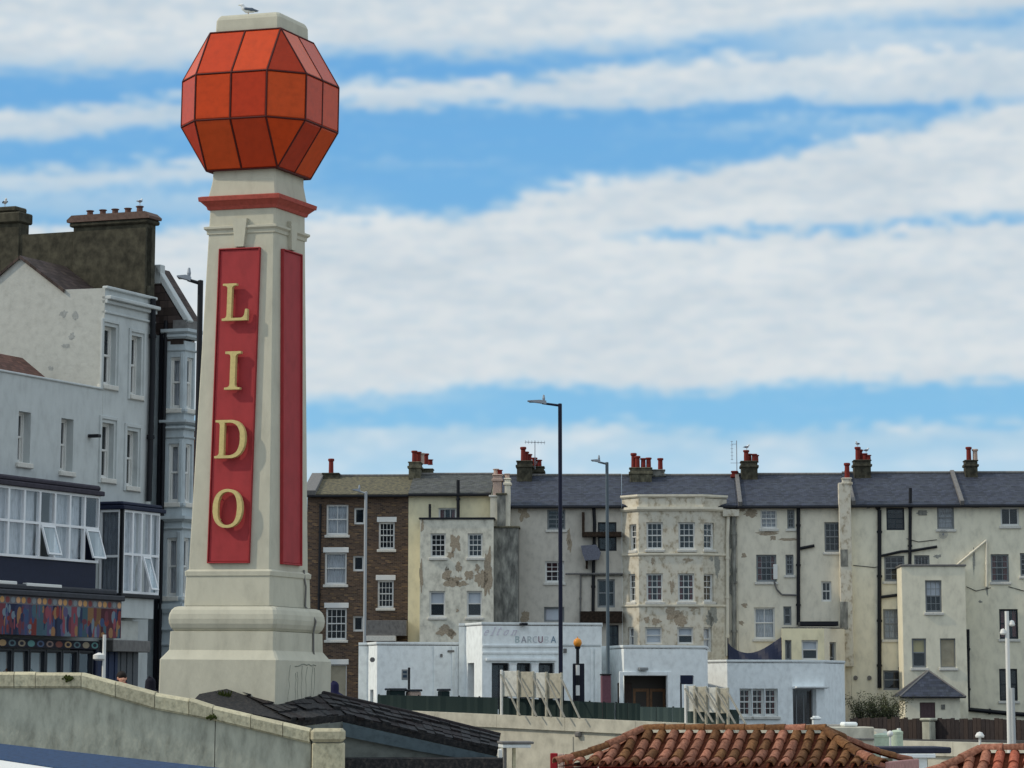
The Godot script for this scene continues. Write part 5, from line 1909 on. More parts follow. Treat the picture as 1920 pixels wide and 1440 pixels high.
func build_sea_wall() -> void:
	var a := at(708, 1310, 112)
	var d := at(1640, 1310, 98)
	swr = Node3D.new()
	swr.position = Vector3(a.x, 0, a.z)
	swr.rotation.y = -atan2(d.z - a.z, d.x - a.x)
	var t := thing("sea_wall", "long pale concrete sea wall with a coping, sloping down behind the tiled kiosk roof", "wall", swr.position, swr.rotation.y)
	var f := Fr.new(t)
	var top := []
	for p in [[590, 1325], [708, 1330], [935, 1340], [1195, 1352], [1330, 1358], [1640, 1367], [1660, 1388], [1790, 1391], [1960, 1396], [2300, 1404]]:
		top.append(px(f, p[0], p[1]))
	var poly := PackedVector2Array()
	for p in top:
		poly.append(p - Vector2(0, 0.42))
	poly.append(Vector2(top[-1].x, -3.05))
	poly.append(Vector2(top[0].x, -3.05))
	var b := MB.new()
	b.prism(poly, -0.5, 0.0)
	put(b, "wall_face", M.sea, t)
	for i in top.size() - 1:
		var n := maxi(1, int((top[i + 1].x - top[i].x) / 2.4))
		for k in n:
			var p0: Vector2 = top[i].lerp(top[i + 1], k / float(n))
			var p1: Vector2 = top[i].lerp(top[i + 1], (k + 1.0) / n)
			p0.x += 0.006
			p1.x -= 0.006
			var c := MB.new()
			var h := Vector2(0, 0.42)
			c.prism(PackedVector2Array([p0 - h + Vector2(0, 0.003), p1 - h + Vector2(0, 0.003), p1, p0]), -0.55, 0.1)
			put(c, "coping_stone", M.sea, t)
	for u in [1075.0, 1240.0]:
		var g := MB.new()
		var x := px(f, u, 1400).x
		g.box(Vector3(x - 0.015, -3, -0.01), Vector3(x + 0.015, px(f, u, 1352).y - 0.5, 0.012))
		put(g, "joint", M.cement, t)
	slab(f, 1076, 1372, 1086, 1382, 0, 0.15, M.lead, "outlet", 0.04)
	# dark netting on the railing
	var r := thing("railing", "long dark green sheeted railing on top of the sea wall", "railing", swr.position, swr.rotation.y)
	f = Fr.new(r).out(-0.3)
	var up := [[708, 1303], [820, 1305], [935, 1308], [1050, 1313], [1130, 1317], [1199, 1319], [1200, 1325], [1290, 1327], [1387, 1331]]
	for i in up.size() - 1:
		if up[i + 1][0] - up[i][0] < 3:
			continue
		var n := 3
		for k in n:
			var ua: float = lerpf(up[i][0], up[i + 1][0], k / float(n))
			var ub: float = lerpf(up[i][0], up[i + 1][0], (k + 1.0) / n)
			var pa := px(f, ua, lerpf(up[i][1], up[i + 1][1], k / float(n)))
			var pb := px(f, ub, lerpf(up[i][1], up[i + 1][1], (k + 1.0) / n))
			var la := px(f, ua, 1310).x
			var bot := func(u: float) -> float: return px(f, u, lin(u, [[590, 1325], [708, 1330], [935, 1340], [1195, 1352], [1330, 1358], [1640, 1367]])).y
			var c := MB.new()
			var nn := 5
			for s in nn:      # sheeting, a little slack between its ties
				var e0 := s / float(nn)
				var e1 := (s + 1.0) / nn
				var z0 := 0.05 * sin(PI * e0 + i) * sin(e0 * 9.0 + k)
				var z1 := 0.05 * sin(PI * e1 + i) * sin(e1 * 9.0 + k)
				c.quad(Vector3(lerpf(pa.x, pb.x, e0), lerpf(bot.call(ua), bot.call(ub), e0) - 0.1, z0), Vector3(lerpf(pa.x, pb.x, e1), lerpf(bot.call(ua), bot.call(ub), e1) - 0.1, z1), Vector3(lerpf(pa.x, pb.x, e1), lerpf(pa.y, pb.y, e1), z1), Vector3(lerpf(pa.x, pb.x, e0), lerpf(pa.y, pb.y, e0), z0))
			put(c, "sheeting", M.netting if i < 5 else M.netting2, r, f.xf)
			var po := MB.new()
			po.tube(Vector3(pa.x, bot.call(ua) - 0.2, -0.06), Vector3(pa.x, pa.y + 0.03, -0.06), 0.03, 0.03, 6)
			put(po, "post", M.black, r, f.xf)
	hoarding("windbreak_hoarding", "weathered white board screen of four panels with raking props, left of the striped beacon", [942, 973, 1001, 1026, 1054], 1258, 1306, 1341, 1346)
	hoarding("windbreak_hoarding", "smaller grey board screen with raking props in front of the white corner building", [1287, 1304, 1325, 1346, 1366], 1286, 1334, 1352, 1358)

func hoarding(called: String, label: String, us: Array, v0: float, v1: float, vb: float, vb2: float) -> void:
	var s := px(Fr.new(swr), us[0], v1).x
	var t := thing(called, label, "screen", swr.transform * Vector3(s, 0, 0), swr.rotation.y, "propped board screens on the sea wall")
	var f := Fr.new(t).out(-0.1)
	var n := us.size()
	for i in n - 1:
		var r := rc(f, us[i] + 1.0, v0 + i * 1.5, us[i + 1] - 0.5, v1 + i * 1.2)
		var b := MB.new()
		b.box(Vector3(r[0], r[1], -0.03), Vector3(r[2], r[3], 0.0), 0.008)
		put(b, "panel", [M.ply, M.ply2][i % 2], t, f.xf)
	for i in n:
		var p := px(f, us[i], v0 + i * 1.3 - 2)
		var q := px(f, us[i], lerpf(vb, vb2, i / float(n - 1)))
		var b := MB.new()
		b.box(Vector3(p.x - 0.04, q.y - 0.1, 0.003), Vector3(p.x + 0.04, p.y, 0.08), 0.012)
		put(b, "post", M.ply2 if i else M.fr_w, t, f.xf)
		var pr := MB.new()
		var u2: float = us[i] + 33.0
		var top := Vector3(p.x + 0.04, lerpf(q.y, p.y, 0.9), 0.12)
		# the prop's foot stands out from the panel, on the near side of the wall top
		var fo := f.out(0.45)
		var w := px(fo, u2, lerpf(vb, vb2, i / float(n - 1)) + 1.0)
		var foot := Vector3(w.x, w.y, 0.45)
		var ax := (foot - top)
		var bx := Basis.looking_at(ax.normalized(), Vector3.UP)
		pr.box(Vector3(-0.035, -0.022, -ax.length()), Vector3(0.035, 0.022, 0), 0.01, Transform3D(bx, top))
		put(pr, "prop", M.ply3, t, f.xf)


# ---------------------------------------------------------------- street furniture
func street_lamp(label: String, u: float, vt: float, d: float, m: Material, arm: float) -> void:
	var p := at(u, vt, d)
	var h := p.y
	var t := thing("street_lamp", label, "street lamp", Vector3(p.x, 0, p.z), 0.0, "street lamps along the seafront road")
	var b := MB.new()
	b.lathe([[0.12, 0.0], [0.12, 1.6], [0.075, 1.7], [0.07, h], [0.0, h + 0.02]], Vector3.ZERO, 14)
	put(b, "pole", m, t)
	var a := MB.new()
	a.tube(Vector3(-0.05, h - 0.06, 0), Vector3(-arm * 0.55, h + 0.02, 0), 0.045, 0.04, 8)
	put(a, "arm", m, t)
	var hd := MB.new()
	var s := arm
	var top := PackedVector2Array([Vector2(-0.42 * s, h - 0.03), Vector2(-0.55 * s, h + 0.01), Vector2(-1.0 * s, h + 0.08), Vector2(-1.0 * s, h + 0.11), Vector2(-0.62 * s, h + 0.13), Vector2(-0.42 * s, h + 0.10)])
	hd.prism(top, -0.15, 0.15)
	put(hd, "lamp_head", M.metal, t)
	var ph := MB.new()
	ph.lathe([[0.04, 0.0], [0.05, 0.08], [0.03, 0.2], [0.0, 0.22]], Vector3(-0.5 * s, h + 0.11, 0), 8)
	put(ph, "photocell", M.metal, t)
	var ln := MB.new()
	ln.box(Vector3(-0.95 * s, h + 0.055, -0.11), Vector3(-0.62 * s, h + 0.075, 0.11))
	put(ln, "lens", M.fr_g, t, Transform3D(Basis(), Vector3(0, -0.01, 0)))

func build_street() -> void:
	street_lamp("tall dark navy street lamp, the largest, left of the striped beacon", 1050, 757, 114, M.lamp_navy, 1.16)
	street_lamp("slim grey-green street lamp in front of the grey recessed house", 1138, 867, 141, M.lamp_grey, 0.7)
	street_lamp("street lamp half hidden behind the left edge of the tower", 376, 526, 79, M.black, 0.58)
	street_lamp("pale grey street lamp in front of the brown brick house", 686, 922, 152, M.pipe_g, 0.62)
	# belisha beacon
	var p := at(1083, 1205, 118)
	var t := thing("crossing_beacon", "black and white crossing beacon with an amber globe before a dark board", "crossing beacon", Vector3(p.x, 0, p.z), 0.1)
	var b := MB.new()
	b.tube(Vector3.ZERO, Vector3(0, p.y - 0.14, 0), 0.065, 0.06, 12)
	b.lathe([[0.06, 0.0], [0.1, 0.05], [0.11, 0.1]], Vector3(0, p.y - 0.24, 0), 12)
	put(b, "pole", M.black, t)
	var g := MB.new()
	g.ball(Vector3(0, p.y, 0), Vector3(0.155, 0.165, 0.155), 12)
	g.tube(Vector3(0, p.y + 0.15, 0), Vector3(0, p.y + 0.22, 0), 0.03, 0.01, 6)
	put(g, "globe", M.amber, t)
	var f := Fr.new(t)
	var r := rc(f.out(-0.08), 1074, 1244, 1096, 1340)
	var bd := MB.new()
	bd.box(Vector3(r[0], 0.3, -0.14), Vector3(r[2], r[3], -0.08), 0.02)
	put(bd, "back_board", M.board_dark, t)
	for v in [[1247, 1266], [1285, 1304]]:
		var w := MB.new()
		w.tube(Vector3(0, px(f, 1083, v[1]).y, 0), Vector3(0, px(f, 1083, v[0]).y, 0), 0.072, 0.072, 12)
		put(w, "white_band", M.fr_w, t)
	# dark red cabinet behind the grey lamp
	p = at(1135, 1265, 136)
	t = thing("utility_cabinet", "tall dull maroon cabinet at the foot of the slim grey lamp", "cabinet", Vector3(p.x, 0, p.z + 0.5), 0.12)
	b = MB.new()
	b.box(Vector3(-0.19, 0, -0.2), Vector3(0.19, p.y - 0.04, 0.2), 0.02)
	put(b, "body", M.maroon, t)
	b = MB.new()
	b.box(Vector3(-0.22, p.y - 0.037, -0.23), Vector3(0.22, p.y + 0.03, 0.23), 0.02)
	put(b, "lid", M.dark, t)
	# bus stop flag
	p = at(767, 1253, 120)
	t = thing("bus_stop_sign", "small bus stop flag on a dark post before the white wall", "sign", Vector3(p.x, 0, p.z), 0.0)
	b = MB.new()
	b.tube(Vector3.ZERO, Vector3(0, p.y, 0), 0.045, 0.045, 10)
	b.tube(Vector3(0, p.y, 0), Vector3(0, p.y + 0.03, 0), 0.06, 0.02, 10)
	put(b, "post", M.black, t)
	b = MB.new()
	var q := at(753, 1255, 120)
	var q2 := at(753, 1275, 120)
	b.box(Vector3(q.x - p.x, q2.y, -0.02), Vector3(-0.05, q.y, 0.02), 0.01)
	var flag := put(b, "flag", M.fr_g, t)
	for e in [[0.06, 0.14], [0.2, 0.3]]:
		var k := MB.new()
		k.box(Vector3(q.x - p.x + 0.05, q.y - e[1], 0.021), Vector3(-0.08, q.y - e[0], 0.026))
		put(k, "printed_band", M.sign_blue, flag)
	# dark direction sign on a post
	p = at(1290, 1266, 112)
	t = thing("street_sign", "dark rectangular sign on a thin post above the smaller board screen", "sign", Vector3(p.x - 0.15, 0, p.z), 0.1)
	b = MB.new()
	b.tube(Vector3(-0.1, 0, 0), Vector3(-0.1, p.y - 0.25, 0), 0.03, 0.03, 8)
	put(b, "post", M.black, t)
	b = MB.new()
	b.box(Vector3(-0.12, p.y - 0.30, -0.02), Vector3(0.32, p.y, 0.02), 0.01)
	put(b, "plate", M.navy, t)
	# three flat-lidded bins behind the railing
	for e in [[742, 1292, 17, "dark wide planter box just left of the bus stop sign", 0], [775, 1294, 13, "low pinkish planter box just right of the bus stop sign", 1], [832, 1293, 9, "small dark flat-lidded bin behind the railing near the shop door", 0]]:
		p = at(e[0], e[1], 118)
		var hw: float = e[2] / 6098.0 * 118
		t = thing("planter_box" if e[2] > 10 else "litter_bin", e[3], "planter" if e[2] > 10 else "bin", Vector3(p.x, 0, p.z), 0.3)
		b = MB.new()
		b.box(Vector3(-hw * 0.85, 0, -0.3), Vector3(hw * 0.85, p.y - 0.05, 0.3), 0.03)
		put(b, "body", M.netting if e[4] == 0 else M.pot_b, t)
		b = MB.new()
		b.box(Vector3(-hw, p.y - 0.047, -0.35), Vector3(hw, p.y + 0.03, 0.35), 0.02)
		put(b, "lid", M.lead_d, t)
	# white pole lamp by the shop
	p = at(196, 1190, 84)
	t = thing("shop_lamp_post", "short white lamp post with a flat shade in front of the painted shopfront", "lamp post", Vector3(p.x, 0, p.z), 0.0)
	b = MB.new()
	b.tube(Vector3.ZERO, Vector3(0, p.y, 0), 0.055, 0.045, 10)
	put(b, "pole", M.fr_w, t)
	b = MB.new()
	q = at(186, 1231, 84)
	b.lathe([[0.1, 0.0], [0.16, 0.04], [0.16, 0.14], [0.03, 0.2], [0.0, 0.2]], Vector3(q.x - p.x, q.y - 0.1, 0), 12)
	b.tube(Vector3(q.x - p.x, q.y + 0.02, 0), Vector3(0, q.y + 0.02, 0), 0.03, 0.03, 8)
	put(b, "lamp_shade", M.fr_w, t)
	# white mast at the right
	p = at(1885, 1146, 72)
	t = thing("white_mast", "tall white mast with two floodlights and a shorter post beside it, far right", "mast", Vector3(p.x, -3, p.z), 0.0)
	b = MB.new()
	b.tube(Vector3.ZERO, Vector3(0.03, p.y + 3, 0), 0.065, 0.045, 12)
	put(b, "pole", M.fr_w, t)
	for e in [[1897, 1171], [1881, 1187]]:
		q = at(e[0], e[1], 72)
		b = MB.new()
		var s := 1.0 if e[0] > 1886 else -1.0
		b.lathe([[0.0, 0.1], [0.05, 0.08], [0.075, 0.0], [0.06, -0.03], [0.0, -0.04]].map(func(k): return k), Vector3(q.x - p.x, q.y + 3, 0), 10)
		b.tube(Vector3(q.x - p.x, q.y + 3.08, 0), Vector3(0.03, q.y + 3.02, 0), 0.02, 0.02, 6)
		put(b, "floodlight", M.fr_w, t)
	q = at(1897, 1290, 72)
	b = MB.new()
	b.tube(Vector3(q.x - p.x, 0, 0.1), Vector3(q.x - p.x, q.y + 3, 0.1), 0.045, 0.045, 8)
	put(b, "short_post", M.pipe_g, t)
	b = MB.new()
	b.tube(Vector3(q.x - p.x, q.y + 1.2, 0.1), Vector3(0.0, q.y + 1.2, 0), 0.03, 0.03, 6)
	put(b, "bracket", M.pipe_g, t)
	# white gate pier
	p = at(1530, 1346, 102)
	t = thing("white_pier", "short white gate pier with a moulded cap below the recessed doorway", "pier", Vector3(p.x, 0, p.z), 0.1)
	b = MB.new()
	b.box(Vector3(-0.11, -0.6, -0.11), Vector3(0.11, p.y - 0.05, 0.11), 0.01)
	put(b, "shaft", M.white, t)
	b = MB.new()
	b.box(Vector3(-0.15, p.y - 0.047, -0.15), Vector3(0.15, p.y + 0.01, 0.15), 0.02)
	b.box(Vector3(-0.1, p.y + 0.01, -0.1), Vector3(0.1, p.y + 0.06, 0.1), 0.03)
	put(b, "cap", M.white, t)


# ---------------------------------------------------------------- near walls, roofs and kiosks
func build_near() -> void:
	# rendered wall with a stone coping, left foreground
	var p0 := at(0, 1310, 54)
	var t := thing("foreground_wall", "weathered beige rendered wall with a stepped stone coping ending in a pier, bottom left", "wall", Vector3(p0.x, 0, p0.z), 0.0)
	var f := Fr.new(t)
	var top := [[-160, 1260], [150, 1260], [290, 1298], [354, 1309], [400, 1324], [574, 1364], [582, 1366], [644, 1367]]
	var low := [[-160, 1286], [152, 1286], [290, 1326], [397, 1346], [584, 1391], [644, 1392]]
	var segs := [[-160, 403], [404.5, 583]]
	for s in segs:
		var poly := PackedVector2Array()
		for i in 13:
			var u: float = lerpf(s[0], s[1], i / 12.0)
			poly.append(px(f, u, lin(u, low) - 1.0))
		poly.append(Vector2(poly[-1].x, -3.05))
		poly.append(Vector2(poly[0].x, -3.05))
		var b := MB.new()
		b.prism(poly, -0.4, 0.0)
		put(b, "wall_face", M.stone, t)
	var jt := [-160, -70, 26, 66, 152, 216, 290, 354, 399, 470, 530, 581]
	for i in jt.size() - 1:
		var b := MB.new()
		var ua: float = jt[i] + 0.6
		var ub: float = jt[i + 1] - 0.6
		var dv := rng.randf_range(-1.2, 1.2)
		var A := px(f.out(0.07), ua, lin(ua, low) + 1)
		var B := px(f.out(0.07), ub, lin(ub, low) + 1)
		var Cc := px(f.out(0.07), ub, lin(ub, top) + dv)
		var D := px(f.out(0.07), ua, lin(ua, top) + dv)
		var z1 := 0.075 + rng.randf_range(-0.012, 0.012)
		var ch := 0.05
		# weathered top edge: front face, sloping chamfer, top
		b.quad(Vector3(A.x, A.y, z1), Vector3(B.x, B.y, z1), Vector3(Cc.x, Cc.y - ch, z1), Vector3(D.x, D.y - ch, z1))
		b.quad(Vector3(D.x, D.y - ch, z1), Vector3(Cc.x, Cc.y - ch, z1), Vector3(Cc.x, Cc.y, z1 - 0.09), Vector3(D.x, D.y, z1 - 0.09))
		b.quad(Vector3(D.x, D.y, z1 - 0.09), Vector3(Cc.x, Cc.y, z1 - 0.09), Vector3(Cc.x, Cc.y, -0.45), Vector3(D.x, D.y, -0.45))
		b.quad(Vector3(A.x, A.y, -0.45), Vector3(B.x, B.y, -0.45), Vector3(B.x, B.y, z1), Vector3(A.x, A.y, z1))
		for e in [[A, D, -1.0], [B, Cc, 1.0]]:
			var q0 := Vector3(e[0].x, e[0].y, z1)
			var q1 := Vector3(e[1].x, e[1].y - ch, z1)
			var q2 := Vector3(e[1].x, e[1].y, z1 - 0.09)
			var q3 := Vector3(e[1].x, e[1].y, -0.45)
			var q4 := Vector3(e[0].x, e[0].y, -0.45)
			b.quad(q4, q0, q2, q3)
			b.tri(q0, q1, q2)
		# a thin drip ledge under it
		var l0 := px(f.out(0.04), ua, lin(ua, low) + 4)
		var l1 := px(f.out(0.04), ub, lin(ub, low) + 4)
		b.quad(Vector3(l0.x, l0.y, 0.035), Vector3(l1.x, l1.y, 0.035), Vector3(B.x, B.y - 0.002, 0.035), Vector3(A.x, A.y - 0.002, 0.035))
		b.quad(Vector3(l0.x, l0.y, -0.01), Vector3(l1.x, l1.y, -0.01), Vector3(l1.x, l1.y, 0.035), Vector3(l0.x, l0.y, 0.035))
		put(b, "coping_stone", [M.stone_cap, M.stone_cap2][i % 2], t)
	var pr := rc(f.out(0.12), 584, 1393, 643, 1500)
	var pb := MB.new()
	pb.box(Vector3(pr[0], -3.05, -0.5), Vector3(pr[2], pr[3], 0.1), 0.02)
	put(pb, "pier", M.stone_cap, t)
	var cr := rc(f.out(0.16), 582, 1366, 644, 1392)
	pb = MB.new()
	pb.box(Vector3(cr[0], cr[1] + 0.003, -0.55), Vector3(cr[2], cr[3], 0.16), 0.05)
	put(pb, "pier_cap", M.stone_cap2, t)
	for e in [[130, 1272, 9, 4], [398, 1344, 6, 3], [588, 1380, 3, 2]]:
		var mo := MB.new()
		var q := px(f.out(0.09), e[0], e[1])
		for i in 40:
			var c := Vector3(q.x + rng.randfn() * e[2] / 220.0, q.y + rng.randfn() * e[3] / 230.0, 0.08 + rng.randf() * 0.02)
			mo.ball(c, Vector3.ONE * rng.randf_range(0.012, 0.028), 4)
		var m := put(mo, "moss", M.moss_g, t)
		m.set_meta("kind", "stuff")

	build_slate_roof()

	# flat roof with a blue edge, bottom left
	var A := at(0, 1394, 50.5)
	var dir := Vector3(-0.282, 0, -1).normalized()
	var h := A.y
	t = thing("blue_edged_roof", "low flat roof with a blue painted top and white fascia boards, bottom left corner", "flat roof", Vector3(A.x, 0, A.z), atan2(-dir.z, dir.x))
	var bx := MB.new()
	var strips := [["border", -1.5, 0.0, 0.0, M.roof_blue], ["gutter", -1.62, -1.5, -0.05, M.netting], ["roof_panel", -2.4, -1.62, 0.0, M.fr_w], ["gutter", -2.56, -2.4, -0.05, M.netting], ["roof_panel", -7.0, -2.56, 0.0, M.fr_w]]
	for e in strips:
		bx = MB.new()
		bx.box(Vector3(-24, h - 0.12 + e[3], e[1] + 0.002), Vector3(9, h + e[3], e[2] - 0.002), 0.012)
		put(bx, e[0], e[4], t)
	bx = MB.new()
	bx.box(Vector3(-24, -3.02, -6.9), Vector3(8.9, h - 0.125, -0.12))
	put(bx, "wall", M.render_w, t)

	kiosk("tiled_kiosk", "kiosk with a hipped roof of mossy orange barrel tiles, bottom centre right", 1207, 1546, 1370, 46, -17.0, 1.0, 0.49, true)
	kiosk("tiled_kiosk", "kiosk with a redder barrel-tiled roof, bottom right corner", 1838, 2160, 1408, 43, -17.0, 0.8, 0.4, false)

	# boards left of the kiosk
	var b0 := at(1052, 1413, 48)
	t = thing("painted_post_frame", "red and white painted posts at the left end of the tiled kiosk", "post", Vector3(b0.x, -3, b0.z), -0.1)
	f = Fr.new(t)
	for e in [[1032, 1046, 1412, 0], [1047, 1058, 1413, 1], [1059, 1075, 1414, 2]]:
		var r := rc(f, e[0], e[2], e[1], 1440)
		var k := MB.new()
		k.box(Vector3(r[0], 0, -0.06 + 0.01 * e[3]), Vector3(r[2] - 0.004, r[3], 0.05 + 0.01 * e[3]), 0.01)
		put(k, "post", [M.red_paint, M.pot_b, M.rust_red][e[3]], t)
	# flat porch beside the dark roof
	b0 = at(966, 1391, 60)
	t = thing("flat_porch", "small flat white porch roof on posts between the dark roof and the sea wall", "porch", Vector3(b0.x, -3, b0.z), 0.1)
	f = Fr.new(t)
	var rr := rc(f, 940, 1392, 993, 1402)
	bx = MB.new()
	bx.box(Vector3(rr[0], rr[1], -0.6), Vector3(rr[2], rr[3] - 0.03, 0.25), 0.01)
	put(bx, "fascia", M.white, t)
	bx = MB.new()
	bx.box(Vector3(rr[0] - 0.02, rr[3] - 0.027, -0.62), Vector3(rr[2] + 0.05, rr[3] + 0.02, 0.28), 0.01)
	put(bx, "roof_felt", M.lead, t)
	for u in [947.0, 964.0]:
		var r2 := rc(f, u - 3, 1403, u + 3, 1440)
		bx = MB.new()
		bx.box(Vector3(r2[0], 0, -0.1), Vector3(r2[2], rr[1] - 0.003, 0.02), 0.01)
		put(bx, "post", M.lead if u < 950 else M.stone_cap, t)
	# right: cream parapet block, tanks and a dark flat roof
	b0 = at(1600, 1362, 70)
	t = thing("parapet_block", "pale cream parapet block beside the right hip of the tiled kiosk", "building", Vector3(b0.x, -3, b0.z), 0.05)
	f = Fr.new(t)
	rr = rc(f, 1500, 1363, 1640, 1440)
	bx = MB.new()
	bx.box(Vector3(rr[0], 0, -1.2), Vector3(rr[2], rr[3], 0), 0.02)
	put(bx, "wall", M.sea, t)
	var r3 := rc(f, 1584, 1354, 1611, 1364)
	bx = MB.new()
	bx.box(Vector3(r3[0], rr[3] + 0.002, -0.7), Vector3(r3[2], r3[3], -0.2), 0.03)
	put(bx, "roof_vent", M.white, t)
	r3 = rc(f.out(0.05), 1500, 1384, 1640, 1388)
	bx = MB.new()
	bx.box(Vector3(r3[0], r3[1], -0.01), Vector3(r3[2], r3[3], 0.05), 0.01)
	put(bx, "string_course", M.lead, t)
	for e in [[1654, 1378, 15, "pale green water tank, the left of two on the dark flat roof"], [1681, 1372, 12, "pale green water tank, the right and farther of two"]]:
		b0 = at(e[0], e[1], 64 if e[2] > 13 else 66)
		var hw: float = e[2] / 6098.0 * 64
		t = thing("water_tank", e[3], "tank", Vector3(b0.x, -0.6, b0.z), 0.2, "pale green tanks")
		bx = MB.new()
		var hh: float = b0.y + 0.6
		bx.lathe([[hw * 0.95, 0.0], [hw, hh * 0.5], [hw, hh - 0.05], [hw * 1.05, hh - 0.04], [hw * 1.05, hh], [hw * 0.6, hh + 0.03], [0.0, hh + 0.04]], Vector3.ZERO, 18)
		put(bx, "drum", M.tank, t)
		bx = MB.new()
		bx.tube(Vector3(hw * 0.4, hh, 0), Vector3(hw * 0.4, hh + 0.07, 0), 0.05, 0.04, 8)
		put(bx, "filler_cap", M.fr_w, t)
	b0 = at(1669, 1376, 62)
	t = thing("globe_light", "small white globe light between the two pale tanks", "globe light", Vector3(b0.x, -0.75, b0.z), 0.0)
	bx = MB.new()
	bx.ball(Vector3(0, b0.y + 0.75, 0), Vector3.ONE * 0.06, 10)
	put(bx, "globe", M.fr_w, t)
	bx = MB.new()
	bx.tube(Vector3.ZERO, Vector3(0, b0.y + 0.70, 0), 0.02, 0.02, 6)
	put(bx, "stem", M.fr_w, t)
	b0 = at(1837, 1380, 92)
	t = thing("dome_light", "small white dome light in front of the board fence", "dome light", Vector3(b0.x, -0.4, b0.z), 0.0)
	bx = MB.new()
	bx.lathe([[0.12, 0.0], [0.13, 0.05], [0.08, 0.13], [0.0, 0.16]], Vector3(0, b0.y + 0.36, 0), 12)
	put(bx, "dome", M.fr_w, t)
	bx = MB.new()
	bx.tube(Vector3(0, b0.y + 0.12, 0), Vector3(0, b0.y + 0.38, 0), 0.04, 0.04, 6)
	put(bx, "stem", M.fr_w, t)
	b0 = at(1706, 1402, 60)
	t = thing("flat_roofed_hut", "hut with a thin dark flat roof on white posts, between the two tiled kiosks", "hut", Vector3(b0.x, -3, b0.z), 0.06)
	f = Fr.new(t)
	rr = rc(f, 1632, 1401, 1784, 1418)
	bx = MB.new()
	bx.box(Vector3(rr[0], rr[1] + 0.05, -1.6), Vector3(rr[2], rr[3], 0.0), 0.02)
	put(bx, "roof", M.navy_roof, t)
	bx = MB.new()
	bx.box(Vector3(rr[0] + 0.2, rr[1] - 0.03, -0.2), Vector3(rr[2] - 0.3, rr[1] + 0.046, 0.03), 0.01)
	put(bx, "fascia", M.white, t)
	for i in 6:
		bx = MB.new()
		var x: float = lerpf(rr[0] + 0.5, rr[2] - 0.5, i / 5.0)
		bx.box(Vector3(x - 0.06, 0, -0.2), Vector3(x + 0.06, rr[1] - 0.034, -0.08), 0.01)
		put(bx, "post", M.white, t)
	bx = MB.new()
	bx.box(Vector3(rr[0] + 0.2, 0, -1.4), Vector3(rr[2] - 0.2, rr[1] - 0.05, -1.3))
	put(bx, "back_wall", M.stone, t)

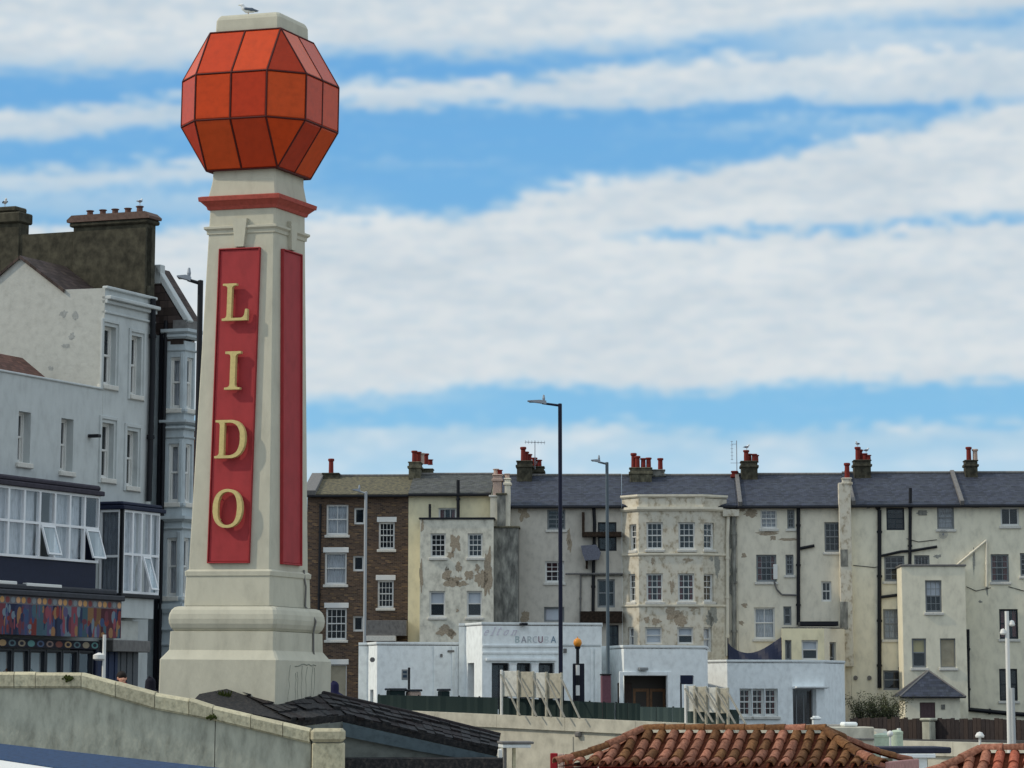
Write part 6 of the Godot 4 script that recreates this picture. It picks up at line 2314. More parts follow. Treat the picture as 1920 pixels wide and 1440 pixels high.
func build_slate_roof() -> void:
	var A := at(430, 1294, 61.7)
	var B := at(540, 1331, 61.3)
	var D := at(607, 1303, 63.3)
	var nn := (B - A).cross(D - A).normalized()
	if nn.y < 0:
		nn = -nn
	var on := func(u: float, v: float) -> Vector3:
		var r := ray(u, v)
		return EYE + r * ((A - EYE).dot(nn) / r.dot(nn))
	var t := thing("slate_roofed_shed", "dark tarred slate lean-to roof wrapping the foot of the tower, with a grey end wall", "shed", Vector3.ZERO, 0.0)
	var lowp := [on.call(360, 1316), on.call(545, 1352), on.call(643, 1341), on.call(789, 1374), on.call(934, 1406)]
	var upp := [on.call(374, 1301), on.call(433, 1290), on.call(606, 1301), on.call(770, 1338), on.call(938, 1380)]
	var b := MB.new()
	for i in 4:
		var p: Vector3 = lowp[i]
		var q: Vector3 = lowp[i + 1]
		b.quad(p, q, upp[i + 1], upp[i])
		b.quad(q - nn * 0.12, p - nn * 0.12, upp[i] - nn * 0.12, upp[i + 1] - nn * 0.12)
		b.quad(p - nn * 0.12, q - nn * 0.12, q, p)
		b.quad(upp[i + 1] - nn * 0.12, upp[i] - nn * 0.12, upp[i], upp[i + 1])
	put(b, "roof", M.tarred, t)
	# rough courses of slates along the slope
	for j in 4:
		for i in 26:
			var s0 := i / 26.0 * 3.0
			var s1 := (i + 0.96) / 26.0 * 3.0
			var c := MB.new()
			var pick := func(s: float, e: float) -> Vector3:
				var k := mini(int(s), 2) + 1
				var fr: float = s - (k - 1)
				return lowp[k].lerp(lowp[k + 1], fr).lerp(upp[k].lerp(upp[k + 1], fr), e)
			var e0 := j / 4.0
			var e1 := (j + 1.1) / 4.0
			if rng.randf() < 0.06:
				continue
			var lift := nn * (0.02 + rng.randf() * 0.05)
			e0 += rng.randf_range(-0.04, 0.03)
			var a0: Vector3 = pick.call(s0, e0) + lift
			var a1: Vector3 = pick.call(s1, e0) + lift
			var a2: Vector3 = pick.call(s1, minf(e1, 1.0)) + nn * 0.012
			var a3: Vector3 = pick.call(s0, minf(e1, 1.0)) + nn * 0.012
			c.quad(a0, a1, a2, a3)
			c.quad(a0 - lift, a1 - lift, a1, a0)
			put(c, "slate", [M.tarred, M.tarred2, M.tarred][rng.randi() % 3], t)
	# ridge roll
	var rd := MB.new()
	for i in 3:
		rd.tube(upp[i + 1], upp[i + 2], 0.06, 0.06, 8)
	put(rd, "ridge_roll", M.tarred2, t)
	# barge board and end wall under the near edge
	var down := Vector3(0, -1, 0)
	var bb := MB.new()
	for i in [2, 3]:
		var p: Vector3 = lowp[i] + Vector3(0, -0.13, 0.05)
		var q: Vector3 = lowp[i + 1] + Vector3(0, -0.13, 0.05)
		var h0 := 0.26 if i == 2 else 0.22
		var h1 := 0.22 if i == 2 else 0.14
		bb.quad(p + down * h0, q + down * h1, q, p)
		bb.quad(p + down * h0 + Vector3(0, 0, -0.08), q + down * h1 + Vector3(0, 0, -0.08), q + down * h1, p + down * h0)
	put(bb, "barge_board", M.barge, t)
	var wl := MB.new()
	for i in [2, 3]:
		var p: Vector3 = lowp[i] + Vector3(0, -0.12, -0.05)
		var q: Vector3 = lowp[i + 1] + Vector3(0, -0.12, -0.05)
		wl.quad(Vector3(p.x, -3.05, p.z), Vector3(q.x, -3.05, q.z), q, p)
	var pz: Vector3 = lowp[1] + Vector3(0, -0.12, -0.05)
	var pz2: Vector3 = lowp[2] + Vector3(0, -0.12, -0.05)
	wl.quad(Vector3(pz.x, -3.05, pz.z), Vector3(pz2.x, -3.05, pz2.z), pz2, pz)
	var pe: Vector3 = lowp[4] + Vector3(0, -0.12, -0.05)
	var pu: Vector3 = upp[4] + Vector3(0, -0.12, 0)
	wl.quad(Vector3(pe.x, -3.05, pe.z), Vector3(pu.x, -3.05, pu.z), pu, pe)
	put(wl, "end_wall", M.grey_wall, t)
	var st := MB.new()
	var e0: Vector3 = lowp[2]
	var e1: Vector3 = lowp[4]
	var y0 := at(650, 1422, 61).y
	st.box(Vector3(e0.x - 0.1, y0 - 0.35, e1.z - 0.02), Vector3(e1.x + 0.15, y0, maxf(e0.z, e1.z) + 0.35), 0.02)
	put(st, "lower_roof", M.tarred, t)
	var dp := MB.new()
	var q2 := at(937, 1404, 62)
	dp.box(Vector3(q2.x - 0.04, -3, q2.z - 0.1), Vector3(q2.x + 0.05, q2.y, q2.z + 0.1), 0.02)
	put(dp, "corner_post", M.fr_w, t)
	# weeds in the valley
	var wd := MB.new()
	var c0 := at(420, 1300, 61.2)
	for i in 60:
		var d := Vector3(rng.randfn() * 0.5, rng.randf_range(0.3, 1.0), rng.randfn() * 0.4).normalized()
		var p := c0 + Vector3(rng.randf_range(-0.12, 0.12), -0.06, rng.randf_range(-0.05, 0.12))
		var s := d.cross(Vector3(0, 0, 1)).normalized() * 0.014
		var l := rng.randf_range(0.05, 0.13)
		wd.quad(p - s, p + s, p + s * 0.3 + d * l, p - s * 0.3 + d * l)
	var wo := put(wd, "weed", M.moss_g, self)
	tag(wo, "small tuft of green weeds on the dark roof at the tower's foot", "weed")

func kiosk(called: String, label: String, ua: float, ub: float, v: float, d: float, turn: float, run: float, drop: float, mossy: bool) -> void:
	var mid := at((ua + ub) / 2, v, d)
	var t := thing(called, label, "kiosk", Vector3(mid.x, -3, mid.z), deg_to_rad(turn), "tiled kiosks")
	var f := Fr.new(t)
	var x0 := px(f, ua, v).x
	var x1 := px(f, ub, v).x
	var yr := px(f, (ua + ub) / 2, v).y
	var prof := func(z: float) -> float: return yr - drop * (z / run) - 0.05 * sin(PI * clampf(z / run, 0, 1)) + 0.03 * smoothstep(0.75, 1.0, z / run)
	# boarding under the tiles
	var b := MB.new()
	var n := 8
	for s in [1.0, -1.0]:
		for i in n:
			var za := run * i / n
			var zb := run * (i + 1) / n
			var ya: float = prof.call(za) - 0.03
			var yb: float = prof.call(zb) - 0.03
			if s > 0:
				b.quad(Vector3(x0 - zb, yb, zb), Vector3(x1 + zb, yb, zb), Vector3(x1 + za, ya, za), Vector3(x0 - za, ya, za))
			else:
				b.quad(Vector3(x1 + zb, yb, -zb), Vector3(x0 - zb, yb, -zb), Vector3(x0 - za, ya, -za), Vector3(x1 + za, ya, -za))
	for i in n:
		var za := run * i / n
		var zb := run * (i + 1) / n
		var ya: float = prof.call(za) - 0.03
		var yb: float = prof.call(zb) - 0.03
		b.quad(Vector3(x0 - zb, yb, -zb), Vector3(x0 - zb, yb, zb), Vector3(x0 - za, ya, za), Vector3(x0 - za, ya, -za))
		b.quad(Vector3(x1 + zb, yb, zb), Vector3(x1 + zb, yb, -zb), Vector3(x1 + za, ya, -za), Vector3(x1 + za, ya, za))
	put(b, "roof_pan", M.pan, t)
	# barrel tiles, one by one
	var step := 0.196
	var rows := int(ceil(run / 0.27))
	var cols := int((x1 - x0 + 2 * run) / step)
	for i in cols:
		var x := x0 - run + step * (i + 0.5)
		var z0 := maxf(0.0, maxf(x0 - x, x - x1)) + 0.02
		for j in rows:
			var zt := maxf(run * j / rows - 0.03, z0)
			var zb := run * (j + 1) / rows + 0.02
			if zb - zt < 0.07:
				continue
			var k := MB.new()
			barrel(k, Vector3(x + rng.randf_range(-0.012, 0.012), prof.call(zt) - 0.012, zt), Vector3(x + rng.randf_range(-0.012, 0.012), prof.call(zb) + 0.012, zb), 0.060 + rng.randf() * 0.006, 0.068 + rng.randf() * 0.006)
			var far_right := clampf((x - x0) / (x1 - x0) - 0.55, 0.0, 0.6)
			var ms: Array = M.tiles
			var m: Material = ms[rng.randi() % 3]
			if mossy and rng.randf() < 0.15 + far_right * 1.5:
				m = ms[3 + rng.randi() % 2]
			elif not mossy:
				m = ms[[0, 1, 5][rng.randi() % 3]]
			put(k, "roof_tile", m, t)
	# ridge and hip tiles
	var runs := [[Vector3(x0, yr + 0.01, 0), Vector3(x1, yr + 0.01, 0)]]
	for s in [1.0, -1.0]:
		runs.append([Vector3(x0, yr + 0.005, 0), Vector3(x0 - run, prof.call(run) + 0.02, run * s)])
		runs.append([Vector3(x1, yr + 0.005, 0), Vector3(x1 + run, prof.call(run) + 0.02, run * s)])
	for r in runs:
		var l: float = (r[1] - r[0]).length()
		var m := int(l / 0.3) + 1
		for j in m:
			var k := MB.new()
			var p: Vector3 = r[0].lerp(r[1], j / float(m))
			var q: Vector3 = r[0].lerp(r[1], (j + 1.08) / m)
			for e in 2:
				var sag := 0.05 * sin(PI * clampf((j + e) / float(m), 0, 1)) if r != runs[0] else 0.0
				if e == 0:
					p.y -= sag
				else:
					q.y -= sag
			barrel(k, p, q, 0.075, 0.09)
			put(k, "ridge_tile", (M.tiles[3 + rng.randi() % 2] if mossy and rng.randf() < 0.6 else M.tiles[rng.randi() % 3]), t)
	# red eaves board and walls
	var ye: float = prof.call(run)
	var eb := MB.new()
	for s in [1.0, -1.0]:
		eb.box(Vector3(x0 - run + 0.05, ye - 0.22, run * s - 0.08), Vector3(x1 + run - 0.05, ye - 0.05, run * s - 0.02), 0.01)
	for x in [x0 - run + 0.02, x1 + run - 0.05]:
		eb.box(Vector3(x, ye - 0.215, -run + 0.03), Vector3(x + 0.03, ye - 0.055, run - 0.09), 0.01)
	put(eb, "eaves_board", M.red_paint, t)
	if mossy:
		var pk := MB.new()
		pk.box(Vector3(x1 + run + 0.03, ye - 0.2, -run - 0.4), Vector3(x1 + run + 0.08, ye + 0.06, run), 0.01)
		put(pk, "side_board", M.pink, t)
	var wl := MB.new()
	wl.box(Vector3(x0 - run + 0.25, 0, -run + 0.25), Vector3(x1 + run - 0.25, ye - 0.1, run - 0.3))
	put(wl, "wall", M.render_w, t)

func barrel(b: MB, p: Vector3, q: Vector3, r0: float, r1: float) -> void:
	# half-round tile from its upper end p to its lower end q, open ended, with a lip
	var d := (q - p).normalized()
	var side := d.cross(Vector3.UP).normalized()
	var up := side.cross(d).normalized()
	var k := 7
	for i in k:
		var a0 := PI * i / k
		var a1 := PI * (i + 1) / k
		var u0 := side * cos(a0) + up * sin(a0)
		var u1 := side * cos(a1) + up * sin(a1)
		b.smooth(p + u0 * r0, q + u1 * r1, p + u1 * r0, u0, u1, u1)
		b.smooth(p + u0 * r0, q + u0 * r1, q + u1 * r1, u0, u0, u1)
		b.quad(q + u0 * r1, q + u0 * (r1 - 0.018), q + u1 * (r1 - 0.018), q + u1 * r1)


# ---------------------------------------------------------------- living things
var gull_spots := []

func build_gulls() -> void:
	var body := sdf_mesh([
		[Vector3(0, 0.17, -0.10), Vector3(0, 0.18, 0.03), 0.045, 0.065], [Vector3(0, 0.18, 0.03), Vector3(0, 0.21, 0.10), 0.065, 0.05],
		[Vector3(0, 0.21, 0.10), Vector3(0, 0.275, 0.135), 0.04, 0.032], [Vector3(0, 0.285, 0.135), Vector3(0, 0.29, 0.155), 0.036, 0.03]], 0.012, 0.03)
	var wingm := sdf_mesh([
		[Vector3(0, 0.215, 0.08), Vector3(0, 0.205, -0.06), 0.03, 0.036], [Vector3(0, 0.205, -0.06), Vector3(0, 0.18, -0.22), 0.034, 0.008]], 0.011, 0.02)
	var t := thing("gull", "grey-backed gull preening on the flat top of the tower", "gull", tower_top, deg_to_rad(-75.0), "gulls on the chimneys")
	put_mesh(body, "body", M.gull_white, t)
	for s in [-1.0, 1.0]:
		put_mesh(wingm, "wing", M.gull_grey, t, Transform3D(Basis(Vector3(0, 0, 1), s * -0.45), Vector3(s * 0.05 - s * 0.08, 0.0, 0)))
	var tl := MB.new()
	tl.prism(PackedVector2Array([Vector2(-0.03, -0.08), Vector2(0.03, -0.08), Vector2(0.045, -0.2), Vector2(-0.045, -0.2)]), -0.178, -0.168, Transform3D(Basis(Vector3.RIGHT, Vector3(0, 0, 1), Vector3(0, -1, 0)), Vector3.ZERO))
	put(tl, "tail", M.gull_white, t)
	var bk := MB.new()
	bk.tube(Vector3(0, 0.285, 0.165), Vector3(0, 0.272, 0.225), 0.013, 0.004, 6)
	put(bk, "beak", M.blind_y, t)
	for s in [-1, 1]:
		var lg := MB.new()
		lg.tube(Vector3(0.025 * s, 0.0, 0.0), Vector3(0.025 * s, 0.14, 0.0), 0.006, 0.008, 6)
		lg.tri(Vector3(0.025 * s, 0.006, -0.01), Vector3(0.025 * s + 0.025, 0.004, 0.05), Vector3(0.025 * s - 0.025, 0.004, 0.05))
		put(lg, "leg", M.pot_b, t)
	t.scale = Vector3.ONE * 0.92
	var k := 0
	var texts := ["dark gull standing on the end chimney pot of the big stack", "gull resting on the left chimney at the picture's edge"]
	for g in gull_spots:
		var c := dup(t, g[0], texts[k], "gull")
		c.rotation.y = g[1]
		c.scale = Vector3.ONE * 0.85 * g[2]
		k += 1
	var f := Fr.new(terr)
	for e in [[1400, 844, 1.0, "gull on the chimney pot right of the lattice aerial"], [1608, 838, -0.6, "gull on the tallest pot above the flue, left of a pair"], [1624, 850, 2.0, "gull on the lower pot above the flue, right of a pair"]]:
		var g := f.out(-4.4)
		var p := px(g, e[0], e[1])
		var c := dup(t, g.w * Vector3(p.x, p.y, 0), e[3], "gull")
		c.rotation.y = e[2]
		c.scale = Vector3.ONE * 1.0

func build_people() -> void:
	person("person in a red jacket with dark hair, seen past the wall below the shutters", at(228, 1300, 66), 1.74, 0.4, M.coat_red, M.hair, false)
	person("person in a dark pointed hood, just left of the tower plinth", at(283, 1300, 68), 1.62, 2.7, M.coat_dark, M.coat_dark, true)
	person("person in a navy hooded coat, just right of the tower plinth", at(628, 1300, 73), 1.56, 2.6, M.coat_navy, M.coat_navy, true)

func person(label: String, p: Vector3, h: float, turn: float, coat: Material, top: Material, hood: bool) -> void:
	var t := thing("person", label, "person", Vector3(p.x, 0, p.z), turn)
	var s := h / 1.75
	var V := func(x: float, y: float, z: float) -> Vector3: return Vector3(x, y, z) * s
	# skin: head, neck and hands in one surface with the legs inside the clothes
	var bones := [
		[V.call(0, 1.64, 0.01), V.call(0, 1.60, 0.03), 0.088 * s, 0.075 * s], [V.call(0, 1.60, 0.04), V.call(0, 1.55, 0.06), 0.06 * s, 0.045 * s],
		[V.call(0, 1.54, -0.01), V.call(0, 1.42, -0.02), 0.056 * s, 0.062 * s], [V.call(0, 1.42, -0.02), V.call(0, 0.95, 0), 0.10 * s, 0.11 * s],
		[V.call(0, 1.615, 0.10), V.call(0, 1.59, 0.112), 0.012 * s, 0.016 * s]]
	for e in [-1.0, 1.0]:
		bones.append([V.call(0.10 * e, 0.93, 0), V.call(0.10 * e, 0.50, 0.02), 0.085 * s, 0.058 * s])
		bones.append([V.call(0.10 * e, 0.50, 0.02), V.call(0.10 * e, 0.08, -0.01), 0.055 * s, 0.038 * s])
		bones.append([V.call(0.086 * e, 1.62, 0.0), V.call(0.088 * e, 1.59, 0.0), 0.02 * s, 0.014 * s])
		bones.append([V.call(0.17 * e, 1.40, -0.02), V.call(0.23 * e, 1.12, -0.02), 0.05 * s, 0.042 * s])
		bones.append([V.call(0.23 * e, 1.12, -0.02), V.call(0.22 * e, 0.88, 0.06), 0.04 * s, 0.028 * s])
		bones.append([V.call(0.22 * e, 0.87, 0.065), V.call(0.215 * e, 0.79, 0.085), 0.034 * s, 0.03 * s])
		for i in 4:
			bones.append([V.call(0.215 * e, 0.79, 0.06 + i * 0.018), V.call(0.20 * e, 0.71 - 0.008 * (i % 3), 0.075 + i * 0.016), 0.010 * s, 0.008 * s])
		bones.append([V.call(0.20 * e, 0.84, 0.10), V.call(0.185 * e, 0.78, 0.13), 0.012 * s, 0.009 * s])
	put_mesh(sdf_mesh(bones, 0.014, 0.02), "body", M.skin, t)
	var jb := [[V.call(0, 1.40, -0.015), V.call(0, 1.12, 0), 0.15 * s, 0.155 * s], [V.call(0, 1.12, 0), V.call(0, 0.86, 0.0), 0.155 * s, 0.16 * s], [V.call(0, 1.47, -0.03), V.call(0, 1.42, -0.03), 0.085 * s, 0.12 * s]]
	for e in [-1.0, 1.0]:
		jb.append([V.call(0.10 * e, 1.42, -0.02), V.call(0.19 * e, 1.38, -0.02), 0.085 * s, 0.078 * s])
		jb.append([V.call(0.19 * e, 1.38, -0.02), V.call(0.24 * e, 1.12, -0.02), 0.075 * s, 0.06 * s])
		jb.append([V.call(0.24 * e, 1.12, -0.02), V.call(0.225 * e, 0.89, 0.055), 0.06 * s, 0.05 * s])
	put_mesh(sdf_mesh(jb, 0.02, 0.04), "jacket", coat, t)
	var tb := []
	for e in [-1.0, 1.0]:
		tb.append([V.call(0.09 * e, 0.92, 0), V.call(0.10 * e, 0.50, 0.02), 0.105 * s, 0.078 * s])
		tb.append([V.call(0.10 * e, 0.50, 0.02), V.call(0.10 * e, 0.09, -0.01), 0.076 * s, 0.062 * s])
	put_mesh(sdf_mesh(tb, 0.02, 0.03), "trousers", M.coat_dark, t)
	for e in [-1.0, 1.0]:
		put_mesh(sdf_mesh([[V.call(0.10 * e, 0.05, -0.05), V.call(0.11 * e, 0.04, 0.14), 0.05 * s, 0.042 * s]], 0.015, 0.01), "shoe", M.black, t)
	if hood:
		put_mesh(sdf_mesh([[V.call(0, 1.66, -0.03), V.call(0, 1.58, -0.03), 0.118 * s, 0.115 * s], [V.call(0, 1.58, -0.04), V.call(0, 1.46, -0.05), 0.11 * s, 0.13 * s], [V.call(0, 1.74, -0.05), V.call(0, 1.78, -0.10), 0.05 * s, 0.02 * s]], 0.014, 0.03), "hood", top, t)
	else:
		put_mesh(sdf_mesh([[V.call(0, 1.665, -0.015), V.call(0, 1.66, 0.02), 0.105 * s, 0.09 * s], [V.call(0, 1.64, -0.05), V.call(0, 1.50, -0.07), 0.09 * s, 0.06 * s]], 0.014, 0.03), "hair", top, t)

func build_shrub() -> void:
	var q := at(1640, 1345, 158)
	var t := thing("bare_shrub", "scruffy grey-green shrub beside the small lodge, behind the board fence", "shrub", Vector3(q.x, 0, q.z), 0.0)
	var br := MB.new()
	var lf := MB.new()
	for i in 90:
		var a := rng.randf() * TAU
		var base := Vector3(rng.randf_range(-1.0, 1.1), 0, rng.randf_range(-0.3, 0.3))
		var d := Vector3(cos(a) * 0.55, 1.0, sin(a) * 0.5).normalized()
		var l := rng.randf_range(0.9, 1.75)
		var p := base
		for k in 4:
			var nx := p + d * l / 4.0
			br.tube(p, nx, 0.018 * (1.0 - k * 0.2), 0.018 * (0.8 - k * 0.2), 5, false)
			d = (d + Vector3(rng.randfn() * 0.25, rng.randfn() * 0.15 - 0.05, rng.randfn() * 0.25)).normalized()
			p = nx
			for j in 14:
				var o := p - d * rng.randf() * l / 4.0 + Vector3(rng.randfn(), rng.randfn(), rng.randfn()) * 0.09
				var u := Vector3(rng.randfn(), rng.randfn(), rng.randfn()).normalized() * 0.05
				var w := u.cross(Vector3(rng.randfn(), rng.randfn(), rng.randfn())).normalized() * 0.022
				lf.quad(o - u - w * 0.3, o - w * 0.0 + w, o + u + w * 0.3, o - w)
	put(br, "branches", M.wood_d2, t)
	var f := put(lf, "foliage", M.leaf, t)
	f.set_meta("kind", "stuff")


# ---------------------------------------------------------------- ground
func build_ground() -> void:
	var b := MB.new()
	var g := PackedVector2Array([Vector2(-4000, 57), Vector2(-7.6, 57), Vector2(-6.4, 62), Vector2(-6.1, 112.9)])
	var a := at(708, 1310, 112)
	var d := at(1640, 1310, 98)
	var n := (Vector2(d.x, -d.z) - Vector2(a.x, -a.z)).normalized()
	var off := Vector2(-n.y, n.x) * 0.3
	if off.y < 0:
		off = -off
	g.append(Vector2(a.x, -a.z) + off - n * 1.0)
	g.append(Vector2(a.x, -a.z) + off + n * 82.0)
	g.append(Vector2(4000, 50))
	g.append(Vector2(4000, 6000))
	g.append(Vector2(-4000, 6000))
	b.prism(g, -3.2, 0.0, Transform3D(Basis(Vector3.RIGHT, Vector3(0, 0, -1), Vector3.UP), Vector3.ZERO))
	struct(b, "road", M.asphalt)
	var l := MB.new()
	l.quad(Vector3(-4000, -3, 4000), Vector3(4000, -3, 4000), Vector3(4000, -3, -160), Vector3(-4000, -3, -160))
	struct(l, "ground", M.paving)
	# pavement in front of the white buildings, with a kerb
	var p := MB.new()
	p.box(Vector3(-40, 0.004, -137.0), Vector3(60, 0.12, -131), 0.02, Transform3D(Basis(Vector3.UP, 0.12), Vector3(0, 0, -0.0)))
	struct(p, "pavement", M.paving)


# ---------------------------------------------------------------- the scene
func _ready() -> void:
	rng.seed = 7
	cb = Basis(Vector3.RIGHT, PITCH)
	# camera: long lens, tilted up, the picture taken from the lower part of the frame (shifted lens)
	var cam := Camera3D.new()
	cam.name = "camera"
	cam.projection = Camera3D.PROJECTION_FRUSTUM
	cam.near = 0.5
	cam.far = 9000.0
	cam.size = 1440.0 / FL * cam.near
	cam.frustum_offset = Vector2(0, -(720.0 - CY) / FL * cam.near)
	cam.transform = Transform3D(cb, EYE)
	add_child(cam)
	cam.current = true
	var env := Environment.new()
	env.background_mode = Environment.BG_SKY
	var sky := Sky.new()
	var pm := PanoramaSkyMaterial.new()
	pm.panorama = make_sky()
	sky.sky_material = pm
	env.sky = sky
	env.tonemap_mode = Environment.TONE_MAPPER_LINEAR
	env.tonemap_exposure = 1.11
	env.sdfgi_enabled = true
	env.ssao_enabled = true
	env.ssil_enabled = true
	var we := WorldEnvironment.new()
	we.name = "world"
	we.environment = env
	add_child(we)
	var sun := DirectionalLight3D.new()
	sun.name = "sun"
	sun.light_energy = 0.6
	sun.light_color = Color(1.0, 0.95, 0.86)
	sun.light_angular_distance = 1.5
	sun.shadow_enabled = true
	# from the left, just in front of the terrace's plane, 38 degrees up
	var el := deg_to_rad(38.0)
	var az := deg_to_rad(5.0)
	var to := Vector3(-cos(el) * cos(az), sin(el), cos(el) * sin(az))
	sun.basis = Basis.looking_at(-to, Vector3.UP)
	add_child(sun)

	make_materials()
	more_materials()
	build_ground()
	build_left()
	build_terrace()
	build_white()
	build_sea_wall()
	build_fence()
	build_tower()
	build_near()
	build_street()
	build_shrub()
	build_gulls()
	build_people()

func more_materials() -> void:
	M.gable_patch = mat(C(168, 172, 170), 0.95, T.stain, Vector3(0.8, 0.8, 0.8))
	M.crack = mat(C(136, 139, 128), 0.95)
	M.bare_brown = mat(C(172, 158, 138), 0.95, T.stain, Vector3(0.8, 0.8, 0.8))
	M.bare_grey = mat(C(160, 160, 152), 0.95, T.stain, Vector3(0.8, 0.8, 0.8))
	M.peel_w = mat(C(226, 222, 206), 0.9, T.stain, Vector3(0.2, 0.14, 0.2))
	M.lantern = []
	for c in [C(202, 70, 26), C(194, 62, 22), C(212, 80, 30), C(184, 56, 24)]:
		var m := mat(c, 0.34, T.soft, Vector3(0.5, 0.5, 0.5))
		m.metallic_specular = 0.3
		M.lantern.append(m)
	M.cap_brown = mat(C(112, 92, 84), 0.9, T.stain, Vector3(0.6, 0.6, 0.6))
	M.pot_d = mat(C(112, 84, 76), 0.9, T.stain, Vector3(1.5, 1.5, 1.5))
	M.shutter_blue = mat(C(40, 54, 84), 0.6, T.soft, Vector3(0.8, 0.8, 0.8))
	M.shutter_grey = mat(C(88, 92, 96), 0.6, T.soft, Vector3(0.8, 0.8, 0.8))
	M.glass_pale = StandardMaterial3D.new()
	M.glass_pale.albedo_color = Color(0.8, 0.9, 0.95, 0.35)
	M.glass_pale.transparency = BaseMaterial3D.TRANSPARENCY_ALPHA
	M.glass_pale.roughness = 0.05
	M.net_d = mat(C(112, 120, 130), 0.95, T.streak, Vector3(1.5, 0.2, 1.5))
	M.tile_brown = uvmat(C(104, 74, 66), 0.9, T.slate, Vector3(0.4, 0.4, 1))
	M.bay_roof = mat(C(66, 62, 72), 0.8, T.stain, Vector3(0.4, 0.4, 0.4))
	M.lead_d = mat(C(64, 66, 72), 0.7, T.stain, Vector3(0.4, 0.4, 0.4))
	M.render_b = mat(C(186, 196, 200), 0.85, T.soft, Vector3(0.4, 0.2, 0.4))
	M.mural = uvmat(Color.WHITE, 0.8, mural_image(1280, 160, 3), Vector3.ONE)
	M.letters = uvmat(Color.WHITE, 0.8, letters_image(), Vector3.ONE)
	M.goods = [mat(C(150, 90, 40), 0.9), mat(C(90, 110, 120), 0.9), mat(C(110, 70, 90), 0.9), mat(C(60, 80, 70), 0.9)]
	M.hopper = mat(C(104, 108, 122), 0.7, T.stain, Vector3(0.8, 0.8, 0.8))
	M.rust = mat(C(104, 86, 76), 0.95, T.cement, Vector3(0.6, 0.6, 0.6))
	M.wood_d = mat(C(56, 50, 50), 0.95, T.streak, Vector3(3, 0.4, 3))
	M.wood_d2 = mat(C(62, 55, 54), 0.95, T.streak, Vector3(3, 0.4, 3))
	M.wood_d3 = mat(C(70, 60, 56), 0.95, T.streak, Vector3(3, 0.4, 3))
	M.dark_red = mat(C(92, 74, 76), 0.8, T.soft, Vector3(1, 1, 1))
	M.door_brown = mat(C(122, 92, 68), 0.7, T.streak, Vector3(1, 0.3, 1))
	M.sea = mat(C(204, 200, 184), 0.9, T.stain, Vector3(0.22, 0.12, 0.22), T.bump, 0.15)
	M.netting = mat(C(34, 50, 50), 0.9, T.speck, Vector3(1.2, 1.2, 1.2))
	M.netting2 = mat(C(62, 78, 78), 0.9, T.speck, Vector3(1.2, 1.2, 1.2))
	M.ply = mat(C(212, 213, 206), 0.9, T.stain, Vector3(0.6, 0.4, 0.6))
	M.ply2 = mat(C(186, 182, 166), 0.9, T.stain, Vector3(0.7, 0.4, 0.7))
	M.ply3 = mat(C(160, 156, 144), 0.9, T.stain, Vector3(0.8, 0.8, 0.8))
	M.lamp_navy = mat(C(22, 26, 48), 0.45)
	M.lamp_grey = mat(C(84, 96, 104), 0.5)
	M.amber = mat(C(226, 150, 60), 0.35)
	M.amber.backlight_enabled = true
	M.amber.backlight = Color(0.4, 0.2, 0.05)
	M.board_dark = mat(C(34, 36, 48), 0.7)
	M.maroon = mat(C(110, 74, 84), 0.7, T.soft, Vector3(1, 1, 1))
	M.sign_blue = mat(C(60, 76, 92), 0.6)
	M.stone_cap = mat(C(206, 198, 168), 0.92, T.stain, Vector3(0.9, 0.6, 0.9), T.bump, 0.5)
	M.stone_cap2 = mat(C(194, 186, 158), 0.92, T.stain, Vector3(1.1, 0.7, 1.1), T.bump, 0.5)
	M.moss_g = mat(C(58, 66, 26), 0.95, T.speck, Vector3(4, 4, 4))
	M.roof_blue = mat(C(36, 66, 104), 0.85, T.drip, Vector3(0.5, 0.5, 0.5))
	M.red_paint = mat(C(150, 28, 36), 0.55, T.soft, Vector3(1, 1, 1))
	M.rust_red = mat(C(120, 50, 32), 0.8, T.stain, Vector3(1, 1, 1))
	M.pink = mat(C(190, 142, 136), 0.8, T.stain, Vector3(0.8, 0.8, 0.8))
	M.tank = mat(C(186, 200, 178), 0.7, T.soft, Vector3(1, 1, 1))
	M.navy_roof = mat(C(46, 50, 66), 0.7, T.stain, Vector3(0.7, 0.7, 0.7))
	M.tarred = mat(Color.WHITE, 0.8, T.tar, Vector3(0.9, 0.9, 0.9), T.bump, 0.6)
	M.tarred2 = mat(C(210, 190, 190), 0.8, T.tar, Vector3(1.3, 1.3, 1.3), T.bump, 0.6)
	M.barge = mat(C(84, 98, 104), 0.7, T.stain, Vector3(0.5, 0.5, 0.5))
	M.grey_wall = mat(C(122, 126, 120), 0.9, T.stain, Vector3(0.3, 0.5, 0.3))
	M.pan = mat(C(150, 110, 90), 0.95, T.pan, Vector3(1.0, 1.0, 1.0))
	M.tiles = []
	for c in [C(206, 188, 180), C(228, 206, 198), C(186, 170, 162), C(170, 160, 124), C(146, 136, 106), C(236, 182, 170)]:
		M.tiles.append(mat(c, 0.9, T.pan, Vector3(1.7, 1.7, 1.7), T.bump, 0.4))
	M.gull_white = mat(C(226, 228, 230), 0.8)
	M.gull_grey = mat(C(92, 104, 120), 0.8)
	M.coat_red = mat(C(168, 34, 34), 0.85)
	M.coat_dark = mat(C(30, 30, 40), 0.9)
	M.coat_navy = mat(C(34, 34, 66), 0.9)
	M.hair = mat(C(34, 28, 26), 0.8)
	M.skin = mat(C(214, 160, 136), 0.6)
	M.leaf = mat(C(84, 88, 62), 0.9)
	M.leaf.backlight_enabled = true
	M.leaf.backlight = Color(0.1, 0.12, 0.05)

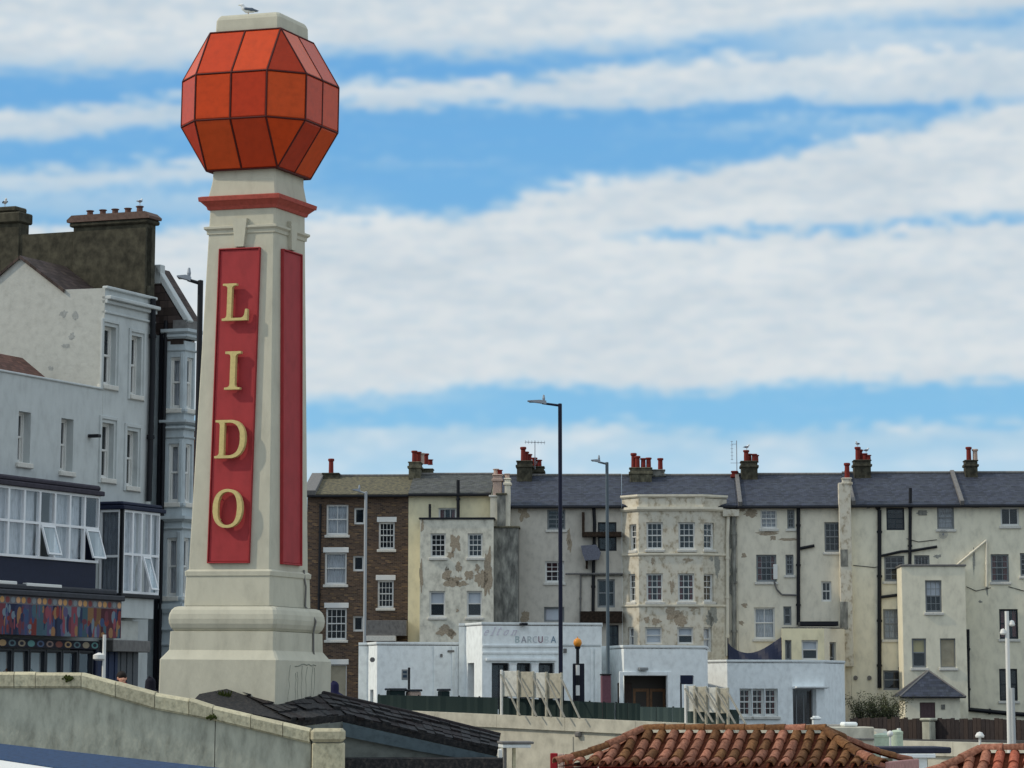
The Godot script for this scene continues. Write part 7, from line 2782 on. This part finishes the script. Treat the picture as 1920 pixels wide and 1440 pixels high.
func mural_image(w: int, h: int, sd: int) -> ImageTexture:
	var im := Image.create(w, h, false, Image.FORMAT_RGB8)
	var r := RandomNumberGenerator.new()
	r.seed = sd
	im.fill(C(52, 58, 84))
	var cols := [C(60, 78, 112), C(104, 56, 66), C(70, 96, 108), C(150, 112, 78), C(92, 84, 116), C(140, 74, 84), C(46, 52, 82), C(112, 128, 140), C(128, 58, 54)]
	var x := 0
	while x < w:
		var ww := r.randi_range(14, 44)
		im.fill_rect(Rect2i(x, 34, ww, h - 34), cols[r.randi() % cols.size()] * r.randf_range(0.7, 1.0))
		for k in 4:
			var c: Color = cols[r.randi() % cols.size()]
			var cx := x + r.randi_range(0, ww)
			var cy := r.randi_range(50, h - 14)
			var rx := r.randi_range(5, 16)
			var ry := r.randi_range(10, 40)
			for j in range(maxi(34, cy - ry), mini(h, cy + ry)):
				var s := int(rx * sqrt(maxf(0.0, 1.0 - pow(float(j - cy) / ry, 2))))
				im.fill_rect(Rect2i(cx - s, j, s * 2, 1), c)
		x += ww
	im.fill_rect(Rect2i(0, 0, w, 34), C(110, 106, 110))
	var i := 0
	x = 4
	while x < w:
		var c: Color = [C(196, 150, 96), C(130, 70, 70), C(130, 138, 142), C(206, 160, 120)][i % 4]
		for j in 26:
			var s := int(13.0 * sqrt(1.0 - pow((j - 13.0) / 13.5, 2)))
			im.fill_rect(Rect2i(x + 13 - s, 4 + j, s * 2, 1), c)
		x += 31 + (i % 3)
		i += 1
	return ImageTexture.create_from_image(im)

func letters_image() -> ImageTexture:
	var im := Image.create(1024, 64, false, Image.FORMAT_RGB8)
	im.fill(C(34, 34, 44))
	var r := RandomNumberGenerator.new()
	r.seed = 12
	var cols := [C(96, 140, 138), C(150, 138, 118), C(92, 116, 122), C(168, 140, 104), C(120, 74, 66), C(140, 120, 112), C(84, 100, 128)]
	for i in 20:
		var c: Color = cols[i % cols.size()]
		var x := 1000 - i * 50
		for j in 48:
			var s := int(20.0 * sqrt(1.0 - pow((j - 24.0) / 24.5, 2)))
			im.fill_rect(Rect2i(x - s, 8 + j, s * 2, 1), c)
			var e := int(11.0 * sqrt(maxf(0.0, 1.0 - pow((j - 24.0) / 14.0, 2))))
			if i % 3 != 1 and e > 0:
				im.fill_rect(Rect2i(x - e, 8 + j, e * 2, 1), C(40, 40, 52))
	return ImageTexture.create_from_image(im)
